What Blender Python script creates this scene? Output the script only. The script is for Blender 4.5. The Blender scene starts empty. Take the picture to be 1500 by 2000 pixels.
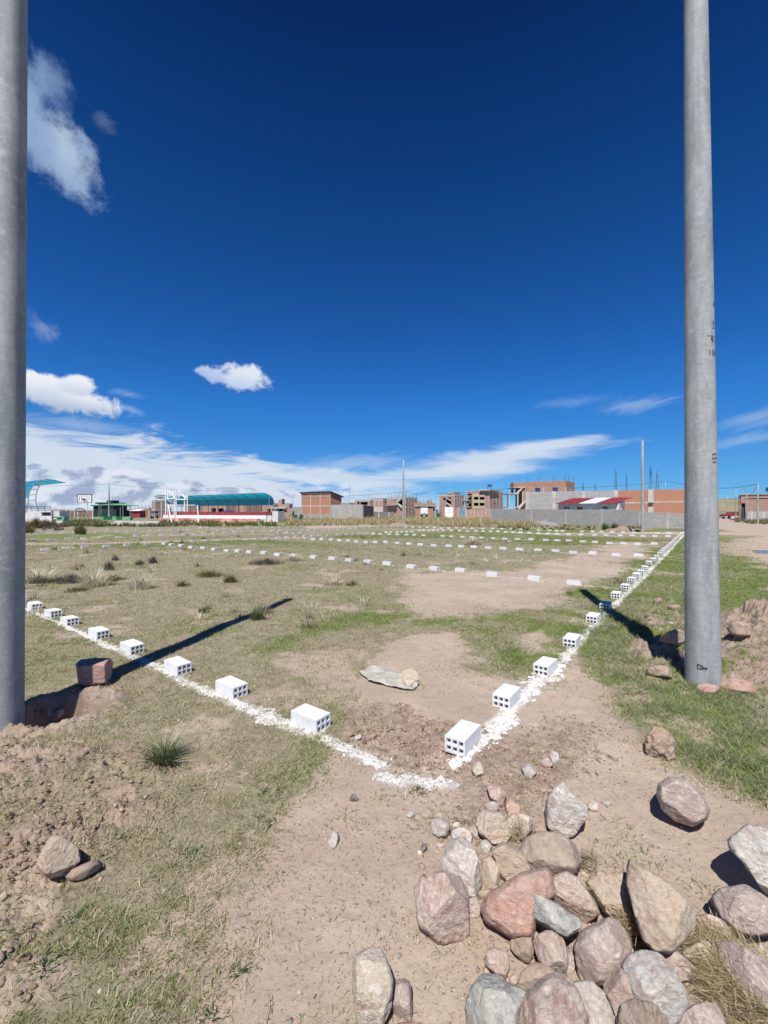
import bpy, bmesh, math, random
import numpy as np
from mathutils import Vector

rnd = random.Random(7)
R = math.radians
SC = bpy.context.scene
COL = SC.collection

SKYK = 0.14      # strength of the sky light

# ------------------------------------------------------------------ camera
EYE = 1.6
F = 835.0                      # focal length in pixels of a 1500 wide frame
cd = bpy.data.cameras.new("camera")
cam = bpy.data.objects.new("camera", cd)
COL.objects.link(cam)
cam.location = (0, 0, EYE)
cam.rotation_euler = (R(90), 0, 0)
cd.sensor_fit = 'HORIZONTAL'
cd.sensor_width = 36
cd.lens = 36 * F / 1500
cd.shift_y = -2 / 1500
cd.clip_start = 0.05
cd.clip_end = 12000
SC.camera = cam
SC.render.resolution_x = 768
SC.render.resolution_y = 1024

# ------------------------------------------------------------------ view
SC.view_settings.view_transform = 'Standard'
SC.view_settings.look = 'None'
SC.view_settings.exposure = 0.35
SC.view_settings.gamma = 1

# ------------------------------------------------------------------ sun
SUN_EL = 56.5
sh = Vector((0.23, 0.973, 0)).normalized()      # the way shadows fall
sun_dir = Vector((-sh.x * math.cos(R(SUN_EL)), -sh.y * math.cos(R(SUN_EL)), math.sin(R(SUN_EL))))
sd = bpy.data.lights.new("sun", 'SUN')
sd.energy = 4.6
sd.angle = R(0.5)
sd.color = (1.0, 0.96, 0.90)
sun = bpy.data.objects.new("sun", sd)
COL.objects.link(sun)
sun.location = (-5, -20, 30)
sun.rotation_euler = sun_dir.to_track_quat('Z', 'Y').to_euler()


# ------------------------------------------------------------------ node helper
class NT:
    def __init__(self, tree):
        self.t = tree
        self.n = tree.nodes
        self.l = tree.links

    def node(self, typ, **kw):
        nd = self.n.new(typ)
        for k, v in kw.items():
            setattr(nd, k, v)
        return nd

    def put(self, sock, v):
        if hasattr(v, 'links') or isinstance(v, bpy.types.NodeSocket):
            self.l.new(v, sock)
        else:
            if sock.type == 'RGBA' and isinstance(v, (tuple, list)) and len(v) == 3:
                v = (*v, 1)
            sock.default_value = v

    def m(self, op, a, b=0.0, c=0.0, clamp=False):
        nd = self.node('ShaderNodeMath', operation=op)
        nd.use_clamp = clamp
        self.put(nd.inputs[0], a)
        self.put(nd.inputs[1], b)
        if op in ('MULTIPLY_ADD', 'WRAP', 'SMOOTH_MIN', 'SMOOTH_MAX'):
            self.put(nd.inputs[2], c)
        return nd.outputs[0]

    def ss(self, x, lo, hi, t0=0.0, t1=1.0):
        nd = self.node('ShaderNodeMapRange', interpolation_type='SMOOTHSTEP')
        self.put(nd.inputs[0], x)
        nd.inputs[1].default_value = lo
        nd.inputs[2].default_value = hi
        nd.inputs[3].default_value = t0
        nd.inputs[4].default_value = t1
        return nd.outputs[0]

    def mix(self, f, a, b, mode='MIX'):
        nd = self.node('ShaderNodeMix', data_type='RGBA', blend_type=mode)
        self.put(nd.inputs[0], f)
        self.put(nd.inputs[6], a)
        self.put(nd.inputs[7], b)
        return nd.outputs[2]

    def noise(self, vec, scale, detail=4, rough=0.5, dist=0.0, w=None):
        nd = self.node('ShaderNodeTexNoise')
        if w is not None:
            nd.noise_dimensions = '4D'
            self.put(nd.inputs['W'], w)
        self.put(nd.inputs['Vector'], vec)
        nd.inputs['Scale'].default_value = scale
        nd.inputs['Detail'].default_value = detail
        nd.inputs['Roughness'].default_value = rough
        nd.inputs['Distortion'].default_value = dist
        return nd.outputs[0]

    def comb(self, x, y, z=0.0):
        nd = self.node('ShaderNodeCombineXYZ')
        for i, v in enumerate((x, y, z)):
            self.put(nd.inputs[i], v)
        return nd.outputs[0]


# ------------------------------------------------------------------ sky
wd = bpy.data.worlds.new("World")
SC.world = wd
wd.use_nodes = True
W = NT(wd.node_tree)
W.n.clear()
wout = W.node('ShaderNodeOutputWorld')
sky = W.node('ShaderNodeTexSky', sky_type='NISHITA')
sky.sun_disc = False
sky.sun_elevation = R(SUN_EL)
sky.sun_rotation = math.atan2(sun_dir.x, sun_dir.y)
sky.altitude = 3800
sky.air_density = 1.0
sky.dust_density = 0.3
sky.ozone_density = 2.0
tc = W.node('ShaderNodeTexCoord')
sep = W.node('ShaderNodeSeparateXYZ')
W.put(sep.inputs[0], tc.outputs['Generated'])
az = W.m('ARCTAN2', sep.outputs[0], sep.outputs[1])
el = W.m('MAXIMUM', W.m('ARCSINE', sep.outputs[2]), 0.0)
# clear highland air seen away from the sun: deeper and bluer overhead
ramp = W.node('ShaderNodeValToRGB')
W.put(ramp.inputs[0], W.m('DIVIDE', el, R(90), clamp=True))
cr = ramp.color_ramp
stops = ((0.0, (.27, .59, .95)), (2.2, (.28, .61, .91)), (5.5, (.28, .70, 1.04)), (13.3, (.21, .81, 1.39)),
         (19.6, (.17, .73, 1.37)), (30.8, (.12, .60, 1.17)), (41.9, (.077, .42, .93)), (49.5, (.056, .263, .65)),
         (90.0, (.05, .24, .60)))
for i, (p, c) in enumerate(stops):
    e = cr.elements[i] if i < 2 else cr.elements.new(p / 90)
    e.position = p / 90
    e.color = (c[0] / 1.4, c[1] / 1.4, c[2] / 1.4, 1)
blue = W.mix(1.0, sky.outputs[0], ramp.outputs[0], 'MULTIPLY')
blue = W.mix(1.0, blue, (SKYK, SKYK, SKYK), "MULTIPLY")


def azel(px, py):
    dx, dz = (px - 750) / F, -(py - 998) / F
    return math.atan2(dx, 1), math.atan2(dz, math.hypot(dx, 1))


def blob(px, py, rx, ry, tilt, lo, hi, noise, amp, peak=1.0):
    """one cloud: an ellipse on the sky broken up by noise"""
    a0, e0 = azel(px, py)
    ca = math.cos(a0)
    ra, re = rx / F * ca * ca, ry / F * ca
    t = R(tilt)
    da = W.m('SUBTRACT', az, a0)
    de = W.m('SUBTRACT', el, e0)
    u = W.m('ADD', W.m('MULTIPLY', da, math.cos(t) / ra), W.m('MULTIPLY', de, math.sin(t) / ra))
    v = W.m('ADD', W.m('MULTIPLY', da, -math.sin(t) / re), W.m('MULTIPLY', de, math.cos(t) / re))
    d = W.m('SQRT', W.m('ADD', W.m('MULTIPLY', u, u), W.m('MULTIPLY', v, v)))
    x = W.m('ADD', W.m('SUBTRACT', 1.0, d), W.m('MULTIPLY', W.m('SUBTRACT', noise, 0.5), amp))
    return W.ss(x, lo, hi, 0.0, peak), v


vec = W.comb(az, el)
n_puff = W.noise(vec, 22, 9, 0.66, 0.35)
n_soft = W.noise(vec, 11, 6, 0.6, 0.8)
vstr = W.comb(W.m('MULTIPLY', az, 1.0), W.m('MULTIPLY', el, 5.5))
n_str = W.noise(vstr, 6, 9, 0.62, 0.7)
vwsp = W.comb(W.m('MULTIPLY', az, 1.0), W.m('ADD', W.m('MULTIPLY', el, 3.5), W.m('MULTIPLY', az, -0.8)))
n_wsp = W.noise(vwsp, 9, 8, 0.65, 1.2)
skycol = blue


def lay(dens, col):
    global skycol
    skycol = W.mix(dens, skycol, col)


# thin streaks on the right
for a in ((1250, 790, 150, 24, 4, 0.15, 1.2, n_wsp, 1.8, 0.33), (1120, 785, 120, 18, 2, 0.2, 1.2, n_wsp, 1.8, 0.16),
          (1480, 815, 130, 22, 12, 0.1, 1.1, n_wsp, 1.6, 0.36), (1460, 858, 130, 16, 8, 0.1, 1.1, n_wsp, 1.6, 0.30),
          (700, 905, 180, 24, 3, 0.1, 1.0, n_wsp, 1.6, 0.45), (150, 830, 240, 26, 0, 0.1, 1.2, n_wsp, 1.5, 0.40),
          (250, 770, 50, 12, 0, 0.1, 1.0, n_wsp, 1.5, 0.30), (80, 640, 60, 30, -30, 0.25, 1.1, n_puff, 2.4, 0.24),
          (200, 232, 36, 22, -20, 0.2, 1.2, n_wsp, 2.2, 0.12), (255, 800, 50, 14, -15, 0.1, 1.0, n_wsp, 1.5, 0.40)):
    lay(blob(*a)[0], (0.60, 0.72, 0.86))
# broad layer low on the left and its tongue to the right
e_top = W.ss(az, -0.62, 0.10, 0.172, 0.060)
xx = W.m('ADD', W.m('MULTIPLY', W.m('SUBTRACT', e_top, el), 12.0), W.m('MULTIPLY', W.m('SUBTRACT', n_str, 0.5), 2.9))
side = W.ss(az, -0.10, 0.34, 1.0, 0.0)
band = W.m('MULTIPLY', W.ss(xx, 0.0, 0.62, 0.0, 0.93), side)
lay(band, W.mix(n_soft, (0.60, 0.70, 0.84), (0.74, 0.80, 0.88)))
for a in ((970, 898, 250, 36, 5.0, 0.06, 0.75, n_str, 1.5, 0.90), (1080, 868, 150, 15, 5, 0.1, 0.8, n_str, 1.5, 0.80),
          (860, 925, 190, 22, 1, 0.05, 0.8, n_str, 1.4, 0.80), (660, 935, 260, 26, -5, 0.05, 0.7, n_str, 1.4, 0.85)):
    lay(blob(*a)[0], (0.66, 0.75, 0.86))
# low pale air over the roofs on the left, clear blue on the right
lay(W.m('MULTIPLY', W.ss(el, 0.0, 0.055, 0.62, 0.0), W.ss(az, -0.25, 0.22, 1.0, 0.0)), (0.52, 0.66, 0.86))
# grey cumulus along the left horizon
vc = W.comb(W.m('MULTIPLY', az, 1.0), W.m('MULTIPLY', el, 1.5))
n_c = W.noise(vc, 20, 7, 0.55, 0.2)
n_c2 = W.noise(W.comb(W.m('ADD', az, 0.012), W.m('ADD', W.m('MULTIPLY', el, 1.5), -0.03)), 20, 7, 0.55, 0.2)
relief = W.ss(W.m('SUBTRACT', n_c, n_c2), -0.12, 0.14, 0.0, 1.0)
ccol = W.mix(relief, (0.74, 0.80, 0.90), (0.34, 0.42, 0.60))
for a in ((100, 955, 150, 38, -4, 0.10, 0.28, n_c, 2.1, 0.90), (200, 930, 60, 22, 8, 0.1, 0.26, n_c, 1.8, 0.9),
          (255, 925, 55, 16, -8, 0.12, 0.28, n_c, 1.9, 0.9), (330, 953, 90, 16, 6, 0.12, 0.28, n_c, 2.0, 0.9),
          (440, 962, 160, 12, 0, 0.2, 0.36, n_c, 2.4, 0.75), (150, 975, 240, 26, 0, 0.05, 0.4, n_c, 1.6, 0.85),
          (600, 965, 170, 9, 0, 0.25, 0.42, n_c, 2.4, 0.6)):
    lay(blob(*a)[0], ccol)
# fair weather puffs
for (a, col_lo, col_hi) in (
        ((112, 300, 122, 60, -26, 0.0, 0.66, n_puff, 1.6, 0.97), (0.30, 0.42, 0.62), (0.44, 0.56, 0.72)),
        ((68, 225, 58, 96, 12, 0.03, 0.80, n_puff, 1.6, 0.82), (0.22, 0.34, 0.56), (0.30, 0.44, 0.66)),
        ((98, 165, 62, 46, -20, 0.05, 0.9, n_puff, 1.9, 0.65), (0.20, 0.32, 0.54), (0.24, 0.36, 0.58)),
        ((165, 288, 40, 20, -25, 0.1, 1.0, n_puff, 1.8, 0.5), (0.20, 0.32, 0.54), (0.24, 0.36, 0.58)),
        ((118, 775, 132, 32, -7, 0.02, 0.40, n_puff, 1.5, 0.97), (0.46, 0.55, 0.70), (0.82, 0.86, 0.92)),
        ((80, 752, 62, 34, 0, 0.05, 0.40, n_puff, 1.4, 0.97), (0.58, 0.66, 0.80), (0.86, 0.90, 0.95)),
        ((150, 752, 46, 26, 0, 0.05, 0.40, n_puff, 1.4, 0.97), (0.58, 0.66, 0.80), (0.86, 0.90, 0.95)),
        ((475, 738, 56, 33, -10, 0.05, 0.50, n_puff, 1.9, 0.93), (0.55, 0.66, 0.84), (0.80, 0.86, 0.94)),
        ((425, 736, 52, 15, -16, 0.1, 0.6, n_puff, 2.2, 0.75), (0.50, 0.62, 0.84), (0.64, 0.74, 0.90))):
    dn, v = blob(*a)
    lay(dn, W.mix(W.ss(v, -0.7, 0.5), col_lo, col_hi))
bg = W.node('ShaderNodeBackground')
W.put(bg.inputs[0], skycol)
bg.inputs[1].default_value = 0.785
W.l.new(bg.outputs[0], wout.inputs[0])
wd.cycles.sampling_method = 'MANUAL'
wd.cycles.sample_map_resolution = 512


# ================================================================== tools
def G(px, py):
    """ground point seen at a pixel of the photograph"""
    y = EYE * F / (py - 998)
    return ((px - 750) / F * y, y)


def WX(px, Y):
    return (px - 750) / F * Y


def WZ(py, Y):
    return EYE - (py - 998) / F * Y


def h2(ix, iy, seed):
    a = (ix.astype(np.int64) * 374761393 + iy.astype(np.int64) * 668265263 + seed * 1442695041) & 0xffffffff
    a = ((a ^ (a >> 13)) * 1274126177) & 0xffffffff
    a = (a ^ (a >> 16)) & 0xffffff
    return a / float(0xffffff)


def vn2(x, y, seed=0):
    ix, iy = np.floor(x), np.floor(y)
    fx, fy = x - ix, y - iy
    fx = fx * fx * fx * (fx * (fx * 6 - 15) + 10)
    fy = fy * fy * fy * (fy * (fy * 6 - 15) + 10)
    a, b = h2(ix, iy, seed), h2(ix + 1, iy, seed)
    c, d = h2(ix, iy + 1, seed), h2(ix + 1, iy + 1, seed)
    return (a + (b - a) * fx) * (1 - fy) + (c + (d - c) * fx) * fy


def fbm2(x, y, octs=4, seed=0, gain=0.5):
    s, amp, tot = 0.0, 1.0, 0.0
    c, sn = math.cos(0.6), math.sin(0.6)
    for o in range(octs):
        s = s + amp * vn2(x, y, seed + o * 17)
        tot += amp
        amp *= gain
        x, y = (x * c - y * sn) * 2.03 + 3.1, (x * sn + y * c) * 2.03 - 1.7
    return s / tot


def h3(ix, iy, iz, seed):
    a = (ix.astype(np.int64) * 374761393 + iy.astype(np.int64) * 668265263 + iz.astype(np.int64) * 2147483647 + seed * 1442695041) & 0xffffffff
    a = ((a ^ (a >> 13)) * 1274126177) & 0xffffffff
    a = (a ^ (a >> 16)) & 0xffffff
    return a / float(0xffffff)


def vn3(p, seed=0):
    i = np.floor(p)
    f = p - i
    f = f * f * (3 - 2 * f)
    x, y, z = i[:, 0], i[:, 1], i[:, 2]
    r = 0
    for dx in (0, 1):
        wx = f[:, 0] if dx else 1 - f[:, 0]
        for dy in (0, 1):
            wy = f[:, 1] if dy else 1 - f[:, 1]
            for dz in (0, 1):
                wz = f[:, 2] if dz else 1 - f[:, 2]
                r = r + wx * wy * wz * h3(x + dx, y + dy, z + dz, seed)
    return r


def fbm3(p, octs=4, seed=0, gain=0.5):
    s, amp, tot = 0.0, 1.0, 0.0
    for o in range(octs):
        s = s + amp * vn3(p, seed + o * 13)
        tot += amp
        amp *= gain
        p = p[:, [1, 2, 0]] * 2.03 + 1.3
    return s / tot


def sst(x, a, b):
    t = np.clip((x - a) / (b - a), 0, 1)
    return t * t * (3 - 2 * t)


def in_poly(X, Y, poly, soft):
    """signed soft inside mask of a polygon given in world metres"""
    P = np.array(poly)
    n = len(P)
    inside = np.zeros(X.shape, bool)
    dist = np.full(X.shape, 1e9)
    for i in range(n):
        x0, y0 = P[i]
        x1, y1 = P[(i + 1) % n]
        cond = ((y0 > Y) != (y1 > Y))
        with np.errstate(divide='ignore', invalid='ignore'):
            xi = (x1 - x0) * (Y - y0) / (y1 - y0 + 1e-12) + x0
        inside ^= cond & (X < xi)
        dx, dy = x1 - x0, y1 - y0
        t = np.clip(((X - x0) * dx + (Y - y0) * dy) / (dx * dx + dy * dy + 1e-12), 0, 1)
        dist = np.minimum(dist, np.hypot(X - x0 - t * dx, Y - y0 - t * dy))
    sgn = np.where(inside, dist, -dist)
    return sst(sgn, -soft, soft)


def ppoly(pts):
    return [G(*p) for p in pts]


# ------------------------------------------------------------------ object helpers
def tag(o, label=None, cat=None, group=None, kind=None):
    if label:
        o["label"] = label
    if cat:
        o["category"] = cat
    if group:
        o["group"] = group
    if kind:
        o["kind"] = kind
    return o


def empty(name, loc=(0, 0, 0), rz=0):
    o = bpy.data.objects.new(name, None)
    o.location = loc
    o.rotation_euler = (0, 0, rz)
    o.empty_display_size = 0.2
    COL.objects.link(o)
    return o


def link(name, me, mat=None, parent=None, loc=None, smooth=False):
    if mat is not None and not me.materials:
        me.materials.append(mat)
    o = bpy.data.objects.new(name, me)
    COL.objects.link(o)
    if parent is not None:
        o.parent = parent
        o.location = -Vector(parent.location)      # parts are built in world metres
        if loc is not None:
            o.location = loc
    elif loc is not None:
        o.location = loc
    if smooth:
        me.polygons.foreach_set('use_smooth', np.ones(len(me.polygons), bool))
    return o


def np_mesh(name, V, Fc, smooth=False):
    """V (n,3), Fc (m,k) -> mesh"""
    me = bpy.data.meshes.new(name)
    V = np.ascontiguousarray(V, dtype=np.float32)
    Fc = np.ascontiguousarray(Fc, dtype=np.int32)
    m, k = Fc.shape
    me.vertices.add(len(V))
    me.vertices.foreach_set('co', V.ravel())
    me.loops.add(m * k)
    me.loops.foreach_set('vertex_index', Fc.ravel())
    me.polygons.add(m)
    me.polygons.foreach_set('loop_start', np.arange(0, m * k, k, dtype=np.int32))
    me.polygons.foreach_set('loop_total', np.full(m, k, dtype=np.int32))
    if smooth:
        me.polygons.foreach_set('use_smooth', np.ones(m, bool))
    me.update(calc_edges=True)
    return me


def vcol(me, name, C):
    a = me.color_attributes.new(name, 'FLOAT_COLOR', 'POINT')
    C = np.ascontiguousarray(C, dtype=np.float32)
    a.data.foreach_set('color', C.ravel())


class MB:
    """collects boxes, bars and panels and links them as one mesh"""

    def __init__(self):
        self.v, self.f = [], []

    def add(self, vs, fs):
        n = len(self.v)
        self.v += [tuple(v) for v in vs]
        self.f += [tuple(i + n for i in f) for f in fs]
        return self

    def hexa(self, b, t):
        """b, t: four bottom and four top corners in the same order"""
        return self.add(list(b) + list(t), [(3, 2, 1, 0), (4, 5, 6, 7), (0, 1, 5, 4), (1, 2, 6, 5), (2, 3, 7, 6), (3, 0, 4, 7)])

    def prism(self, poly, z0, z1, ztop=None):
        n = len(poly)
        b = [(x, y, z0) for x, y in poly]
        t = [(x, y, (ztop[i] if ztop else z1)) for i, (x, y) in enumerate(poly)]
        fs = [tuple(reversed(range(n))), tuple(range(n, 2 * n))]
        fs += [(i, (i + 1) % n, n + (i + 1) % n, n + i) for i in range(n)]
        return self.add(b + t, fs)

    def box(self, x0, x1, y0, y1, z0, z1):
        return self.prism([(x0, y0), (x1, y0), (x1, y1), (x0, y1)], z0, z1)

    def bar(self, a, b, r, n=6, r2=None):
        a, b = Vector(a), Vector(b)
        r2 = r if r2 is None else r2
        d = (b - a)
        if d.length < 1e-6:
            return self
        d.normalize()
        u = d.cross(Vector((0, 0, 1)))
        if u.length < 0.1:
            u = d.cross(Vector((1, 0, 0)))
        u.normalize()
        w = d.cross(u)
        vs = []
        for P, rr in ((a, r), (b, r2)):
            for i in range(n):
                t = 2 * math.pi * i / n
                vs.append(P + (u * math.cos(t) + w * math.sin(t)) * rr)
        fs = [(i, (i + 1) % n, n + (i + 1) % n, n + i) for i in range(n)]
        fs += [tuple(reversed(range(n))), tuple(range(n, 2 * n))]
        return self.add(vs, fs)

    def line(self, pts, r, n=5):
        for a, b in zip(pts[:-1], pts[1:]):
            self.bar(a, b, r, n)
        return self

    def build(self, name, mat, parent=None, smooth=False, uv=True):
        me = bpy.data.meshes.new(name)
        me.from_pydata(self.v, [], self.f)
        me.update()
        if uv:
            bm = bmesh.new()
            bm.from_mesh(me)
            bmesh.ops.recalc_face_normals(bm, faces=bm.faces)
            L = bm.loops.layers.uv.new('UVMap')
            for f in bm.faces:
                n = f.normal
                if abs(n.z) > 0.8:
                    for l in f.loops:
                        l[L].uv = (l.vert.co.x, l.vert.co.y)
                else:
                    t = Vector((-n.y, n.x, 0)).normalized()
                    for l in f.loops:
                        l[L].uv = (l.vert.co.dot(t), l.vert.co.z)
            bm.to_mesh(me)
            bm.free()
        return link(name, me, mat, parent, smooth=smooth)


UL = Vector((-0.8093, 0.5874))     # the way the left chalk line runs
UR = Vector((0.6000, 0.8000))      # the way the right chalk line runs


class Face:
    """a wall plane standing on the ground from p (x, y) along d; pixels give places on it"""

    def __init__(self, p, d):
        self.p = Vector(p)
        self.d = Vector(d).normalized()
        n = Vector((self.d.y, -self.d.x))
        if n.y > 0:
            n = -n
        self.n = n                     # towards the viewer side

    def s(self, px):
        k = (px - 750) / F
        # p.x + s d.x = k (p.y + s d.y)
        return (k * self.p.y - self.p.x) / (self.d.x - k * self.d.y)

    def xy(self, s, out=0.0):
        q = self.p + self.d * s + self.n * out
        return (q.x, q.y)

    def z(self, px, py):
        return WZ(py, self.xy(self.s(px))[1])

    def box(self, mb, s0, s1, z0, z1, out=0.0, th=0.15):
        """box whose front is 'out' proud of the plane"""
        a, b = self.xy(s0, out), self.xy(s1, out)
        c, d = self.xy(s1, out - th), self.xy(s0, out - th)
        mb.prism([a, b, c, d], z0, z1)
        return mb

    def pbox(self, mb, x0, x1, y0, y1, out=0.0, th=0.15, z0=None):
        """box given by pixel edges (x0,x1) and top/bottom (y0,y1)"""
        xm = (x0 + x1) / 2
        return self.box(mb, self.s(x0), self.s(x1), self.z(xm, y1) if z0 is None else z0, self.z(xm, y0), out, th)

    def wall(self, mb, s0, s1, z0, z1, holes=(), th=0.2, out=0.0):
        """wall panel with rectangular openings (s0,s1,z0,z1)"""
        if s0 > s1:
            s0, s1 = s1, s0
        hs = [(min(a, b), max(a, b), min(c, d), max(c, d)) for a, b, c, d in holes]
        cs = sorted({s0, s1} | {v for h in hs for v in h[:2] if s0 < v < s1})
        cz = sorted({z0, z1} | {v for h in hs for v in h[2:] if z0 < v < z1})
        for a, b in zip(cs[:-1], cs[1:]):
            run = None
            for c, d in zip(cz[:-1], cz[1:]):
                ms, mz = (a + b) / 2, (c + d) / 2
                solid = not any(h[0] < ms < h[1] and h[2] < mz < h[3] for h in hs)
                if solid:
                    run = [run[0], d] if run else [c, d]
                if not solid and run:
                    self.box(mb, a, b, run[0], run[1], out, th)
                    run = None
            if run:
                self.box(mb, a, b, run[0], run[1], out, th)
        return mb

    def hole(self, x0, x1, y0, y1):
        xm = (x0 + x1) / 2
        return (self.s(x0), self.s(x1), self.z(xm, y1), self.z(xm, y0))


# ================================================================== materials
MATS = {}


def pmat(name, col, rough=0.8, var=0.15, scale=2.0, bump=0.0, bscale=40.0, metal=0.0, alpha=None, emit=None, col2=None, spec=0.3):
    m = bpy.data.materials.new(name)
    m.use_nodes = True
    T = NT(m.node_tree)
    b = m.node_tree.nodes['Principled BSDF']
    tcn = T.node('ShaderNodeTexCoord')
    oi = T.node('ShaderNodeObjectInfo')
    w = T.m('MULTIPLY', oi.outputs['Random'], 37.0)
    n = T.noise(tcn.outputs['Object'], scale, 6, 0.6, 0.3, w)
    lo = tuple(c * (1 - var) for c in col)
    hi = tuple(min(1, c * (1 + var)) for c in (col2 or col))
    c = T.mix(T.ss(n, 0.3, 0.7), lo, hi)
    T.put(b.inputs['Base Color'], c)
    b.inputs['Roughness'].default_value = rough
    b.inputs['Metallic'].default_value = metal
    b.inputs['Specular IOR Level'].default_value = spec
    if bump:
        bp = T.node('ShaderNodeBump')
        bp.inputs['Strength'].default_value = bump
        bp.inputs['Distance'].default_value = 0.02
        T.put(bp.inputs['Height'], T.noise(tcn.outputs['Object'], bscale, 5, 0.6, 0.0, w))
        T.put(b.inputs['Normal'], bp.outputs[0])
    if alpha is not None:
        b.inputs['Alpha'].default_value = alpha
    MATS[name] = m
    return m


def brickmat(name, c1, c2, mortar, bw=0.24, bh=0.12, ms=0.02, stain=0.25, stain_col=(0.35, 0.32, 0.30), rough=0.9):
    m = bpy.data.materials.new(name)
    m.use_nodes = True
    T = NT(m.node_tree)
    b = m.node_tree.nodes['Principled BSDF']
    uv = T.node('ShaderNodeUVMap')
    tcn = T.node('ShaderNodeTexCoord')
    br = T.node('ShaderNodeTexBrick')
    T.put(br.inputs['Vector'], uv.outputs[0])
    T.put(br.inputs['Color1'], c1)
    T.put(br.inputs['Color2'], c2)
    T.put(br.inputs['Mortar'], mortar)
    br.inputs['Scale'].default_value = 1.0
    br.inputs['Mortar Size'].default_value = ms
    br.inputs['Brick Width'].default_value = bw
    br.inputs['Row Height'].default_value = bh
    br.inputs['Bias'].default_value = 0.0
    n = T.noise(tcn.outputs['Object'], 0.9, 7, 0.65, 0.4)
    n2 = T.noise(tcn.outputs['Object'], 5.0, 4, 0.6)
    c = T.mix(T.ss(n, 0.42, 0.75, 0.0, stain), br.outputs[0], stain_col)
    c = T.mix(T.ss(n2, 0.3, 0.7, 0.0, 0.30), c, T.mix(1.0, c, (0.6, 0.6, 0.6), 'MULTIPLY'))
    T.put(b.inputs['Base Color'], c)
    b.inputs['Roughness'].default_value = rough
    b.inputs['Specular IOR Level'].default_value = 0.2
    bp = T.node('ShaderNodeBump')
    bp.inputs['Strength'].default_value = 0.5
    bp.inputs['Distance'].default_value = 0.01
    T.put(bp.inputs['Height'], T.m('SUBTRACT', 1.0, br.outputs[1]))
    T.put(b.inputs['Normal'], bp.outputs[0])
    MATS[name] = m
    return m


M_brick = brickmat('orange_brick', (0.52, 0.19, 0.105), (0.43, 0.155, 0.085), (0.44, 0.30, 0.22), stain=0.3, stain_col=(0.50, 0.30, 0.22))
M_pink = brickmat('pale_brick', (0.46, 0.25, 0.19), (0.36, 0.18, 0.135), (0.44, 0.35, 0.30), stain=0.5, stain_col=(0.44, 0.34, 0.30))
M_brown = brickmat('brown_brick', (0.29, 0.15, 0.11), (0.24, 0.125, 0.09), (0.30, 0.23, 0.19), stain=0.5, stain_col=(0.27, 0.21, 0.18))
M_block = brickmat('grey_block', (0.47, 0.455, 0.44), (0.39, 0.38, 0.37), (0.31, 0.30, 0.295), bw=0.42, bh=0.21, ms=0.018, stain=0.4, stain_col=(0.52, 0.50, 0.46))
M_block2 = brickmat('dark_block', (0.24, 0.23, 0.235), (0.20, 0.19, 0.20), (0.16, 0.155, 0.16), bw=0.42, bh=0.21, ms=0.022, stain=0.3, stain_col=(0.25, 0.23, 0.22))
M_conc = pmat('concrete', (0.50, 0.47, 0.435), 0.9, 0.15, 1.5)
M_concd = pmat('weathered_concrete', (0.33, 0.31, 0.29), 0.9, 0.2, 1.5)
M_cream = pmat('cream_render', (0.47, 0.42, 0.29), 0.9, 0.1, 1.0)
M_white = pmat('white_paint', (0.78, 0.79, 0.80), 0.6, 0.06, 2.0)
M_whited = pmat('dirty_white', (0.62, 0.62, 0.63), 0.7, 0.15, 1.5)
M_dark = pmat('dark_room', (0.02, 0.02, 0.022), 0.9, 0.2)  # near black; on inner walls it stands in for the shade of rooms
M_blue = pmat('blue_sheet', (0.03, 0.07, 0.26), 0.5, 0.2)
M_bluegrey = pmat('blue_grey_metal', (0.22, 0.27, 0.36), 0.6, 0.15, 1.5)
M_red = pmat('red_paint', (0.34, 0.055, 0.075), 0.7, 0.25, 3.0)
M_pred = pmat('faded_red_paint', (0.55, 0.15, 0.13), 0.8, 0.30, 0.8, col2=(0.62, 0.36, 0.32))
M_dred = pmat('dark_red_paint', (0.26, 0.045, 0.05), 0.6, 0.3, 2.0)
M_green = pmat('green_paint', (0.02, 0.12, 0.07), 0.6, 0.2)
M_lgreen = pmat('pale_green_paint', (0.16, 0.38, 0.21), 0.7, 0.15)
M_dgreen = pmat('dark_green_paint', (0.012, 0.045, 0.035), 0.7, 0.25)
M_steel = pmat('grey_steel', (0.33, 0.36, 0.40), 0.5, 0.1, metal=0.3)
M_dsteel = pmat('dark_steel', (0.05, 0.06, 0.08), 0.5, 0.2)
M_rust = pmat('rebar', (0.05, 0.055, 0.07), 0.7, 0.2)
M_glass = pmat('window_glass', (0.05, 0.06, 0.07), 0.1, 0.1, spec=0.6)
M_rubber = pmat('tyre_rubber', (0.02, 0.02, 0.02), 0.8, 0.1)
M_wire = pmat('black_cable', (0.02, 0.02, 0.025), 0.6, 0.1)
M_beige = pmat('beige_metal', (0.55, 0.50, 0.40), 0.7, 0.12)
M_gravel = pmat('gravel_heap', (0.27, 0.25, 0.24), 1.0, 0.2, 8.0, bump=0.6, bscale=30)


def teal_mat():
    m = bpy.data.materials.new('teal_sheet')
    m.use_nodes = True
    T = NT(m.node_tree)
    b = m.node_tree.nodes['Principled BSDF']
    T.put(b.inputs['Base Color'], (0.01, 0.34, 0.50))
    b.inputs['Roughness'].default_value = 0.25
    tr = T.node('ShaderNodeBsdfTranslucent')
    T.put(tr.inputs[0], (0.01, 0.60, 0.80))
    mx = T.node('ShaderNodeMixShader')
    mx.inputs[0].default_value = 0.45
    T.l.new(b.outputs[0], mx.inputs[1])
    T.l.new(tr.outputs[0], mx.inputs[2])
    T.l.new(mx.outputs[0], m.node_tree.nodes['Material Output'].inputs[0])
    return m


M_teal = teal_mat()


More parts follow.
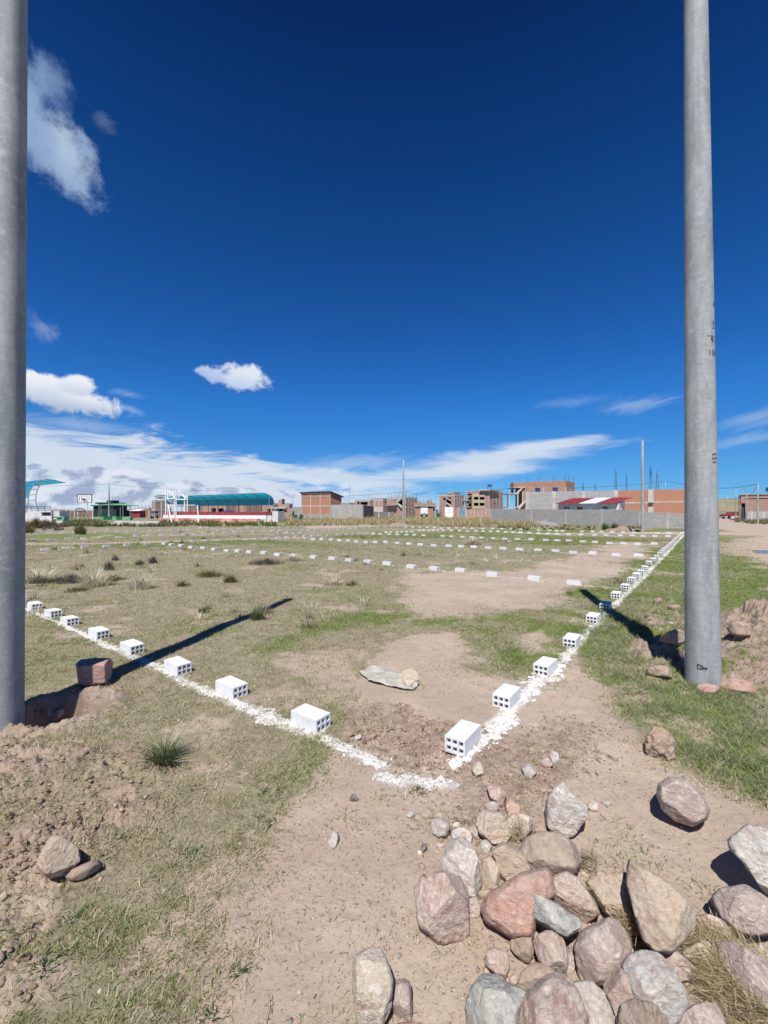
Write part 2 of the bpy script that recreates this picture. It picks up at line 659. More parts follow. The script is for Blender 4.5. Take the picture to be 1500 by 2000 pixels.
def pole_mat():
    """cast concrete: grey, cloudy, with fine vertical streaks, pits and pale patches"""
    m = bpy.data.materials.new('pole_concrete')
    m.use_nodes = True
    T = NT(m.node_tree)
    b = m.node_tree.nodes['Principled BSDF']
    tcn = T.node('ShaderNodeTexCoord')
    mp = T.node('ShaderNodeMapping')
    T.put(mp.inputs[0], tcn.outputs['Object'])
    mp.inputs['Scale'].default_value = (1, 1, 0.22)
    oi = T.node('ShaderNodeObjectInfo')
    w = T.m('MULTIPLY', oi.outputs['Random'], 19.0)
    big = T.noise(mp.outputs[0], 7, 7, 0.62, 0.6, w)
    fine = T.noise(tcn.outputs['Object'], 120, 5, 0.7, 0.0, w)
    mp2 = T.node('ShaderNodeMapping')
    T.put(mp2.inputs[0], tcn.outputs['Object'])
    mp2.inputs['Scale'].default_value = (0.25, 0.25, 3)
    ring = T.noise(mp2.outputs[0], 30, 5, 0.6, 0.2, w)
    pat = T.noise(tcn.outputs['Object'], 5.5, 6, 0.6, 1.0, w)
    c = T.mix(T.ss(big, 0.36, 0.64), (0.245, 0.265, 0.275), (0.37, 0.388, 0.395))
    c = T.mix(T.ss(ring, 0.45, 0.70, 0, 0.45), c, (0.20, 0.22, 0.235))
    blot = T.noise(tcn.outputs['Object'], 17, 7, 0.68, 0.8, w)
    c = T.mix(T.ss(blot, 0.50, 0.62, 0, 0.40), c, (0.44, 0.46, 0.47))
    c = T.mix(T.ss(blot, 0.44, 0.34, 0, 0.35), c, (0.20, 0.215, 0.23))
    c = T.mix(T.ss(pat, 0.60, 0.68, 0, 0.5), c, (0.50, 0.52, 0.54))
    c = T.mix(T.ss(fine, 0.6, 0.75, 0, 0.35), c, (0.20, 0.21, 0.23))
    T.put(b.inputs['Base Color'], c)
    b.inputs['Roughness'].default_value = 0.75
    b.inputs['Specular IOR Level'].default_value = 0.35
    bp = T.node('ShaderNodeBump')
    bp.inputs['Strength'].default_value = 0.35
    bp.inputs['Distance'].default_value = 0.004
    T.put(bp.inputs['Height'], T.m('ADD', fine, T.m('MULTIPLY', big, 3.0)))
    T.put(b.inputs['Normal'], bp.outputs[0])
    return m


M_pole = pole_mat()


def rock_mat(name, c1, c2, c3, vein=(0.62, 0.58, 0.54), veins=0.5, band=1.0):
    m = bpy.data.materials.new(name)
    m.use_nodes = True
    T = NT(m.node_tree)
    b = m.node_tree.nodes['Principled BSDF']
    tcn = T.node('ShaderNodeTexCoord')
    oi = T.node('ShaderNodeObjectInfo')
    w = T.m('MULTIPLY', oi.outputs['Random'], 51.0)
    mp = T.node('ShaderNodeMapping')
    T.put(mp.inputs[0], tcn.outputs['Object'])
    mp.inputs['Scale'].default_value = (1, 0.7 * band, 1.8)
    mp.inputs['Rotation'].default_value = (0.5, 0.3, 0.7)
    P = mp.outputs[0]
    n1 = T.noise(P, 10, 9, 0.68, 1.0, w)
    n2 = T.noise(P, 34, 9, 0.72, 0.8, T.m('ADD', w, 7.0))
    n3 = T.noise(P, 8.5, 10, 0.74, 2.2, T.m('ADD', w, 13.0))
    fine = T.noise(tcn.outputs['Object'], 170, 5, 0.75, 0.0, w)
    c = T.mix(T.ss(n1, 0.43, 0.57), c1, c2)
    c = T.mix(T.ss(n3, 0.50, 0.58), c, c3)
    rid = T.m('ABSOLUTE', T.m('SUBTRACT', n3, 0.5))
    c = T.mix(T.ss(rid, 0.0, 0.014, veins, 0.0), c, vein)
    c = T.mix(T.ss(n2, 0.50, 0.62, 0.0, 0.70), c, vein)
    c = T.mix(T.ss(n2, 0.47, 0.36, 0.0, 0.60), c, tuple(x * 0.50 for x in c1))
    c = T.mix(T.ss(fine, 0.52, 0.68, 0.0, 0.55), c, tuple(x * 0.45 for x in c2))
    c = T.mix(T.ss(fine, 0.46, 0.32, 0.0, 0.45), c, vein)
    c = T.mix(1.0, c, (1.22, 1.19, 1.14), 'MULTIPLY')
    dust = T.noise(tcn.outputs['Object'], 14, 6, 0.65, 0.6, T.m('ADD', w, 3.0))
    c = T.mix(T.ss(dust, 0.38, 0.62, 0.10, 0.50), c, (0.50, 0.44, 0.375))
    T.put(b.inputs['Base Color'], c)
    b.inputs['Roughness'].default_value = 0.9
    b.inputs['Specular IOR Level'].default_value = 0.2
    bp = T.node('ShaderNodeBump')
    bp.inputs['Strength'].default_value = 0.9
    bp.inputs['Distance'].default_value = 0.014
    T.put(bp.inputs['Height'], T.m('ADD', T.m('ADD', n2, T.m('MULTIPLY', fine, 0.22)), T.m('MULTIPLY', n1, 0.6)))
    T.put(b.inputs['Normal'], bp.outputs[0])
    MATS[name] = m
    return m


RM = {
    'pink': rock_mat('pink_rock', (0.36, 0.24, 0.205), (0.44, 0.34, 0.29), (0.30, 0.19, 0.165)),
    'red': rock_mat('red_rock', (0.36, 0.185, 0.145), (0.42, 0.235, 0.185), (0.31, 0.155, 0.125), vein=(0.5, 0.38, 0.32), veins=0.2),
    'cream': rock_mat('cream_rock', (0.44, 0.37, 0.29), (0.50, 0.44, 0.36), (0.38, 0.25, 0.19)),
    'tan': rock_mat('tan_rock', (0.37, 0.29, 0.215), (0.45, 0.37, 0.28), (0.33, 0.22, 0.16), vein=(0.5, 0.43, 0.34)),
    'brown': rock_mat('brown_rock', (0.27, 0.205, 0.16), (0.34, 0.265, 0.205), (0.25, 0.185, 0.15), vein=(0.4, 0.34, 0.28)),
    'grey': rock_mat('grey_rock', (0.30, 0.285, 0.28), (0.38, 0.36, 0.345), (0.33, 0.255, 0.23), vein=(0.58, 0.57, 0.55)),
    'white': rock_mat('pale_rock', (0.43, 0.415, 0.40), (0.54, 0.525, 0.50), (0.36, 0.27, 0.245), vein=(0.64, 0.63, 0.61)),
    'green': rock_mat('greenish_rock', (0.27, 0.295, 0.28), (0.38, 0.40, 0.38), (0.20, 0.22, 0.21), vein=(0.52, 0.54, 0.52)),
    'mauve': rock_mat('mauve_rock', (0.30, 0.22, 0.205), (0.37, 0.285, 0.27), (0.34, 0.26, 0.24)),
    'dark': rock_mat('dark_pebble', (0.075, 0.07, 0.068), (0.12, 0.11, 0.105), (0.14, 0.10, 0.09), vein=(0.2, 0.19, 0.18), veins=0.2),
    'clod': rock_mat('clod_earth', (0.25, 0.165, 0.115), (0.31, 0.21, 0.15), (0.22, 0.145, 0.10), vein=(0.33, 0.24, 0.18), veins=0.0),
}

# ================================================================== the lie of the land
C_MOUND = G(1500, 1235)
C_HOLE_L = G(128, 1385)
C_HOLE_R = G(1300, 1290)
POLY_DIRT = [ppoly(p) for p in (
    # trodden ground in front
    [(330, 2100), (430, 1830), (520, 1680), (560, 1560), (640, 1480), (700, 1400), (690, 1340), (740, 1270), (800, 1243),
     (880, 1236), (930, 1262), (900, 1290), (960, 1315), (1020, 1330), (1090, 1345), (1120, 1290), (1150, 1310),
     (1190, 1370), (1250, 1450), (1320, 1500), (1400, 1540), (1560, 1590), (2300, 2100)],
    # bare patch behind the first plot
    [(785, 1110), (830, 1122), (900, 1115), (1000, 1112), (1080, 1098), (1150, 1080), (1200, 1058), (1265, 1060), (1268, 1085),
     (1200, 1100), (1230, 1112), (1150, 1140), (1110, 1160), (1060, 1190), (960, 1190), (900, 1202), (830, 1208), (790, 1190), (775, 1150)],
    # open earth by the road
    [(1405, 1062), (1440, 1052), (1560, 1040), (1900, 1040), (1900, 1120), (1500, 1110), (1445, 1088), (1415, 1078)],
    [(1020, 1243), (1060, 1235), (1090, 1255), (1070, 1272), (1030, 1275)],
)]
POLY_ROAD = [(9.5, 31.0), (27, 33.0), (35.0, 48), (52, 70), (90, 110), (150, 170), (160, 150), (110, 95), (80, 60), (60, 42), (42, 33), (28, 26), (22.4, 29.5), (9.5, 30.2)]
POLY_PATH = ppoly([(-200, 1062), (40, 1060), (150, 1060), (330, 1055), (450, 1052.5), (620, 1050), (620, 1052), (450, 1055.5), (330, 1059), (150, 1063.5), (40, 1065), (-200, 1068)])
POLY_PATH2 = ppoly([(590, 1028), (700, 1025), (770, 1024.3), (770, 1026), (690, 1030), (600, 1032.5)])
POLY_GREEN = [ppoly(p) for p in (
    [(1120, 1160), (1200, 1120), (1260, 1085), (1330, 1045), (1700, 1060), (1900, 1200), (1600, 1350), (1430, 1330), (1600, 1560),
     (1500, 1560), (1300, 1460), (1220, 1380), (1160, 1320), (1150, 1270), (1100, 1240), (1060, 1215)],
    [(840, 1200), (900, 1190), (1000, 1185), (1110, 1180), (1140, 1220), (1080, 1290), (1000, 1320), (930, 1290), (880, 1240), (790, 1225)],
    [(700, 1185), (850, 1200), (780, 1235), (700, 1225), (600, 1260), (480, 1300), (390, 1330), (440, 1280), (560, 1230)],
)]
POLY_CLOD = ppoly([(-400, 1420), (60, 1400), (230, 1450), (330, 1480), (300, 1560), (250, 1640), (170, 1720), (60, 1760), (20, 1960), (-400, 2000)])
POLY_DUG = ppoly([(680, 1410), (730, 1385), (800, 1380), (870, 1410), (900, 1480), (880, 1515), (800, 1510), (740, 1480), (690, 1450)])
POLY_RCLOD = ppoly([(1210, 1240), (1260, 1180), (1310, 1170), (1345, 1215), (1340, 1290), (1280, 1330), (1240, 1300)])
POLY_BANK = ppoly([(1412, 1235), (1440, 1200), (1520, 1182), (1900, 1180), (2100, 1330), (1800, 1420), (1560, 1385), (1480, 1345), (1425, 1335), (1405, 1290)])
POLY_SOIL = ppoly([(860, 1440), (980, 1420), (1100, 1400), (1190, 1420), (1200, 1480), (1100, 1560), (1000, 1640), (900, 1660), (840, 1560), (860, 1500)])


def masks(X, Y):
    """dirt, green, brown earth and water masks of the ground at X, Y"""
    r = np.hypot(X, Y)
    wx = (fbm2(X * 2.1, Y * 2.1, 5, 3) - 0.5) * 0.55
    wy = (fbm2(X * 2.1 + 9, Y * 2.1 + 4, 5, 5) - 0.5) * 0.55
    k = np.clip(r / 6, 0.35, 2.5)
    Xa, Ya = X + wx * k, Y + wy * k
    dirt = np.zeros_like(X)
    for p, s in zip(POLY_DIRT, (0.22, 0.6, 1.2, 0.3)):
        dirt = np.maximum(dirt, in_poly(Xa, Ya, p, s))
    dirt = np.maximum(dirt, in_poly(Xa, Ya, POLY_ROAD, 0.7))
    Xb, Yb = X + wx * 1.2, Y + wy * 1.2
    dirt = np.maximum(dirt, 0.85 * in_poly(Xb, Yb, POLY_PATH, 0.6))
    dirt = np.maximum(dirt, 0.8 * in_poly(Xb, Yb, POLY_PATH2, 1.0))
    big = fbm2(X * 0.35 + 3, Y * 0.35, 4, 21)
    mid = fbm2(X * 1.3, Y * 1.3 + 8, 5, 23)
    dirt = np.maximum(dirt, sst(mid, 0.60, 0.74) * 0.55)
    green = np.zeros_like(X)
    gm = 0.45 + 0.75 * sst(fbm2(X * 1.1 + 5, Y * 1.1, 5, 43), 0.36, 0.58)
    for p, s, k_ in zip(POLY_GREEN, (0.5, 0.45, 0.45), (1.15, 0.9, 0.62)):
        green = np.maximum(green, in_poly(Xa, Ya, p, s) * np.clip(gm * k_, 0, 1))
    far = sst(Y, 12, 22) * 0.62
    stripes = sst(fbm2(X * 0.10 + 2, Y * 0.22, 4, 31), 0.42, 0.6)
    green = np.maximum(green, far * (0.35 + 0.75 * stripes))
    green = np.maximum(green, sst(fbm2(X * 0.8, Y * 0.8, 5, 41), 0.50, 0.68) * 0.42)
    brown = np.maximum(in_poly(Xa, Ya, POLY_CLOD, 0.25) * (0.45 + 0.55 * sst(fbm2(X * 3, Y * 3, 4, 51), 0.40, 0.56)),
                       in_poly(Xb * 1, Yb, POLY_DUG, 0.10))
    brown = np.maximum(brown, 0.8 * in_poly(Xa, Ya, POLY_RCLOD, 0.25) * sst(fbm2(X * 2.5, Y * 2.5, 4, 53), 0.42, 0.55))
    brown = np.maximum(brown, 0.65 * in_poly(X + wx * .6, Y + wy * .6, POLY_SOIL, 0.2))
    d = np.hypot((X - C_MOUND[0] - 0.15) / 1.05, (Y - C_MOUND[1] + 0.3) / 1.35)
    brown = np.maximum(brown, sst(d + (mid - .5) * .5, 1.0, 0.75))
    brown = np.maximum(brown, 0.9 * in_poly(Xb, Yb, POLY_BANK, 0.15))
    for c, rr in ((C_HOLE_L, 0.42), (C_HOLE_R, 0.26)):
        d = np.hypot(X - c[0], Y - c[1])
        brown = np.maximum(brown, sst(d + (mid - .5) * .25, rr * 1.15, rr * 0.8))
    pd = np.hypot((X - 15.4) / 1.25, (Y - 16.6) / 0.9)
    wet = sst(pd + (mid - 0.5) * 0.9, 1.0, 0.75)
    return dirt, green, brown, wet


def height(X, Y, mk=None):
    r = np.hypot(X, Y)
    h = (fbm2(X * 0.25 + 7, Y * 0.25 - 2, 3, 61) - 0.5) * 0.10 * sst(r, 2.0, 9.0)
    h = h + (fbm2(X * 1.7, Y * 1.7, 4, 63) - 0.5) * 0.035
    rough = 0.010
    h = h + (fbm2(X * 14, Y * 14, 4, 65) - 0.5) * rough * sst(r, 40, 10)
    clod = in_poly(X, Y, POLY_CLOD, 0.25)
    bil = 1 - np.abs(fbm2(X * 6.5, Y * 6.5, 5, 71, 0.55) * 2 - 1) * 2.2
    lum = sst(fbm2(X * 2.6 + 3, Y * 2.6, 3, 73), 0.42, 0.62)
    cl2 = fbm2(X * 16, Y * 16, 4, 75, 0.6)
    fr_ = np.abs(fbm2(X * 34, Y * 34, 3, 77, 0.6) - 0.5)
    h = h + clod * (0.065 * lum * (0.3 + 0.7 * np.clip(bil, 0, 1)) + 0.065 * (cl2 - 0.45) - 0.05 * fr_ - 0.015)
    dug = in_poly(X, Y, POLY_DUG, 0.15)
    h = h + dug * (-0.035 + 0.06 * (cl2 - 0.4) + 0.02 * np.clip(bil, 0, 1))
    h = h - dug * 0.04 * fr_
    soil = in_poly(X, Y, POLY_SOIL, 0.3)
    h = h + soil * (0.034 * (cl2 - 0.45) - 0.02 * fr_)
    rc = in_poly(X, Y, POLY_RCLOD, 0.25)
    h = h + rc * (0.10 * lum * np.clip(bil, 0, 1) + 0.04 * (cl2 - 0.5))
    d = np.hypot((X - C_MOUND[0] - 0.2) / 1.0, (Y - C_MOUND[1] + 0.1) / 0.75)
    d = d + (fbm2(X * 3, Y * 3, 4, 81) - 0.5) * 0.35
    h = h + sst(d, 1.0, 0.45) * (0.17 + 0.10 * (bil - 0.3) + 0.06 * (cl2 - 0.5))
    d = np.hypot((X - C_MOUND[0] - 0.1) / 1.1, (Y - C_MOUND[1] + 0.75) / 0.9)
    h = h + sst(d + (lum - .5) * .3, 1.0, 0.6) * (0.03 + 0.05 * (cl2 - 0.4) + 0.03 * bil)
    bk_ = in_poly(X, Y, POLY_BANK, 0.3)
    h = h + bk_ * (0.07 + 0.07 * np.clip(bil, 0, 1) + 0.06 * (cl2 - .45) - 0.04 * fr_)
    # the dug out holes at the feet of the poles
    d = np.hypot((X - C_HOLE_L[0]) / 1.0, (Y - C_HOLE_L[1]) / 0.8)
    d = d + (fbm2(X * 4, Y * 4, 4, 83) - 0.5) * 0.22
    h = h - 0.24 * sst(d, 0.36, 0.22) + 0.045 * sst(d, 0.52, 0.38) * sst(d, 0.30, 0.40) * (0.5 + cl2)
    d = np.hypot((X - C_HOLE_R[0]) / 1.0, (Y - C_HOLE_R[1]) / 1.2)
    d = d + (fbm2(X * 4, Y * 4, 4, 85) - 0.5) * 0.22
    h = h - 0.10 * sst(d, 0.28, 0.16) + 0.04 * sst(d, 0.42, 0.30) * sst(d, 0.22, 0.30) * (0.5 + cl2)
    # the far land: level, with hills to the right
    far = sst(r, 60, 120)
    h = h * (1 - far)
    return h


def hz(x, y):
    return float(height(np.array([x]), np.array([y]))[0])


# ------------------------------------------------------------------ ground sheet
def near_lines(x, y):
    d = np.full(x.shape, 9.0)
    for L in ([(200, 1256), (350, 1325), (545, 1412), (640, 1447), (745, 1492)], [(895, 1485), (1003, 1380), (1107, 1282), (1200, 1185), (1335, 1045)], [(745, 1520), (785, 1528)], [(797, 1522), (878, 1530)]):
        P = [G(*p) for p in L]
        for (x0, y0), (x1, y1) in zip(P[:-1], P[1:]):
            dx, dy = x1 - x0, y1 - y0
            t = np.clip(((x - x0) * dx + (y - y0) * dy) / (dx * dx + dy * dy), 0, 1)
            d = np.minimum(d, np.hypot(x - x0 - t * dx, y - y0 - t * dy))
    return np.exp(-(d / 0.07) ** 2)



def build_ground():
    fine = np.linspace(-math.radians(56), math.radians(56), 961)
    coarse = np.linspace(math.radians(56), 2 * math.pi - math.radians(56), 62)[1:-1]
    az_ = np.concatenate([fine, coarse])
    rr = [0.25]
    while rr[-1] < 45:
        rr.append(rr[-1] * (1.0125 if rr[-1] < 1.3 else 1.0042 if rr[-1] < 14 else 1.009))
    while rr[-1] < 6000:
        rr.append(rr[-1] * 1.12)
    rr = np.array(rr)
    nA, nR = len(az_), len(rr)
    A, Rr = np.meshgrid(az_, rr)
    X, Y = (Rr * np.sin(A)).ravel(), (Rr * np.cos(A)).ravel()
    Z = height(X, Y)
    V = np.stack([X, Y, Z], 1)
    i = np.arange(nR - 1)[:, None] * nA
    j = np.arange(nA)[None, :]
    jn = (j + 1) % nA
    q = np.stack([i + j, i + nA + j, i + nA + jn, i + jn], -1).reshape(-1, 4)
    V = np.vstack([V, [[0, 0, hz(0, 0)]]])
    me = np_mesh('ground', V, q, smooth=True)
    # close the middle under the viewer
    bm = bmesh.new()
    bm.from_mesh(me)
    bm.verts.ensure_lookup_table()
    c = bm.verts[len(V) - 1]
    for k in range(nA):
        bm.faces.new((c, bm.verts[k], bm.verts[(k + 1) % nA])).smooth = True
    bmesh.ops.recalc_face_normals(bm, faces=bm.faces[-nA:])
    bm.to_mesh(me)
    bm.free()
    d, g, b, w = masks(V[:, 0], V[:, 1])
    vcol(me, 'zones', np.stack([d, g, b, w], 1))
    nr = near_lines(V[:, 0], V[:, 1])
    vcol(me, 'lime', np.stack([nr, nr, nr, nr], 1))
    o = link('ground', me, ground_mat())
    tag(o, kind='structure')
    return o


def ground_mat():
    m = bpy.data.materials.new('ground')
    m.use_nodes = True
    T = NT(m.node_tree)
    b = m.node_tree.nodes['Principled BSDF']
    at = T.node('ShaderNodeAttribute', attribute_name='zones')
    sp = T.node('ShaderNodeSeparateColor')
    T.put(sp.inputs[0], at.outputs['Color'])
    dirt, green, brown = sp.outputs[0], sp.outputs[1], sp.outputs[2]
    wet = at.outputs['Alpha']
    tcn = T.node('ShaderNodeTexCoord')
    P = tcn.outputs['Object']
    nb = T.noise(P, 1.1, 5, 0.6)
    nm = T.noise(P, 7, 6, 0.62, 0.4)
    nf = T.noise(P, 45, 6, 0.68, 0.3)
    nff = T.noise(P, 190, 4, 0.7)
    # bare earth
    ce = T.mix(T.ss(nb, 0.35, 0.65), (0.388, 0.306, 0.240), (0.45, 0.366, 0.290))
    ce = T.mix(T.ss(nm, 0.50, 0.72, 0, 0.5), ce, (0.345, 0.262, 0.20))
    ce = T.mix(T.ss(nf, 0.54, 0.66, 0, 0.55), ce, (0.20, 0.155, 0.115))
    ce = T.mix(T.ss(nff, 0.60, 0.72, 0, 0.30), ce, (0.50, 0.44, 0.37))
    ce = T.mix(T.ss(nff, 0.40, 0.28, 0, 0.35), ce, (0.18, 0.13, 0.095))
    # turned brown soil
    cb = T.mix(T.ss(nm, 0.35, 0.65), (0.265, 0.202, 0.158), (0.365, 0.288, 0.230))
    cb = T.mix(T.ss(nf, 0.5, 0.7, 0, 0.6), cb, (0.17, 0.11, 0.075))
    # turf: dry and green
    cd_ = T.mix(T.ss(nm, 0.35, 0.65), (0.235, 0.205, 0.130), (0.315, 0.270, 0.195))
    cd_ = T.mix(T.ss(nf, 0.48, 0.64, 0, 0.65), cd_, (0.155, 0.150, 0.075))
    cd_ = T.mix(T.ss(nff, 0.55, 0.7, 0, 0.4), cd_, (0.36, 0.31, 0.20))
    cg = T.mix(T.ss(nm, 0.35, 0.65), (0.125, 0.160, 0.040), (0.190, 0.215, 0.070))
    cg = T.mix(T.ss(nf, 0.48, 0.66, 0, 0.6), cg, (0.08, 0.105, 0.03))
    cg = T.mix(T.ss(nff, 0.58, 0.7, 0, 0.4), cg, (0.26, 0.25, 0.11))
    gj = T.m('ADD', green, T.m('MULTIPLY', T.m('SUBTRACT', nm, 0.5), 0.9))
    c = T.mix(T.ss(gj, 0.30, 0.75), cd_, cg)
    dj = T.m('ADD', dirt, T.m('ADD', T.m('MULTIPLY', T.m('SUBTRACT', nm, 0.5), 0.8), T.m('MULTIPLY', T.m('SUBTRACT', nf, 0.5), 0.9)))
    c = T.mix(T.ss(dj, 0.32, 0.62), c, ce)
    bj = T.m('ADD', brown, T.m('MULTIPLY', T.m('SUBTRACT', nf, 0.5), 0.9))
    c = T.mix(T.ss(bj, 0.30, 0.70), c, cb)
    c = T.mix(T.ss(wet, 0.1, 0.6, 0, 0.75), c, (0.12, 0.075, 0.055))
    # lime dust trodden into the soil beside the lines
    al = T.node('ShaderNodeAttribute', attribute_name='lime')
    lj = T.m('ADD', al.outputs['Fac'], T.m('MULTIPLY', T.m('SUBTRACT', nf, 0.5), 1.3))
    c = T.mix(T.ss(lj, 0.30, 0.95, 0, 0.85), c, (0.66, 0.645, 0.62))
    T.put(b.inputs['Base Color'], c)
    T.put(b.inputs['Roughness'], T.ss(wet, 0.75, 0.95, 0.95, 0.06))
    b.inputs['Specular IOR Level'].default_value = 0.25
    bp = T.node('ShaderNodeBump')
    T.put(bp.inputs['Strength'], T.ss(wet, 0.5, 0.9, 0.75, 0.0))
    bp.inputs['Distance'].default_value = 0.012
    T.put(bp.inputs['Height'], T.m('ADD', T.m('ADD', nf, T.m('MULTIPLY', nff, 0.35)), T.m('MULTIPLY', nm, 0.8)))
    T.put(b.inputs['Normal'], bp.outputs[0])
    return m


ground = build_ground()


# ================================================================== concrete poles
def pole_mesh(name, r0, r1, H, n=48, rings=40, seam=True, lean=(0, 0)):
    """tapered cast pole with the two faint mould seams"""
    V, Fc = [], []
    for k in range(rings + 1):
        t = k / rings
        r = r0 + (r1 - r0) * t
        for i in range(n):
            a = 2 * math.pi * i / n
            rr = r
            if seam and i in (n // 8 * 5, n // 8 * 1):
                rr = r + 0.0022
            V.append((rr * math.cos(a) + lean[0] * t, rr * math.sin(a) + lean[1] * t, H * t))
    for k in range(rings):
        for i in range(n):
            j = (i + 1) % n
            Fc.append((k * n + i, k * n + j, (k + 1) * n + j, (k + 1) * n + i))
    me = bpy.data.meshes.new(name)
    me.from_pydata(V, [], Fc + [tuple(range(rings * n, rings * n + n))])
    me.update()
    return me


def add_pole(name, px, py, r0, H, taper=0.0075, label='', cat='pole', lean=(0, 0), group=None, dz=0.0, n=48):
    x, y = G(px, py)
    me = pole_mesh(name, r0, r0 - taper * H, H, n=n, rings=40 if n > 20 else 4, lean=lean)
    o = link(name, me, M_pole, smooth=True, loc=(x, y, hz(x, y) + dz - 0.05))
    tag(o, label, cat, group)
    return o, x, y


PR, prx, pry = add_pole('concrete_pole', 1373, 1336, 0.139, 7.1, label='thick grey concrete pole in the grass on the right with black stencilled digits',
                        lean=(-0.075, 0.0))
PL, plx, ply = add_pole('concrete_pole', 0, 1412, 0.141, 7.1, label='thick grey concrete pole at the left edge beside the dug hole', lean=(0.10, 0.0), dz=0.0)


# stencilled figures wrapped on the right pole
def wrap_shape(name, pts2d, faces, pole, ang, zc, mat, r0, H=7.1, taper=0.0075, lean=(-0.075, 0.0)):
    """flat shape (metres) laid on the pole's skin, ang = where its middle looks (degrees, world)"""
    V = []
    for (u, v) in pts2d:
        z = zc + v
        r = r0 - taper * z + 0.0034
        a = math.radians(ang) + u / r
        V.append((r * math.cos(a) + lean[0] * z / H, r * math.sin(a) + lean[1] * z / H, z + 0.0))
    me = bpy.data.meshes.new(name)
    me.from_pydata(V, [], faces)
    me.update()
    o = bpy.data.objects.new(name, me)
    me.materials.append(mat)
    COL.objects.link(o)
    o.parent = pole
    return o


M_ink = pmat('stencil_ink', (0.035, 0.035, 0.04), 0.8, 0.3, 60)


def text_shape(txt, size):
    cu = bpy.data.curves.new('t', 'FONT')
    cu.body = txt
    cu.size = size
    cu.resolution_u = 3
    cu.space_character = 1.15
    ob = bpy.data.objects.new('t', cu)
    COL.objects.link(ob)
    dg = bpy.context.evaluated_depsgraph_get()
    me = bpy.data.meshes.new_from_object(ob.evaluated_get(dg))
    bm = bmesh.new()
    bm.from_mesh(me)
    bmesh.ops.triangulate(bm, faces=bm.faces)
    bmesh.ops.subdivide_edges(bm, edges=[e for e in bm.edges if e.calc_length() > size * 0.2], cuts=2)
    pts = [(v.co.x * 0.85, v.co.y) for v in bm.verts]
    fs = [tuple(v.index for v in f.verts) for f in bm.faces]
    bm.free()
    COL.objects.unlink(ob)
    bpy.data.objects.remove(ob)
    bpy.data.meshes.remove(me)
    return pts, fs


def pole_z(py):
    return EYE - (py - 998) / F * (pry - 0.1) - PR.location.z


# angle (deg) on the pole: the viewer looks at about -127; the right rim is near -40
for txt, py, ang0, sz in (('2', 642, -72, 0.075), ('9-200', 670, -82, 0.075), ('150-285', 695, -95, 0.075), ('A', 598, -66, 0.07)):
    p, f = text_shape(txt, sz)
    z = pole_z(py)
    wrap_shape('stencilled_number', p, f, PR, ang0, z, M_ink, 0.139)
for py, a0 in ((657, -97), (628, -74)):
    w, hh = 0.16, 0.004
    pts = [(w * i / 8, s * hh / 2) for s in (-1, 1) for i in range(9)]
    fs = [(i, i + 1, 10 + i, 9 + i) for i in range(8)]
    wrap_shape('stencilled_line', pts, fs, PR, a0, pole_z(py), M_ink, 0.139)
p, f = text_shape('153', 0.07)
p = [(-v, u) for u, v in p]
wrap_shape('stencilled_number', p, f, PR, -62, pole_z(906), M_ink, 0.139)
# the little black arrow like mark near its foot
mp_, mf_ = [], []


def stroke(x0, y0, x1, y1, w):
    L = math.hypot(x1 - x0, y1 - y0)
    nx, ny = -(y1 - y0) / L * w / 2, (x1 - x0) / L * w / 2
    k = len(mp_)
    mp_.extend([(x0 - nx, y0 - ny), (x1 - nx, y1 - ny), (x1 + nx, y1 + ny), (x0 + nx, y0 + ny)])
    mf_.append((k, k + 1, k + 2, k + 3))


for q in ((-.036, .022, -.006, .014, .010), (-.006, .016, .012, -.006, .011), (-.036, .018, -.030, -.022, .007), (-.030, -.022, .004, -.014, .009), (-.018, .002, -.004, -.012, .007),
          (.004, -.014, .016, -.002, .007), (.014, -.002, .030, .004, .008), (.030, .004, .036, -.008, .007), (.036, -.008, .018, -.014, .008)):
    stroke(*q)
wrap_shape('stencilled_mark', mp_, mf_, PR, -128, pole_z(1303), M_ink, 0.139)

add_pole('concrete_pole', 1255, 1040, 0.13, (1040 - 861) / F * G(1255, 1040)[1] + 0.05, taper=0.008, n=20,
         label='slim pale concrete pole standing before the grey block wall, taller than the wall')
add_pole('concrete_pole', 788, 1025.5, 0.13, (1025.5 - 899) / F * G(788, 1025.5)[1] + 0.05, taper=0.008, n=20,
         label='lone slim concrete pole beyond the rows of bricks, in the middle of the field')

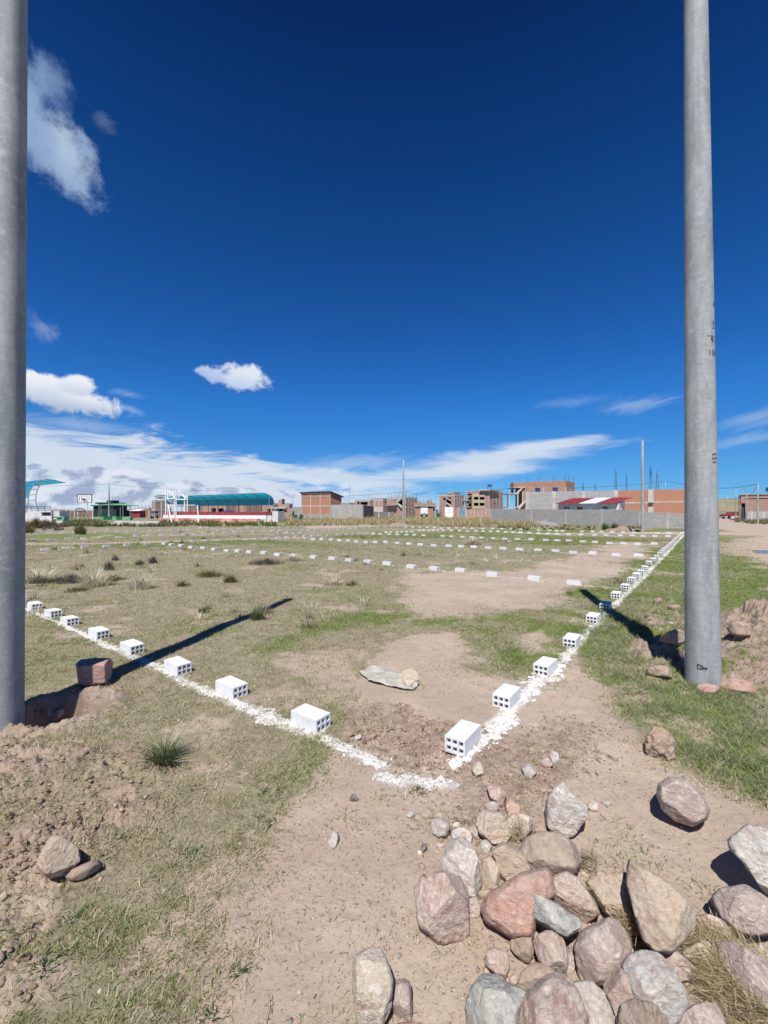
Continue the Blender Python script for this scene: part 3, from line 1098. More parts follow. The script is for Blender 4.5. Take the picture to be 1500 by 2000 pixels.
# ================================================================== hollow bricks
def brick_mesh():
    """fired hollow brick with six square tubes through its length (x); white washed"""
    L, Wd, Hh = 0.27, 0.145, 0.105
    wx = 0.0125
    nx, nz = 3, 2
    cw = (Wd - wx * (nx + 1)) / nx
    ch = (Hh - wx * (nz + 1)) / nz
    ys, zs = [-Wd / 2], [0]
    for i in range(nx):
        ys += [ys[-1] + wx, ys[-1] + wx + cw]
    ys.append(Wd / 2)
    for i in range(nz):
        zs += [zs[-1] + wx, zs[-1] + wx + ch]
    zs.append(Hh)
    bm = bmesh.new()

    def quad(a, b, c, d):
        bm.faces.new([bm.verts.new(v) for v in (a, b, c, d)])
    for x, s in ((-L / 2, 1), (L / 2, -1)):
        for i in range(len(ys) - 1):
            for k in range(len(zs) - 1):
                if i % 2 == 1 and k % 2 == 1:
                    continue
                q = [(x, ys[i], zs[k]), (x, ys[i], zs[k + 1]), (x, ys[i + 1], zs[k + 1]), (x, ys[i + 1], zs[k])]
                quad(*(q if s > 0 else q[::-1]))
    for i in range(1, len(ys) - 1, 2):
        for k in range(1, len(zs) - 1, 2):
            a, b, c, d = ys[i], ys[i + 1], zs[k], zs[k + 1]
            quad((-L / 2, a, c), (L / 2, a, c), (L / 2, b, c), (-L / 2, b, c))
            quad((-L / 2, a, d), (-L / 2, b, d), (L / 2, b, d), (L / 2, a, d))
            quad((-L / 2, a, c), (-L / 2, a, d), (L / 2, a, d), (L / 2, a, c))
            quad((-L / 2, b, c), (L / 2, b, c), (L / 2, b, d), (-L / 2, b, d))
    # outer skin: the long sides carry shallow grooves
    gz = np.linspace(0, Hh, 15)
    for sy in (-1, 1):
        for k in range(14):
            y0 = sy * (Wd / 2 - (0.0016 if k % 2 else 0.0))
            z0, z1 = gz[k], gz[k + 1]
            q = [(-L / 2, y0, z0), (L / 2, y0, z0), (L / 2, y0, z1), (-L / 2, y0, z1)]
            quad(*(q if sy < 0 else q[::-1]))
            if k < 13:
                y1 = sy * (Wd / 2 - (0.0 if k % 2 else 0.0016))
                quad((-L / 2, y0, z1), (L / 2, y0, z1), (L / 2, y1, z1), (-L / 2, y1, z1))
    gy = np.linspace(-Wd / 2, Wd / 2, 12)
    for k in range(11):
        z0 = Hh - (0.0010 if k % 2 else 0.0)
        quad((-L / 2, gy[k], z0), (L / 2, gy[k], z0), (L / 2, gy[k + 1], z0), (-L / 2, gy[k + 1], z0))
    quad((-L / 2, -Wd / 2, 0), (-L / 2, Wd / 2, 0), (L / 2, Wd / 2, 0), (L / 2, -Wd / 2, 0))
    bmesh.ops.remove_doubles(bm, verts=bm.verts, dist=1e-5)
    me = bpy.data.meshes.new('hollow_brick')
    bm.to_mesh(me)
    bm.free()
    return me


def limewash():
    m = bpy.data.materials.new('limewash')
    m.use_nodes = True
    T = NT(m.node_tree)
    b = m.node_tree.nodes['Principled BSDF']
    tcn = T.node('ShaderNodeTexCoord')
    oi = T.node('ShaderNodeObjectInfo')
    w = T.m('MULTIPLY', oi.outputs['Random'], 91.0)
    n = T.noise(tcn.outputs['Object'], 22, 6, 0.65, 0.5, w)
    f = T.noise(tcn.outputs['Object'], 130, 4, 0.65, 0.0, w)
    c = T.mix(T.ss(n, 0.35, 0.65), (0.64, 0.65, 0.675), (0.75, 0.755, 0.765))
    c = T.mix(T.ss(f, 0.62, 0.72, 0, 0.45), c, (0.46, 0.36, 0.30))
    # mud splashed low on the brick, and a few chips down to the clay
    sp = T.node('ShaderNodeSeparateXYZ')
    T.put(sp.inputs[0], tcn.outputs['Object'])
    low = T.m('ADD', T.m('MULTIPLY', sp.outputs[2], -16.0), T.m('ADD', 0.62, T.m('MULTIPLY', T.m('SUBTRACT', n, 0.5), 2.2)))
    c = T.mix(T.ss(low, 0.25, 0.9, 0.0, 0.75), c, (0.44, 0.36, 0.29))
    chip = T.noise(tcn.outputs['Object'], 38, 5, 0.6, 1.0, T.m('ADD', w, 5.0))
    c = T.mix(T.ss(chip, 0.70, 0.73, 0.0, 0.9), c, (0.42, 0.20, 0.13))
    T.put(b.inputs['Base Color'], c)
    b.inputs['Roughness'].default_value = 0.85
    b.inputs['Specular IOR Level'].default_value = 0.15
    bp = T.node('ShaderNodeBump')
    bp.inputs['Strength'].default_value = 0.4
    bp.inputs['Distance'].default_value = 0.003
    T.put(bp.inputs['Height'], f)
    T.put(b.inputs['Normal'], bp.outputs[0])
    return m


M_lime = limewash()
BR = brick_mesh()
BR.materials.append(M_lime)
ONES = ['', 'first', 'second', 'third', 'fourth', 'fifth', 'sixth', 'seventh', 'eighth', 'ninth', 'tenth', 'eleventh', 'twelfth',
        'thirteenth', 'fourteenth', 'fifteenth', 'sixteenth', 'seventeenth', 'eighteenth', 'nineteenth']
TENS = {20: 'twent', 30: 'thirt', 40: 'fort', 50: 'fift', 60: 'sixt'}


def ordw(n):
    if n < 20:
        return ONES[n]
    t, o = n // 10 * 10, n % 10
    return TENS[t] + ('ieth' if o == 0 else 'y ' + ONES[o])


def z2(l, ox, oy, s):
    return [(ox + x / s, oy + y / s) for x, y in l]


# pixel of the middle of each brick in the photograph
ROW_A = [(607, 1407), (452, 1345), (347, 1302), (258, 1266), (193, 1237), (136, 1214), (104, 1198), (68, 1184), (38, 1172)]
ROW_R = [(905, 1442), (990, 1362), (1066, 1303), (1117, 1252), (1159, 1208), (1183, 1184), (1204, 1163), (1222, 1146.5), (1234, 1134),
         (1243.5, 1124), (1252, 1117.5)] + z2([(600, 973), (629, 940), (660, 913), (685, 892), (707, 871), (722, 857), (735, 845),
         (748, 832), (760, 822), (771, 812), (781, 802), (790, 793), (800, 784), (810, 775), (820, 765), (830, 755), (839, 746), (848, 737), (857, 730)], 1100, 850, 3.75)
ROW_B = [(1121, 1139), (1044, 1130), (962, 1122.5), (900, 1114.5), (848, 1110.5), (804, 1107), (757, 1101), (719, 1097.5), (683, 1094.5),
         (650, 1091), (613, 1088), (573, 1085.5), (543, 1083.5), (516, 1080), (488, 1078), (465, 1076.5), (444, 1075), (419, 1073),
         (398, 1070.5), (374, 1068.5), (354, 1066), (334.7, 1064), (321, 1061.5)]
ROW_L1 = [(42, 1076), (87.6, 1074), (130, 1071), (165.6, 1069.5), (208, 1067), (248, 1065), (287.6, 1062.8), (378.7, 1057.3), (405, 1056.5),
          (430, 1055), (481, 1054), (502.7, 1052.4), (522, 1052), (542.7, 1051), (561, 1049.5), (578, 1048.4), (594.7, 1047.4), (610.7, 1046.5), (624, 1045.6), (641, 1045)]
ROW_E = [(1247, 1084.5), (1203, 1083.5), (1158, 1080.3), (1120, 1079.4), (1085, 1075.6), (1051, 1074.5), (1015, 1072.8), (983, 1071.5),
         (954, 1070), (926, 1068.5), (901, 1067.5), (877, 1066.3), (848, 1065), (822, 1063.3), (799.5, 1061.6), (777, 1061), (754, 1059.6),
         (734, 1058.6), (716, 1057.8), (697, 1057), (681, 1056), (664, 1055.4), (647.5, 1054.3), (629, 1053.3), (612.5, 1052.8), (595, 1052)]
ROW_F = [(1278, 1061.5), (1246, 1062.4), (1218.5, 1061.4), (1190.5, 1060.8), (1162, 1059), (1138, 1058), (1111, 1056), (1089, 1055.2), (1066.5, 1054.5),
         (1037.5, 1053.3), (1011, 1052.8), (986, 1051.6), (964, 1051), (941, 1050.2), (922.5, 1049.2), (904, 1048.5), (882, 1048), (865, 1047.2),
         (828, 1045.7), (810, 1045), (794.7, 1044.8), (776.5, 1043.8), (761, 1043.4), (743, 1043), (730, 1041.4)]
ROW_L1B = [(716, 1041.5), (702.7, 1042.2), (689, 1043), (676.5, 1043.8), (659, 1044.4)]
ROW_G = [(1304.7, 1047), (1279, 1047), (1256, 1046.6), (1235, 1046), (1211.6, 1045.8), (1184, 1045), (1161.5, 1045), (1135, 1044), (1111, 1043.7), (1089, 1043),
         (1070.5, 1042), (1052, 1041), (1034, 1040.5), (1017, 1039.7), (1003, 1039.5), (988, 1039), (973, 1038), (959, 1037.8), (944, 1037.4),
         (930, 1037.2), (914, 1036.8), (898, 1036.5), (882, 1036.3), (866, 1035.4)]
ROW_H = [(1332.7, 1041), (1307, 1041), (1284, 1040.8), (1238.5, 1040.3), (1216.7, 1039.6), (1195.6, 1039.2), (1175, 1038.8), (1157, 1038),
         (1137, 1037.8), (1099, 1036.8), (1087, 1036.6), (1074, 1035.8), (1052.7, 1035.4), (1017.5, 1033.8), (998, 1033.2), (980.7, 1032.8), (962.5, 1032.4),
         (943, 1032.2), (922.8, 1031.8), (906.5, 1031.2), (892, 1030.8), (876.7, 1031.6), (862, 1031.6)]
ROW_L2 = [(61, 1054.5), (98, 1054), (132.5, 1052.4), (163, 1051.2), (198, 1049), (231, 1048), (266, 1045.8), (290.7, 1045), (316.8, 1045), (338.7, 1044.2),
          (359.5, 1043.6), (379.5, 1043), (398.4, 1042), (418.4, 1041.6), (439, 1040.8), (459, 1040), (474.7, 1039), (496, 1038.8), (516.8, 1038.2),
          (532, 1036.6), (548, 1036.6), (562, 1036.6), (576.8, 1036.8), (590.7, 1036.6), (603.5, 1036), (616, 1035.8), (630.7, 1035.8), (644.5, 1034.2),
          (660, 1034), (671.5, 1033.2), (683, 1032.6), (696, 1031.8), (708.8, 1031), (722.7, 1031), (739, 1030.6), (752, 1030), (766.7, 1028.8), (778.7, 1028)]
ROW_L3 = [(68.8, 1042), (96, 1041), (122, 1040.2), (146.7, 1039.2), (168.5, 1038.8), (189, 1038.8), (210, 1038), (230, 1037.2), (249.6, 1037), (267.5, 1036.6),
          (293, 1035.9), (315, 1035.6), (335, 1035.2), (352, 1035.5), (368, 1034), (427.5, 1034.4), (438.4, 1033), (453, 1033), (468.5, 1032.4), (484.8, 1031),
          (501, 1030.6), (518, 1030), (533, 1030), (548, 1029.8), (562.4, 1029), (576, 1028.4), (588.8, 1027.7)]
ROW_M = [(589, 1040), (574.7, 1042), (558.7, 1040.7), (544, 1040), (82.7, 1037), (213, 1033.8), (390.4, 1030.6), (404, 1030.6), (415.7, 1031.7), (457, 1037)]
ROW_T = [(602.7, 1027), (616.5, 1027), (628.5, 1026), (640, 1026), (652, 1026), (664.8, 1026), (678.7, 1025.5), (692.5, 1025.5), (705, 1026), (720, 1026), (730.7, 1027)]
ROW_U = [(792.8, 1029), (806.7, 1029), (820.5, 1030), (834.7, 1030), (848.8, 1030.4)]
ROW_V = [(755, 1039.5), (764, 1039), (776, 1039), (785, 1039), (795, 1038), (805, 1038), (820, 1035.8), (828, 1035.6), (838.7, 1035.6), (846.7, 1035), (855.5, 1035)]


def put_row(px_list, axis, fmt, group, jit=0.05, flip=1):
    out = []
    for i, (px, py) in enumerate(px_list):
        x, y = G(px, py)
        z = hz(x, y)
        # the brick's middle lies half a brick higher than the ground it covers
        t = (EYE - z - 0.04) / EYE
        x, y = x * t, y * t
        z = hz(x, y)
        o = bpy.data.objects.new('hollow_brick', BR)
        COL.objects.link(o)
        a = math.atan2(axis.y, axis.x) + rnd.uniform(-jit, jit)
        o.location = (x, y, z - 0.004)
        o.rotation_euler = (rnd.uniform(-.03, .03), rnd.uniform(-.03, .03), a)
        tag(o, fmt.format(ordw(i + 1)), 'brick', group)
        out.append((x, y))
    return out


GB = 'white bricks marking out the plots'
pA = put_row(ROW_A, UL, 'white hollow brick on the left chalk line, {} from the near corner', GB, 0.04)
pR = put_row(ROW_R, UR, 'white hollow brick on the right chalk line, {} from the near corner', GB, 0.06)
pB = put_row(ROW_B, UL, 'white brick in the nearest cross row, {} from the right chalk line', GB, 0.09)
pL1 = put_row(ROW_L1, UR, 'white brick in the row nearest the left dirt path, {} from the left', GB, 0.1)
pE = put_row(ROW_E, UL, 'white brick in the second cross row, {} from its right end', GB, 0.1)
pF = put_row(ROW_F, UL, 'far white brick in the third cross row, {} from its right end', GB, 0.1)
pM = put_row(ROW_L1B, UR, 'far white brick in the short row joining the third, {} from the right', GB, 0.1)
pG = put_row(ROW_G, UL, 'far white brick in the fourth cross row, {} from its right end', GB, 0.1)
pH = put_row(ROW_H, UL, 'far white brick in the row nearest the grey wall, {} from right', GB, 0.1)
pL2 = put_row(ROW_L2, UR, 'far white brick in the row beyond the dirt path, {} from left', GB, 0.1)
pL3 = put_row(ROW_L3, UR, 'far white brick in the row before the terrace, {} from left', GB, 0.1)
put_row(ROW_M, UR, 'stray white brick between the far left rows, {} of them', GB, 0.3)
put_row(ROW_T, UR, 'tiny white brick on the strip before the brick hall, {} from left', GB, 0.2)
put_row(ROW_U, UL, 'tiny far white brick just right of the middle pole, {} from the pole', GB, 0.2)
put_row(ROW_V, UL, 'tiny far white brick in the broken row below the middle pole, {} from the left', GB, 0.2)


# ------------------------------------------------------------------ chalk lines
def chalk_mat():
    m = bpy.data.materials.new('lime_powder')
    m.use_nodes = True
    T = NT(m.node_tree)
    b = m.node_tree.nodes['Principled BSDF']
    tcn = T.node('ShaderNodeTexCoord')
    n = T.noise(tcn.outputs['Object'], 60, 5, 0.7)
    c = T.mix(T.ss(n, 0.40, 0.62), (0.58, 0.545, 0.50), (0.74, 0.74, 0.735))
    T.put(b.inputs['Base Color'], c)
    b.inputs['Roughness'].default_value = 1.0
    b.inputs['Specular IOR Level'].default_value = 0.0
    bp = T.node('ShaderNodeBump')
    bp.inputs['Strength'].default_value = 0.8
    bp.inputs['Distance'].default_value = 0.01
    T.put(bp.inputs['Height'], n)
    T.put(b.inputs['Normal'], bp.outputs[0])
    return m


M_chalk = chalk_mat()
NCH = [0]


def chalk(pts, width, cell, label, fill=0.5, grow=0.012, seed=0, soft=1.0):
    """ragged band of lime powder following the ground along pts [(x, y, w)]"""
    P = [(Vector((p[0], p[1])), p[2] if len(p) > 2 else 1.0) for p in pts]
    S, L = [0], 0
    for (a, _), (b, _) in zip(P[:-1], P[1:]):
        L += (b - a).length
        S.append(L)
    ns = max(2, int(L / cell))
    s = np.linspace(0, L, ns + 1)
    xs = np.interp(s, S, [p[0].x for p in P])
    ys = np.interp(s, S, [p[0].y for p in P])
    ws = np.interp(s, S, [p[1] for p in P]) * width
    tx, ty = np.gradient(xs), np.gradient(ys)
    ln = np.hypot(tx, ty)
    tx, ty = tx / ln, ty / ln
    nw = max(3, int(width * 2.4 * max(p[1] for p in P) / cell))
    u = np.linspace(-1.2, 1.2, nw + 1)
    U, Sg = np.meshgrid(u, s)
    Wg = np.repeat(ws[:, None], nw + 1, 1)
    X = xs[:, None] - ty[:, None] * U * Wg
    Y = ys[:, None] + tx[:, None] * U * Wg
    n1 = fbm2(X * 18, Y * 18, 5, 101 + seed, 0.80)
    n2 = fbm2(X * 3.1, Y * 3.1, 3, 103 + seed)
    cov = 1.12 - np.abs(U) * 1.0 + (n1 - 0.5) * 2.3 * soft + (n2 - 0.5) * 0.9 * soft
    keepv = cov > (1 - fill)
    Z = height(X.ravel(), Y.ravel()).reshape(X.shape) + 0.002 + grow * np.clip(cov - 0.35, 0, 0.8) * (0.2 + 0.8 * n1)
    idx = np.arange(X.size).reshape(X.shape)
    k = keepv[:-1, :-1] & keepv[1:, :-1] & keepv[:-1, 1:] & keepv[1:, 1:]
    q = np.stack([idx[:-1, :-1], idx[1:, :-1], idx[1:, 1:], idx[:-1, 1:]], -1)[k]
    q = q[:, ::-1]
    V = np.stack([X.ravel(), Y.ravel(), Z.ravel()], 1)
    used = np.unique(q)
    remap = np.zeros(len(V), int)
    remap[used] = np.arange(len(used))
    me = np_mesh('chalk_line', V[used], remap[q], smooth=True)
    o = link('chalk_line', me, M_chalk)
    tag(o, label, 'chalk line')
    return o


gp = lambda l: [(*G(p[0], p[1]), *(p[2:])) for p in l]
chalk(gp([(20, 1172, .6), (130, 1226, .7), (200, 1256, .8), (283, 1291, .8), (350, 1325, .9), (440, 1365, 1.0), (545, 1412, 1.75), (600, 1420, 1.3), (640, 1447, .85), (700, 1476, .9), (755, 1494, 1.1)]), 0.080, 0.006,
      'thick ragged white lime line running from the near corner up past the left bricks', fill=0.62)
chalk(gp([(746, 1514, .9), (765, 1526, 1.3), (782, 1530, 1.0)]), 0.062, 0.005, 'small white patch of lime at the open near corner, beside the green weed', fill=0.55, seed=3)
chalk(gp([(800, 1520, 1.0), (830, 1530, 1.5), (882, 1526, .8)]), 0.062, 0.005, 'bright white lime patch at the near corner just above the green weed', fill=0.6, seed=5)
chalk(gp([(880, 1492, .4), (925, 1470, .7), (985, 1408, 1.0), (1003, 1380, 1.0), (1040, 1345, 1.9), (1085, 1312, 1.7), (1107, 1282, 1.3), (1130, 1255, .7), (1165, 1218, .7), (1200, 1185, .8), (1226, 1160, .9), (1253, 1133, .9), (1280, 1105, .9), (1335, 1045, .9)]), 0.095, 0.008,
      'long white lime line running beside the right bricks towards the far grey wall', fill=0.55, seed=7)
chalk(gp([(600, 1088, 1), (700, 1099, 1), (820, 1111, 1), (960, 1126, 1), (1120, 1143, 1), (1215, 1153, .8)]), 0.055, 0.02,
      'thin white lime line under the nearest cross row of bricks', fill=0.6, seed=9)
chalk(gp([(310, 1062, 1), (420, 1073, 1), (520, 1083, 1), (600, 1088, .6)]), 0.05, 0.03, 'faint left end of the lime line under the nearest cross row', fill=0.6, seed=11)
chalk(gp([(640, 1054, 1), (760, 1061, 1), (900, 1068.5, 1), (1040, 1076, 1), (1160, 1082, 1), (1260, 1088, 1.1)]), 0.07, 0.04, 'thin lime line under the second cross row of bricks', fill=0.75, seed=13)
chalk(gp([(880, 1048.5, 1), (1040, 1054.5, 1), (1160, 1060, 1), (1290, 1065, 1.1)]), 0.09, 0.05, 'thin lime line under the third cross row of bricks', fill=0.75, seed=15)
chalk(gp([(980, 1039.5, 1), (1100, 1044, 1), (1310, 1049, 1.1)]), 0.12, 0.06, 'thin lime line under the fourth cross row of bricks', fill=0.75, seed=17)
chalk(gp([(1160, 1039, 1), (1330, 1043, 1.1)]), 0.2, 0.08, 'pale lime line nearest the grey block wall', fill=0.65, seed=19)
chalk(gp([(150, 1052, 1), (300, 1047, 1), (560, 1040, 1)]), 0.10, 0.06, 'faint lime line just beyond the dirt path on the left', fill=0.6, seed=21)

# ================================================================== rocks
ZR = lambda l: [(1000 + x / 3, 1500 + y / 3) for x, y in l]
ZM = lambda l: [(600 + x / 3, 1500 + y / 3) for x, y in l]
Z6 = lambda l: [(x / 2.5, 1500 + y / 2.5) for x, y in l]
Z5 = lambda l: [(x / 3, 1100 + y / 3) for x, y in l]
Z3 = lambda l: [(950 + x / 2.727, 1050 + y / 2.727) for x, y in l]
Z2 = lambda l: [(450 + x / 2.727, 1150 + y / 2.727) for x, y in l]


def ico(sub):
    bm = bmesh.new()
    bmesh.ops.create_icosphere(bm, subdivisions=sub, radius=1)
    V = np.array([v.co[:] for v in bm.verts])
    Fc = np.array([[v.index for v in f.verts] for f in bm.faces])
    bm.free()
    return V, Fc


ICO = {k: ico(k) for k in (2, 3, 4, 5)}


def rock(name, poly, kind, label, cat='rock', box=False, thick=0.42, lift=0.0, facets=12, seed=None, group=None, rough=1.0, sub=5, sink=0.3, cut=0.80):
    """boulder whose outline seen from the front is poly; it has its own place, size and depth"""
    rs = np.random.RandomState(seed if seed is not None else int(abs(poly[0][0] * 7 + poly[0][1] * 13)) % 9999)
    P = np.array(poly, float)
    lo, hi = P.min(0), P.max(0)
    cx, cy = (lo + hi) / 2
    dray = Vector(((cx - 750) / F, 1, -(cy - 998) / F))
    view = dray.normalized()
    elev = -view.z
    y0 = EYE * F / (cy - 998)
    wpx, hpx = hi - lo
    m_per_px = y0 / F
    ext = 0.5 * math.sqrt(wpx * hpx) * m_per_px * dray.length * 0.8
    D = 2 * thick * min(wpx, hpx) * 0.5 * m_per_px * 1.5
    bh = 0.5 * hpx * m_per_px
    V = math.hypot(bh * math.sqrt(max(0.02, 1 - elev * elev)), D * elev)
    # walk along the sight line until the stone rests on the land
    ty = np.linspace(0.55, 1.25, 141) * y0
    zz = EYE - (cy - 998) / F * ty
    gz = height((cx - 750) / F * ty, ty)
    off = V * (0.78 - sink) + lift
    hit = np.nonzero(zz <= gz + off)[0]
    tt = ty[hit[0]] if len(hit) else y0
    C = Vector((0, 0, EYE)) + dray * tt
    e1 = view.cross(Vector((0, 0, 1))).normalized()
    e2 = e1.cross(view).normalized()
    # outline in the plane through C square to the view
    Q = []
    for px, py in P:
        d = Vector(((px - 750) / F, 1, -(py - 998) / F))
        t = (C - Vector((0, 0, EYE))).dot(view) / d.dot(view)
        q = Vector((0, 0, EYE)) + d * t - C
        Q.append((q.dot(e1), q.dot(e2)))
    Q = np.array(Q)
    # dense outline -> radius by angle
    n = len(Q)
    dense = np.vstack([Q[i] + (Q[(i + 1) % n] - Q[i]) * t for i in range(n) for t in np.linspace(0, 1, 12, endpoint=False)])
    th = np.arctan2(dense[:, 1], dense[:, 0])
    rr = np.hypot(dense[:, 0], dense[:, 1])
    o = np.argsort(th)
    th, rr = th[o], rr[o]
    th = np.concatenate([th - 2 * np.pi, th, th + 2 * np.pi])
    rr = np.concatenate([rr, rr, rr])
    grid = np.linspace(-np.pi, np.pi, 181)
    rg = np.interp(grid, th, rr)
    ker = np.array([0.3, 1, 2, 1, 0.3])
    ker /= ker.sum()
    rgp = np.concatenate([rg[-4:-1], rg, rg[1:4]])
    rg = np.convolve(rgp, ker, 'same')[3:-3]
    S, Fc = ICO[sub]
    ct = np.hypot(S[:, 0], S[:, 1])
    tht = np.arctan2(S[:, 1], S[:, 0])
    rad = np.interp(tht, grid, rg)
    prof = np.sin(np.arctan2(ct, np.abs(S[:, 2]) * 0.72)) ** 0.75
    a = np.cos(tht) * rad * prof
    b = np.sin(tht) * rad * prof
    c = S[:, 2] * D
    X = np.stack([a, b, c], 1)
    scl = float(np.mean(rg))
    for k in range(facets):
        nn = rs.normal(size=3)
        nn[2] = nn[2] * 1.1 - 0.5
        nn /= np.linalg.norm(nn)
        d = X @ nn
        mx = d.max()
        rim = abs(nn[2])
        lim = mx * (cut + 0.10 * rs.rand() - 0.10 * rim)
        over = np.clip(d - lim, 0, None)
        X = X - over[:, None] * nn
    if box:
        for wn in ((.94, .34, 0), (-.94, -.34, 0), (-.34, .94, .05), (.34, -.94, -.05), (0, 0, 1), (.05, 0, -1)):
            nn = np.array([Vector(wn).dot(e1), Vector(wn).dot(e2), Vector(wn).dot(view)])
            nn /= np.linalg.norm(nn)
            d = X @ nn
            over = np.clip(d - d.max() * .74, 0, None)
            X = X - over[:, None] * nn
        X = X * 1.13
    Nn = X / (np.linalg.norm(X, axis=1, keepdims=True) + 1e-9)
    p0 = X / scl + rs.rand(3) * 20
    nz = (fbm3(p0 * 1.6, 3, 5) - 0.5) * 0.07 + (np.abs(fbm3(p0 * 3.6, 4, 9) - 0.5)) * -0.20 + (fbm3(p0 * 10, 3, 11) - 0.5) * 0.06 * rough
    if sub >= 5:
        led = fbm3(p0 * np.array([2.2, 5.5, 2.2]), 4, 19, 0.6)
        nz = nz - 0.05 * sst(np.abs((led * 7) % 1 - .5), .10, .0) + (fbm3(p0 * 24, 2, 15) - .5) * .022
    X = X + Nn * nz[:, None] * scl * rough
    X = X * 1.12
    Wd = np.outer(X[:, 0], e1) + np.outer(X[:, 1], e2) + np.outer(X[:, 2], view)
    me = np_mesh(name, Wd, Fc, smooth=True)
    ob = link(name, me, RM[kind], loc=C)
    tag(ob, label, cat, group)
    return ob


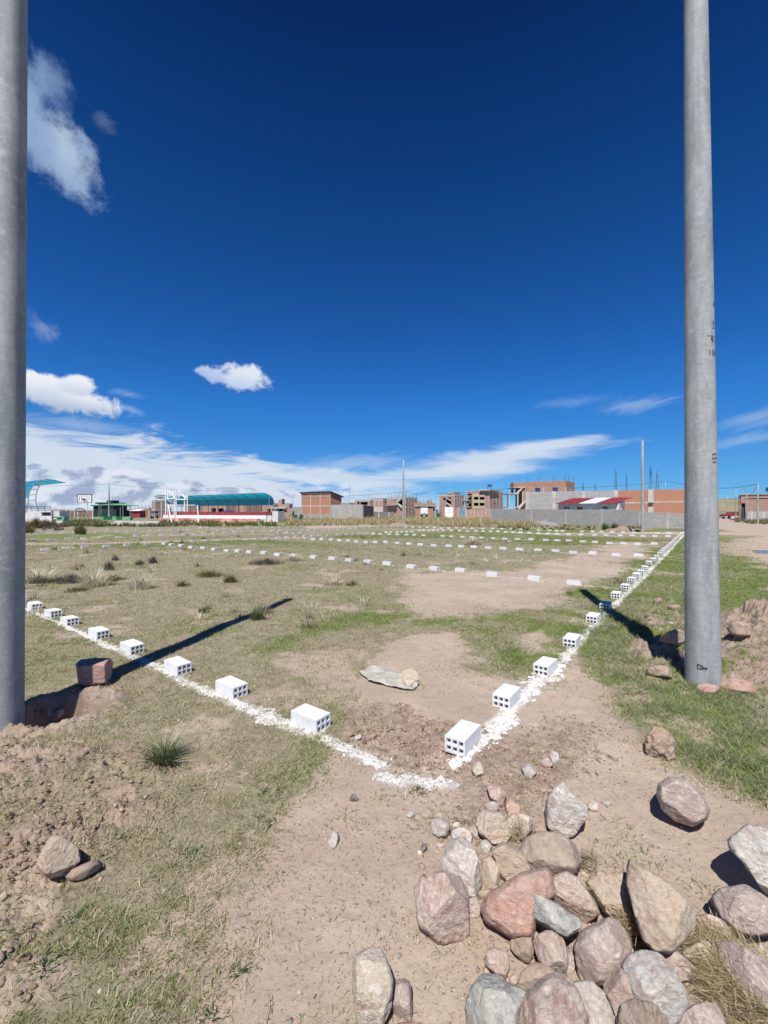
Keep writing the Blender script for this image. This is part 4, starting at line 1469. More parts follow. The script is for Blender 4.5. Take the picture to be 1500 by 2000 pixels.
GR = 'stones of the pile'
RK = [
    # poly, colour, label, options
    (ZM([(640, 680), (700, 635), (800, 622), (890, 650), (930, 720), (935, 960), (900, 1000), (780, 1010), (680, 970), (655, 880)]), 'pink', 'big blocky pink and cream rock at the left edge of the pile', dict(thick=.45, lift=.01)),
    (ZM([(850, 420), (930, 420), (990, 470), (1015, 580), (1010, 680), (985, 750), (940, 745), (900, 660), (800, 610), (795, 500)]), 'white', 'pale rock with orange stains just above the big blocky pink rock', {}),
    (ZM([(850, 370), (900, 348), (950, 370), (970, 420), (960, 450), (850, 430)]), 'white', 'small whitish stone topping the orange stained pale rock', dict(sub=4)),
    (ZM([(730, 310), (780, 290), (825, 310), (835, 350), (815, 400), (770, 405), (728, 370)]), 'grey', 'small round grey stone lying alone left of the pile', dict(sub=4)),
    (ZM([(1030, 540), (1080, 512), (1120, 560), (1130, 680), (1080, 705), (1015, 690)]), 'tan', 'small tan stone wedged between the pale rock and the mud coated rock', dict(sub=4)),
    (ZM([(1080, 500), (1150, 440), (1230, 460), (1290, 550), (1310, 600), (1180, 680), (1135, 660), (1110, 540)]), 'tan', 'tan grey rock directly above the red slab, with a mud patch', {}),
    (ZM([(1390, 600), (1415, 640), (1440, 750), (1400, 780), (1340, 830), (1320, 990), (1200, 980), (1060, 890), (1035, 820), (1070, 740), (1150, 690), (1250, 630)]), 'red', 'broad smooth brick red slab in the middle of the pile', dict(thick=.24, lift=.03, facets=5, cut=.9)),
    (ZR([(240, 650), (320, 615), (385, 650), (440, 730), (500, 800), (505, 850), (420, 905), (380, 880), (300, 820), (235, 760)]), 'pink', 'pink and white streaked rock between the red slab and the dark greenish rock', dict(lift=.02)),
    (ZR([(105, 750), (130, 740), (230, 770), (300, 830), (380, 880), (400, 920), (320, 980), (200, 940), (130, 890), (100, 820)]), 'green', 'grey green flaky rock leaning on the right edge of the red slab', dict(lift=.09, thick=.35)),
    (ZR([(90, 420), (160, 385), (270, 390), (360, 450), (405, 540), (390, 600), (250, 660), (130, 600), (65, 540), (65, 470)]), 'brown', 'brown mud coated boulder at the top of the pile with a dark underside', dict(lift=.04)),
    (ZR([(250, 130), (300, 95), (340, 140), (390, 200), (435, 230), (430, 300), (390, 370), (310, 400), (230, 350), (185, 280), (200, 210)]), 'white', 'jagged white veined rock standing apart above the mud coated boulder', dict(lift=.03, facets=12)),
    (ZR([(870, 100), (930, 62), (1020, 75), (1100, 150), (1145, 240), (1130, 290), (1050, 330), (960, 300), (890, 240), (860, 160)]), 'mauve', 'smooth egg shaped pink and grey boulder lying alone on the bare earth', dict(thick=.5, facets=3, sink=.12, rough=.7)),
    (ZR([(1280, 430), (1380, 350), (1450, 355), (1580, 400), (1640, 600), (1590, 730), (1480, 720), (1440, 660), (1360, 550), (1290, 480)]), 'white', 'large pale grey boulder cut by the right edge of the picture', dict(lift=.06, sink=.1)),
    (ZR([(1165, 790), (1230, 715), (1390, 692), (1480, 740), (1580, 800), (1580, 930), (1480, 965), (1370, 975), (1290, 920), (1200, 860)]), 'mauve', 'pink and white mottled boulder below the large pale one at the right edge', dict(lift=.03, sink=.15)),
    (ZR([(410, 480), (460, 468), (492, 500), (495, 560), (470, 600), (430, 590)]), 'grey', 'small upright grey slab just right of the mud coated boulder', dict(sub=4, lift=.02)),
    (ZR([(665, 540), (720, 560), (860, 650), (1000, 760), (1060, 850), (1050, 930), (930, 1060), (830, 1050), (770, 980), (730, 850), (690, 700), (658, 600)]), 'tan', 'tall pointed ochre and pink rock leaning over a deep dark gap', dict(lift=.10, thick=.3, facets=7)),
    (ZR([(560, 625), (660, 620), (690, 720), (725, 970), (640, 960), (580, 880), (500, 790), (440, 680), (480, 650)]), 'tan', 'flat pale tan rock left of the tall pointed one, in its shade', dict(thick=.25, facets=5)),
    (ZR([(420, 960), (560, 890), (610, 900), (680, 1010), (680, 1100), (640, 1180), (540, 1260), (400, 1250), (360, 1160), (370, 1050)]), 'mauve', 'broad dull pinkish brown rock in the lower middle, with white seams', dict(facets=6)),
    (ZR([(150, 990), (200, 960), (270, 965), (315, 1010), (330, 1090), (310, 1200), (240, 1190), (160, 1120), (135, 1050)]), 'pink', 'rounded orange pink stone below the greenish flaky rock', dict(lift=.03)),
    (ZR([(0, 1010), (60, 985), (120, 1000), (135, 1060), (100, 1140), (40, 1120), (-5, 1060)]), 'brown', 'round dark porous stone below the red slab', dict(sub=4)),
    (ZR([(330, 985), (400, 950), (428, 960), (400, 1020), (350, 1038)]), 'cream', 'small yellowish stone under the greenish flaky rock', dict(sub=3)),
    (ZM([(1040, 1080), (1100, 1058), (1170, 1090), (1180, 1170), (1150, 1245), (1100, 1200), (1040, 1150)]), 'pink', 'small pink stone on bare earth below the red slab', dict(sub=4)),
    (ZM([(290, 1110), (380, 1065), (430, 1080), (470, 1160), (495, 1240), (480, 1420), (430, 1510), (280, 1510), (275, 1350), (262, 1230)]), 'cream', 'tall cream coloured rock at the bottom edge, standing away from the pile', dict(lift=.04, thick=.4)),
    (ZM([(500, 1245), (560, 1240), (600, 1260), (620, 1380), (600, 1480), (540, 1480), (480, 1400), (475, 1300)]), 'mauve', 'flat mauve stone leaning on the tall cream coloured rock', dict(sub=4)),
    (ZM([(440, 1530), (560, 1495), (700, 1500), (720, 1600), (560, 1640), (430, 1620)]), 'red', 'reddish stone cut by the bottom edge under the mauve one', dict(sub=4, thick=.3)),
    (ZM([(1030, 1215), (1100, 1205), (1170, 1270), (1270, 1310), (1240, 1400), (1215, 1540), (1100, 1600), (960, 1580), (935, 1400), (970, 1300)]), 'green', 'grey rock with white lower half at the bottom edge', dict(lift=.02)),
    (ZR([(100, 1290), (180, 1240), (270, 1212), (330, 1240), (380, 1330), (440, 1500), (430, 1620), (240, 1680), (60, 1600), (50, 1430)]), 'pink', 'large orange pink boulder with cream streaks at the bottom edge', dict(lift=.04, thick=.4)),
    (ZR([(60, 1200), (130, 1145), (200, 1150), (260, 1210), (170, 1250), (90, 1310), (40, 1290)]), 'brown', 'small brown stone above the large streaked boulder', dict(sub=4)),
    (ZR([(360, 1260), (480, 1265), (540, 1300), (600, 1420), (620, 1520), (540, 1600), (430, 1560), (380, 1400)]), 'grey', 'flat blue grey rock right of the large streaked boulder', dict(thick=.3)),
    (ZR([(700, 1110), (770, 1085), (860, 1100), (930, 1180), (1000, 1300), (1025, 1370), (960, 1480), (850, 1530), (760, 1500), (700, 1300), (660, 1170)]), 'white', 'long smooth light grey boulder near the dry straw', dict(lift=.05, facets=5)),
    (ZR([(560, 1230), (640, 1185), (740, 1195), (790, 1280), (810, 1400), (800, 1520), (640, 1540), (600, 1420), (545, 1300)]), 'pink', 'rounded pinkish grey boulder against the long light grey one', dict(lift=.02, facets=5)),
    (ZR([(630, 1400), (720, 1360), (830, 1380), (900, 1450), (920, 1560), (780, 1640), (640, 1560)]), 'brown', 'grey brown stone in front of the long light grey boulder', dict(lift=.07)),
    (ZR([(960, 1480), (1060, 1400), (1170, 1365), (1220, 1440), (1260, 1560), (1100, 1640), (950, 1580)]), 'mauve', 'pinkish rock at the bottom edge just left of the straw', dict(lift=.02)),
    (ZR([(830, 1075), (900, 1055), (970, 1080), (1060, 1160), (1060, 1230), (960, 1250), (900, 1170)]), 'pink', 'small orange pink stone above the long light grey boulder', dict(sub=4)),
    (ZR([(1020, 930), (1090, 870), (1200, 860), (1270, 920), (1275, 970), (1200, 1020), (1100, 1010), (980, 1050), (950, 1040)]), 'pink', 'pink rock right of the tall pointed ochre one', dict(lift=.01)),
    (ZR([(990, 1080), (1100, 1005), (1190, 1030), (1205, 1100), (1150, 1150), (1060, 1130)]), 'tan', 'tan stone partly under the straw, below the pink rock', dict(sub=4, lift=.03)),
    (ZR([(1210, 1030), (1300, 1035), (1400, 1080), (1520, 1160), (1620, 1240), (1600, 1420), (1420, 1380), (1300, 1230), (1230, 1120)]), 'mauve', 'long pink rock at the right edge beside the straw', dict(lift=.02)),
    (ZM([(990, 290), (1040, 250), (1110, 255), (1160, 300), (1195, 370), (1160, 430), (1090, 445), (1010, 380)]), 'cream', 'rounded cream rock at the upper tip of the pile', {}),
    (ZM([(1045, 210), (1085, 195), (1122, 205), (1125, 245), (1045, 248)]), 'grey', 'small grey cap stone behind the rounded cream rock', dict(sub=3, lift=.02)),
    (ZM([(1170, 290), (1240, 268), (1310, 290), (1320, 360), (1260, 410), (1230, 440), (1190, 380)]), 'cream', 'angular orange and cream stone right of the rounded cream rock', dict(sub=4)),
    (ZM([(1055, 110), (1120, 100), (1165, 150), (1140, 230), (1080, 190)]), 'pink', 'small pink stone above the rounded cream rock', dict(sub=4)),
    (ZM([(1150, 195), (1200, 190), (1248, 225), (1240, 265), (1180, 280)]), 'red', 'small red stone above the angular orange and cream one', dict(sub=3)),
    (ZM([(950, 340), (985, 335), (1012, 400), (990, 418), (950, 385)]), 'grey', 'thin grey stone left of the rounded cream rock', dict(sub=3)),
    (ZM([(1015, 430), (1050, 420), (1080, 455), (1060, 510), (1020, 490)]), 'white', 'small pale stone above the small tan one', dict(sub=3)),
    (ZM([(940, 770), (990, 755), (1020, 830), (1000, 870), (940, 880)]), 'mauve', 'small mauve stone right of the big blocky pink rock', dict(sub=4)),
    (ZM([(1000, 720), (1060, 712), (1092, 730), (1060, 775), (1010, 770)]), 'brown', 'small brownish stone left of the red slab', dict(sub=3)),
    (ZM([(662, 470), (680, 440), (703, 438), (700, 470), (675, 500)]), 'dark', 'small dark oval pebble left of the round grey stone', dict(sub=3, cat='pebble')),
    (ZM([(247, 185), (262, 155), (280, 152), (305, 185), (285, 200), (255, 200)]), 'dark', 'dark triangular pebble alone on the bare earth', dict(sub=3, cat='pebble')),
    (ZM([(125, 430), (150, 380), (185, 378), (185, 440), (170, 472), (125, 465)]), 'grey', 'little grey mottled stone alone on the bare earth, below the triangular pebble', dict(sub=3)),
    (ZM([(752, 435), (800, 445), (815, 462), (800, 474), (760, 462)]), 'white', 'flat white chip beside the pale rock', dict(sub=3, thick=.3, cat='pebble')),
    (ZM([(960, 5), (1000, -40), (1030, -15), (1036, 40), (1000, 66)]), 'cream', 'yellowish stone in front of the nearest right hand brick', dict(sub=4)),
    (ZM([(1260, 5), (1290, -25), (1330, -15), (1342, 30), (1310, 62), (1275, 45)]), 'grey', 'rounded grey stone left of two small pale ones', dict(sub=4)),
    (Z3([(332, 1150), (350, 1138), (382, 1150), (390, 1200), (355, 1208)]), 'white', 'small pale grey stone on the soil right of the yellowish stone', dict(sub=3)),
    (Z3([(290, 1190), (330, 1165), (355, 1215), (320, 1230), (290, 1225)]), 'mauve', 'small pinkish stone touching the pale grey one', dict(sub=3)),
    (ZR([(440, 215), (480, 190), (510, 215), (500, 255), (465, 260)]), 'white', 'small pale crumb of rock right of the jagged veined rock', dict(sub=3)),
    (ZR([(515, 205), (560, 190), (590, 205), (580, 220), (525, 225)]), 'grey', 'flat little stone beside the pale crumb of rock', dict(sub=3)),
    (ZR([(395, 240), (435, 225), (440, 300), (400, 310)]), 'white', 'white chip lying against the jagged veined rock', dict(sub=3)),
    (ZR([(118, 965), (150, 950), (160, 1000), (135, 1028)]), 'grey', 'tiny grey stone between the red slab and the rounded orange pink stone', dict(sub=3)),
    (ZR([(330, 1040), (370, 1040), (365, 1180), (330, 1230), (310, 1190)]), 'mauve', 'narrow dull stone wedged beside the rounded orange pink one', dict(sub=4)),
    (ZM([(655, 270), (690, 250), (720, 232), (745, 270), (735, 290), (670, 292)]), 'brown', 'small lumpy stone just left of the round grey stone', dict(sub=3)),
    (ZM([(575, 280), (600, 255), (630, 255), (628, 285), (600, 298)]), 'grey', 'little flat grey stone left of the lumpy one', dict(sub=3)),
    (ZM([(752, 270), (780, 258), (800, 275), (795, 292), (762, 290)]), 'tan', 'tiny tan stone above the round grey stone', dict(sub=3)),
    (ZM([(1185, 1230), (1220, 1200), (1240, 1230), (1235, 1270), (1195, 1290)]), 'cream', 'small yellowish stone above the large streaked boulder', dict(sub=3)),
    (Z6([(190, 460), (210, 400), (250, 342), (300, 338), (375, 390), (385, 450), (330, 510), (240, 535), (192, 500)]), 'tan', 'rough tan rock half buried in turned earth at lower left', dict(lift=.03)),
    (Z6([(310, 535), (350, 495), (480, 440), (492, 470), (470, 500), (380, 552)]), 'clod', 'flat reddish slab of earth below the rough tan rock', dict(thick=.3, sub=4)),
    (Z6([(0, 620), (30, 600), (36, 640), (10, 660), (-20, 650)]), 'tan', 'small tan stone at the left edge below the turned earth', dict(sub=3)),
    (Z6([(-30, 890), (0, 880), (22, 910), (15, 950), (-20, 960)]), 'brown', 'small brown stone at the left edge lower down', dict(sub=3)),
    (Z5([(462, 588), (480, 578), (560, 572), (622, 572), (645, 590), (642, 640), (628, 690), (520, 706), (480, 695), (470, 640)]), 'red', 'squared brick red stone block standing in the shadow of the left pole', dict(thick=.5, lift=.02, facets=3, sink=.1, cut=.92, box=True, rough=.7)),
    (Z5([(290, 900), (330, 865), (385, 845), (392, 860), (350, 905), (300, 915)]), 'pink', 'pinkish stone in the dug hole beside the left pole', dict(sub=4)),
    (Z5([(258, 870), (290, 850), (330, 850), (320, 890), (270, 900)]), 'grey', 'grey stone in shade inside the dug hole', dict(sub=4)),
    (Z3([(1110, 790), (1170, 780), (1240, 790), (1248, 815), (1210, 840), (1150, 825)]), 'red', 'flat reddish stone at the foot of the right pole, in front', dict(sub=4, thick=.35)),
    (Z3([(1250, 760), (1290, 745), (1370, 760), (1440, 800), (1468, 838), (1400, 840), (1300, 830), (1255, 800)]), 'red', 'long reddish stone just right of the right pole foot', dict(sub=4, thick=.35)),
    (Z3([(860, 1060), (900, 1005), (960, 1010), (995, 1070), (990, 1110), (1003, 1180), (930, 1192), (865, 1170), (850, 1120)]), 'clod', 'large crumbly brown clod of earth at the edge of the grass', dict(cat='earth clod', rough=2.2, facets=12)),
    (Z3([(845, 705), (900, 682), (960, 685), (990, 710), (985, 745), (900, 735), (850, 730)]), 'clod', 'brown clod of earth left of the right pole', dict(cat='earth clod', rough=2.2, sub=4)),
    (Z3([(925, 540), (960, 510), (1010, 490), (1050, 500), (1055, 560), (990, 575), (930, 560)]), 'clod', 'dark lump of dug earth against the right pole', dict(cat='earth clod', rough=2.4, sub=4, lift=.03)),
    (Z3([(890, 330), (920, 318), (940, 335), (925, 362), (895, 360)]), 'clod', 'small brown clod in the green grass, the farthest one', dict(cat='earth clod', rough=2.2, sub=3)),
    (Z3([(955, 375), (985, 358), (1030, 362), (1045, 380), (1000, 392)]), 'clod', 'flat clod of earth in the green grass left of the right pole', dict(cat='earth clod', rough=2.2, sub=3)),
    (Z3([(845, 455), (880, 440), (915, 450), (910, 470), (860, 475)]), 'clod', 'brown clod above the shadow of the right pole', dict(cat='earth clod', rough=2.2, sub=3)),
    (Z3([(965, 455), (985, 448), (1002, 455), (985, 465)]), 'cream', 'small pale flat stone in the grass near the right pole', dict(sub=3, thick=.3)),
    (Z3([(1285, 480), (1320, 440), (1380, 455), (1425, 490), (1410, 520), (1350, 528), (1300, 510)]), 'clod', 'rounded damp lump at the foot of the earth mound', dict(cat='earth clod', rough=1.8, sub=4, lift=.03)),
    (Z2([(600, 765), (625, 755), (660, 770), (640, 795), (605, 790)]), 'clod', 'brown clod right of the nearest left hand brick', dict(cat='earth clod', rough=2, sub=3)),
    (Z2([(655, 790), (690, 775), (705, 790), (670, 815)]), 'grey', 'small grey stone beside the dug soil at the near corner', dict(sub=3)),
    (Z2([(1385, 605), (1400, 595), (1415, 605), (1405, 622), (1390, 620)]), 'clod', 'tiny clod just below the second right hand brick', dict(cat='earth clod', sub=3)),
]
for i, (poly, kind, label, opt) in enumerate(RK):
    opt = dict(opt)
    cat = opt.get('cat', 'rock')
    nm = {'rock': 'rock', 'pebble': 'pebble', 'earth clod': 'earth_clod'}[cat]
    rock(nm, poly, kind, label, seed=100 + i, **opt)


# ================================================================== the town
def thing(name, label, cat, loc, group=None):
    o = empty(name, loc)
    return tag(o, label, cat, group)


def gridbox(px, Y, pl, pr, depth=None):
    """house standing square to the plots: corner at pixel px, distance Y; front runs left to pixel pl,
    side runs back to pixel pr"""
    c = Vector((WX(px, Y), Y))
    fr = Face(c, UL)
    sdv = Face(c, UR)
    a = fr.s(pl)
    b = sdv.s(pr) if pr is not None else depth
    if b is None or b < 0.5 or b > 40:
        b = depth or 8
    return c, fr, sdv, a, b


def rebar(mb, x, y, z0, h, spread=0.12, n=4, lean=0.0, r=0.018):
    for i in range(n):
        a = 2 * math.pi * i / n
        mb.bar((x + spread * math.cos(a), y + spread * math.sin(a), z0),
               (x + spread * 0.35 * math.cos(a + .5) + lean, y + spread * 0.35 * math.sin(a + .5), z0 + h * (0.8 + 0.2 * ((i * 7) % 3) / 2)), r, 4)
    return mb


def house(name, label, px, Y, pl, pr, pt, mat, storeys=2, holes=(), sholes=(), frame=M_conc, depth=8, cols=3, scols=2,
          roof_over=0.0, slope_back=0.0, bars=0, parapet=0.0, colw=0.26, group=None, cat='building', beams=True, roof_mat=None):
    """brick house: front wall, side wall, concrete frame, roof slab, rear walls, rebar; windows real openings"""
    c, fr, sdv, a, b = gridbox(px, Y, pl, pr, depth)
    H = WZ(pt, Y)
    root = thing(name, label, cat, (c.x, c.y, 0), group)
    fh = [fr.hole(*h) for h in holes]
    shh = [sdv.hole(*h) for h in sholes]
    mb = MB()
    fr.wall(mb, 0, a, 0, H, fh, 0.2)
    # side, rear and far walls
    if slope_back:
        p0, p1 = sdv.xy(0.2, 0), sdv.xy(b, 0)
        q0, q1 = sdv.xy(0.2, -0.2), sdv.xy(b, -0.2)
        Hb = H - slope_back
        mb.hexa([(*p0, 0), (*p1, 0), (*q1, 0), (*q0, 0)], [(*p0, H), (*p1, Hb), (*q1, Hb), (*q0, H)])
    else:
        Hb = H
        sdv.wall(mb, 0.2, b, 0, H, shh, 0.2)
    far = Face(c + UR * b, UL)
    far.wall(mb, 0.2, a - 0.2, 0, Hb, (), 0.2, 0.2)
    oth = Face(c + UL * a, UR)
    oth.wall(mb, 0.2, b, 0, min(H, Hb), (), 0.2, 0.2)
    mb.build('wall', mat, root)
    # concrete frame, proud of the brick
    if frame is not None:
        fm = MB()
        levels = [H * (k + 1) / storeys for k in range(storeys)]
        levels[-1] = H - 0.02
        for i in range(cols + 1):
            s = a * i / cols
            s0, s1 = max(-0.02, s - colw / 2), min(a + 0.02, s + colw / 2)
            if not any(h[0] < s < h[1] or h[1] < s < h[0] for h in fh):
                fr.box(fm, s0, s1, 0, H + (0.25 if parapet else 0), 0.03, 0.12)
        if not slope_back:
            for i in range(1, scols + 1):
                s = b * i / scols
                sdv.box(fm, s - colw / 2, s + colw / 2, 0, H, 0.03, 0.12)
        if beams:
            for z in levels:
                if not any(min(h[2:]) < z - .1 < max(h[2:]) for h in fh):
                    fr.box(fm, 0, a, z - 0.24, z, 0.04, 0.12)
                    if not slope_back:
                        sdv.box(fm, 0.05, b, z - 0.24, z, 0.04, 0.12)
        fm.build('concrete_frame', frame, root)
    rm = MB()
    o = roof_over
    P = [c + UL * (-o) - UR * o, c + UL * (a + o) - UR * o, c + UL * (a + o) + UR * (b + o), c + UL * (-o) + UR * (b + o)]
    th = 0.18
    dz = (slope_back / b if slope_back else 0) * o
    zt = [H + dz, H + dz, Hb - dz, Hb - dz]
    rm.hexa([(p.x, p.y, z + 0.004) for p, z in zip(P, zt)], [(p.x, p.y, z + th) for p, z in zip(P, zt)])
    rm.build('roof', roof_mat or M_concd, root)
    # floors and wall inside, their near black colour stands in for unlit depth
    if fh or shh:
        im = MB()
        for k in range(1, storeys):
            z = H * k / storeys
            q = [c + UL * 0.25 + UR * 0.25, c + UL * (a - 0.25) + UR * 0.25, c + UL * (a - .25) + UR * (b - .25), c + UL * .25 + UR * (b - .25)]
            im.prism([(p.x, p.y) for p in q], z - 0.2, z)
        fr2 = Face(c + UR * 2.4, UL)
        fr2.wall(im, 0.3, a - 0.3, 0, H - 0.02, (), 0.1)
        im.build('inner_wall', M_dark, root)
    if parapet:
        pm = MB()
        fr.box(pm, 0, a, H + th, H + th + parapet, -0.01, 0.15)
        sdv.box(pm, 0.2, b, H + th, H + th + parapet, -0.01, 0.15)
        pm.build('parapet', mat, root)
    if bars:
        bm_ = MB()
        for i in range(bars):
            s = a * i / max(1, bars - 1)
            q = c + UL * s + UR * 0.3
            rebar(bm_, q.x, q.y, H, 1.0 + 0.5 * rnd.random(), 0.10, 3)
            q = c + UL * s + UR * (b - .3)
            rebar(bm_, q.x, q.y, Hb, 1.0 + 0.5 * rnd.random(), 0.10, 3)
        bm_.build('rebar', M_rust, root)
    return root, c, fr, sdv, a, b, H


def panel(root, name, face, x0, x1, y0, y1, mat, out=0.05, th=0.08, z0=None, ribs=0, rib_mat=None):
    mb = MB()
    face.pbox(mb, x0, x1, y0, y1, out, th, z0)
    o = mb.build(name, mat, root)
    if ribs:
        rb = MB()
        s0, s1 = face.s(x0), face.s(x1)
        zt, zb = face.z((x0 + x1) / 2, y0), (face.z((x0 + x1) / 2, y1) if z0 is None else z0)
        for i in range(ribs + 1):
            s = s0 + (s1 - s0) * i / ribs
            face.box(rb, s - 0.03, s + 0.03, zb, zt, out + 0.03, 0.05)
        face.box(rb, s0, s1, (zt + zb) / 2 - 0.03, (zt + zb) / 2 + 0.03, out + 0.035, 0.05)
        r = rb.build('frame', rib_mat or mat)
        r.parent = o
        r.location = (0, 0, 0)
    return o


def free_wall(name, label, p0, p1, mat, cols=0, th=0.18, cat='wall', col_mat=M_conc, colw=0.24, cap=False, z0=-0.1):
    """garden wall between two (px, py_base, py_top) points; columns are parts"""
    (x0, b0, t0), (x1, b1, t1) = p0, p1
    A, B = Vector(G(x0, b0)), Vector(G(x1, b1))
    z_0, z_1 = WZ(t0, A.y), WZ(t1, B.y)
    root = thing(name, label, cat, (A.x, A.y, 0))
    f = Face(A, B - A)
    L = (B - A).length
    mb = MB()
    a, b = f.xy(0, 0), f.xy(L, 0)
    c, d = f.xy(L, -th), f.xy(0, -th)
    mb.hexa([(*a, z0), (*b, z0), (*c, z0), (*d, z0)], [(*a, z_0), (*b, z_1), (*c, z_1), (*d, z_0)])
    mb.build('wall_panel', mat, root)
    if cols:
        cm = MB()
        for s in (cols if isinstance(cols, (list, tuple)) else [L * (i + .5) / cols for i in range(cols)]):
            z = z_0 + (z_1 - z_0) * s / L
            f.box(cm, s - colw / 2, s + colw / 2, z0, z + 0.03, 0.03, th + 0.06)
        cm.build('column', col_mat, root)
    return root, f, L


# --- right: grey block yard wall -------------------------------------------------
yw, yf, yl = free_wall('block_wall', 'long low grey concrete block wall behind the field on the right', (957, 1019, 994.5), (1257, 1030.5, 996), M_block)
cm = MB()
for px in (957.6, 1037.6, 1104.8, 1175, 1250):
    s = yf.s(px)
    yf.box(cm, s - 0.13, s + 0.13, -0.1, yf.z(px, 994.6 if px < 1200 else 996.2), 0.03, 0.24)
cm.build('column', M_conc, yw)
yw2, yf2, yl2 = free_wall('block_wall', 'lower stretch of grey block wall under the brick wall, right of the slim pole', (1258, 1030.5, 1000), (1345, 1033, 1003.5), M_block, cols=[2.0, 5.2])
mb = MB()
pA_, pB_ = G(957, 1019), G(957, 1019)
Face(pA_, UR).wall(mb, 0.25, 14, -0.1, WZ(994.5, pA_[1]), (), 0.18)
mb.build('wall_panel', M_block, yw)

# --- tall wall behind it: grey block part, then brick part ------------------------
A = Vector((WX(1027, 62), 62.0))
B = Vector((WX(1345, 54.3), 54.3))
tf = Face(A, B - A)
Zt = WZ(961, 62)
sx = tf.s(1207)
tw = thing('block_wall', 'tall grey block wall with concrete columns behind the red and white roof', 'wall', (A.x, A.y, 0))
mb = MB()
tf.box(mb, 0, sx, 0, Zt, 0, 0.2)
mb.build('wall_panel', M_block, tw)
cm = MB()
for px, w in ((1030, .4), (1082, .42), (1140, .42), (1203, .5)):
    s = tf.s(px)
    tf.box(cm, s - w / 2, s + w / 2, 0, Zt + 0.05, 0.04, 0.3)
cm.build('column', M_conc, tw)
bm_ = MB()
for px, h, n in ((1139, 1.15, 4), (1203, 3.0, 4), (1224, 2.2, 3), (1163, 0.9, 3)):
    x, y = tf.xy(tf.s(px), -0.1)
    rebar(bm_, x, y, Zt, h, 0.17, n, r=0.02)
bm_.build('rebar', M_rust, tw)
bw = thing('brick_wall', 'tall orange brick wall with a pale beam and column behind the slim pole', 'wall', (*tf.xy(sx), 0))
s_end = tf.s(1345)
mb = MB()
tf.box(mb, sx + 0.005, s_end, 0, Zt + 0.02, 0, 0.2)
mb.build('wall_panel', M_brick, bw)
cm = MB()
s = tf.s(1271)
tf.box(cm, s - 0.3, s + 0.3, 0, Zt + 0.1, 0.05, 0.3)
tf.box(cm, tf.s(1212), s - 0.3, tf.z(1230, 983.5), tf.z(1230, 981), 0.03, 0.1)
tf.box(cm, s + 0.3, s_end, tf.z(1300, 981.5), tf.z(1300, 979.5), 0.03, 0.1)
cm.build('column', M_conc, bw)
bm_ = MB()
for px, h, n in ((1271, 3.3, 5), (1284, 2.5, 4)):
    x, y = tf.xy(tf.s(px), -0.1)
    rebar(bm_, x, y, Zt, h, 0.2, n, r=0.02)
bm_.build('rebar', M_rust, bw)
sg = MB()
tf.box(sg, tf.s(1266), tf.s(1276), tf.z(1271, 983), tf.z(1271, 981.6), 0.35, 0.35)
tf.box(sg, tf.s(1269), tf.s(1271), tf.z(1270, 987), tf.z(1270, 984.5), 0.10, 0.1)
sg.build('bracket', M_dsteel, bw)

# --- small house with red and white sheet roof ------------------------------------
c, fr, sdv, a, b = gridbox(1206, 50.5, 1090, None, depth=3.2)
sh_ = thing('small_house', 'low white house with red, white and red corrugated roof behind the grey block wall', 'house', (c.x, c.y, 0))
hy = Face((WX(1090, 55), 55.0), Vector((WX(1212, 50.5) - WX(1090, 55), -4.5)))
hl = hy.s(1209)
Hh_ = hy.z(1100, 984.0)
wins = [hy.hole(1101, 1112, 989.5, 995.5), hy.hole(1127, 1138, 990, 996), hy.hole(1176, 1188, 989, 995)]
mb = MB()
hy.wall(mb, 0, hl, 0, Hh_, wins, 0.15)
bk = Face(hy.p - hy.n * 3.4, hy.d)
bk.wall(mb, 0, hl, 0, Hh_ + 0.5, (), 0.15)
for s in (0.08, hl - 0.08):
    q0, q1 = hy.xy(s - .075, -0.16), hy.xy(s + .075, -0.16)
    r1, r0 = hy.xy(s + .075, -3.38), hy.xy(s - .075, -3.38)
    mb.hexa([(*q0, 0), (*q1, 0), (*r1, 0), (*r0, 0)], [(*q0, Hh_), (*q1, Hh_), (*r1, Hh_ + .48), (*r0, Hh_ + .48)])
mb.build('wall', M_whited, sh_)
for w_, mt in zip(wins, (M_bluegrey, M_glass, M_bluegrey)):
    wm = MB()
    hy.box(wm, w_[0] + .04, w_[1] - .04, w_[2] + .03, w_[3] - .03, -0.06, 0.03)
    wo = wm.build('window', mt, sh_)
    fm = MB()
    m_ = (w_[0] + w_[1]) / 2
    for s in (w_[0] + .02, m_, w_[1] - .02):
        hy.box(fm, s - 0.03, s + 0.03, w_[2], w_[3], -0.03, 0.05)
    fo = fm.build('frame', M_dsteel)
    fo.parent = wo
for (xa, xb, mt, nm) in ((1086, 1132.5, M_red, 'roof'), (1132.5, 1167, M_white, 'roof'), (1167, 1207, M_red, 'roof')):
    rm = MB()
    s0, s1 = hy.s(xa), hy.s(xb)
    n = max(4, int((s1 - s0) / 0.25))
    for i in range(n):
        u0, u1 = s0 + (s1 - s0) * i / n, s0 + (s1 - s0) * (i + .8) / n
        u2 = s0 + (s1 - s0) * (i + 1) / n
        for (ua, ub, up) in ((u0, u1, 0.0), (u1, u2, 0.05)):
            zf, zb = Hh_ + 0.03 + up, Hh_ + 0.78 + up
            q0, q1 = hy.xy(ua, 0.45), hy.xy(ub, 0.45)
            r1, r0 = hy.xy(ub + 0.9, -3.7), hy.xy(ua + 0.9, -3.7)
            rm.hexa([(*q0, zf - .03), (*q1, zf - .03), (*r1, zb - .03), (*r0, zb - .03)], [(*q0, zf), (*q1, zf), (*r1, zb), (*r0, zb)])
    rm.build(nm, mt, sh_)

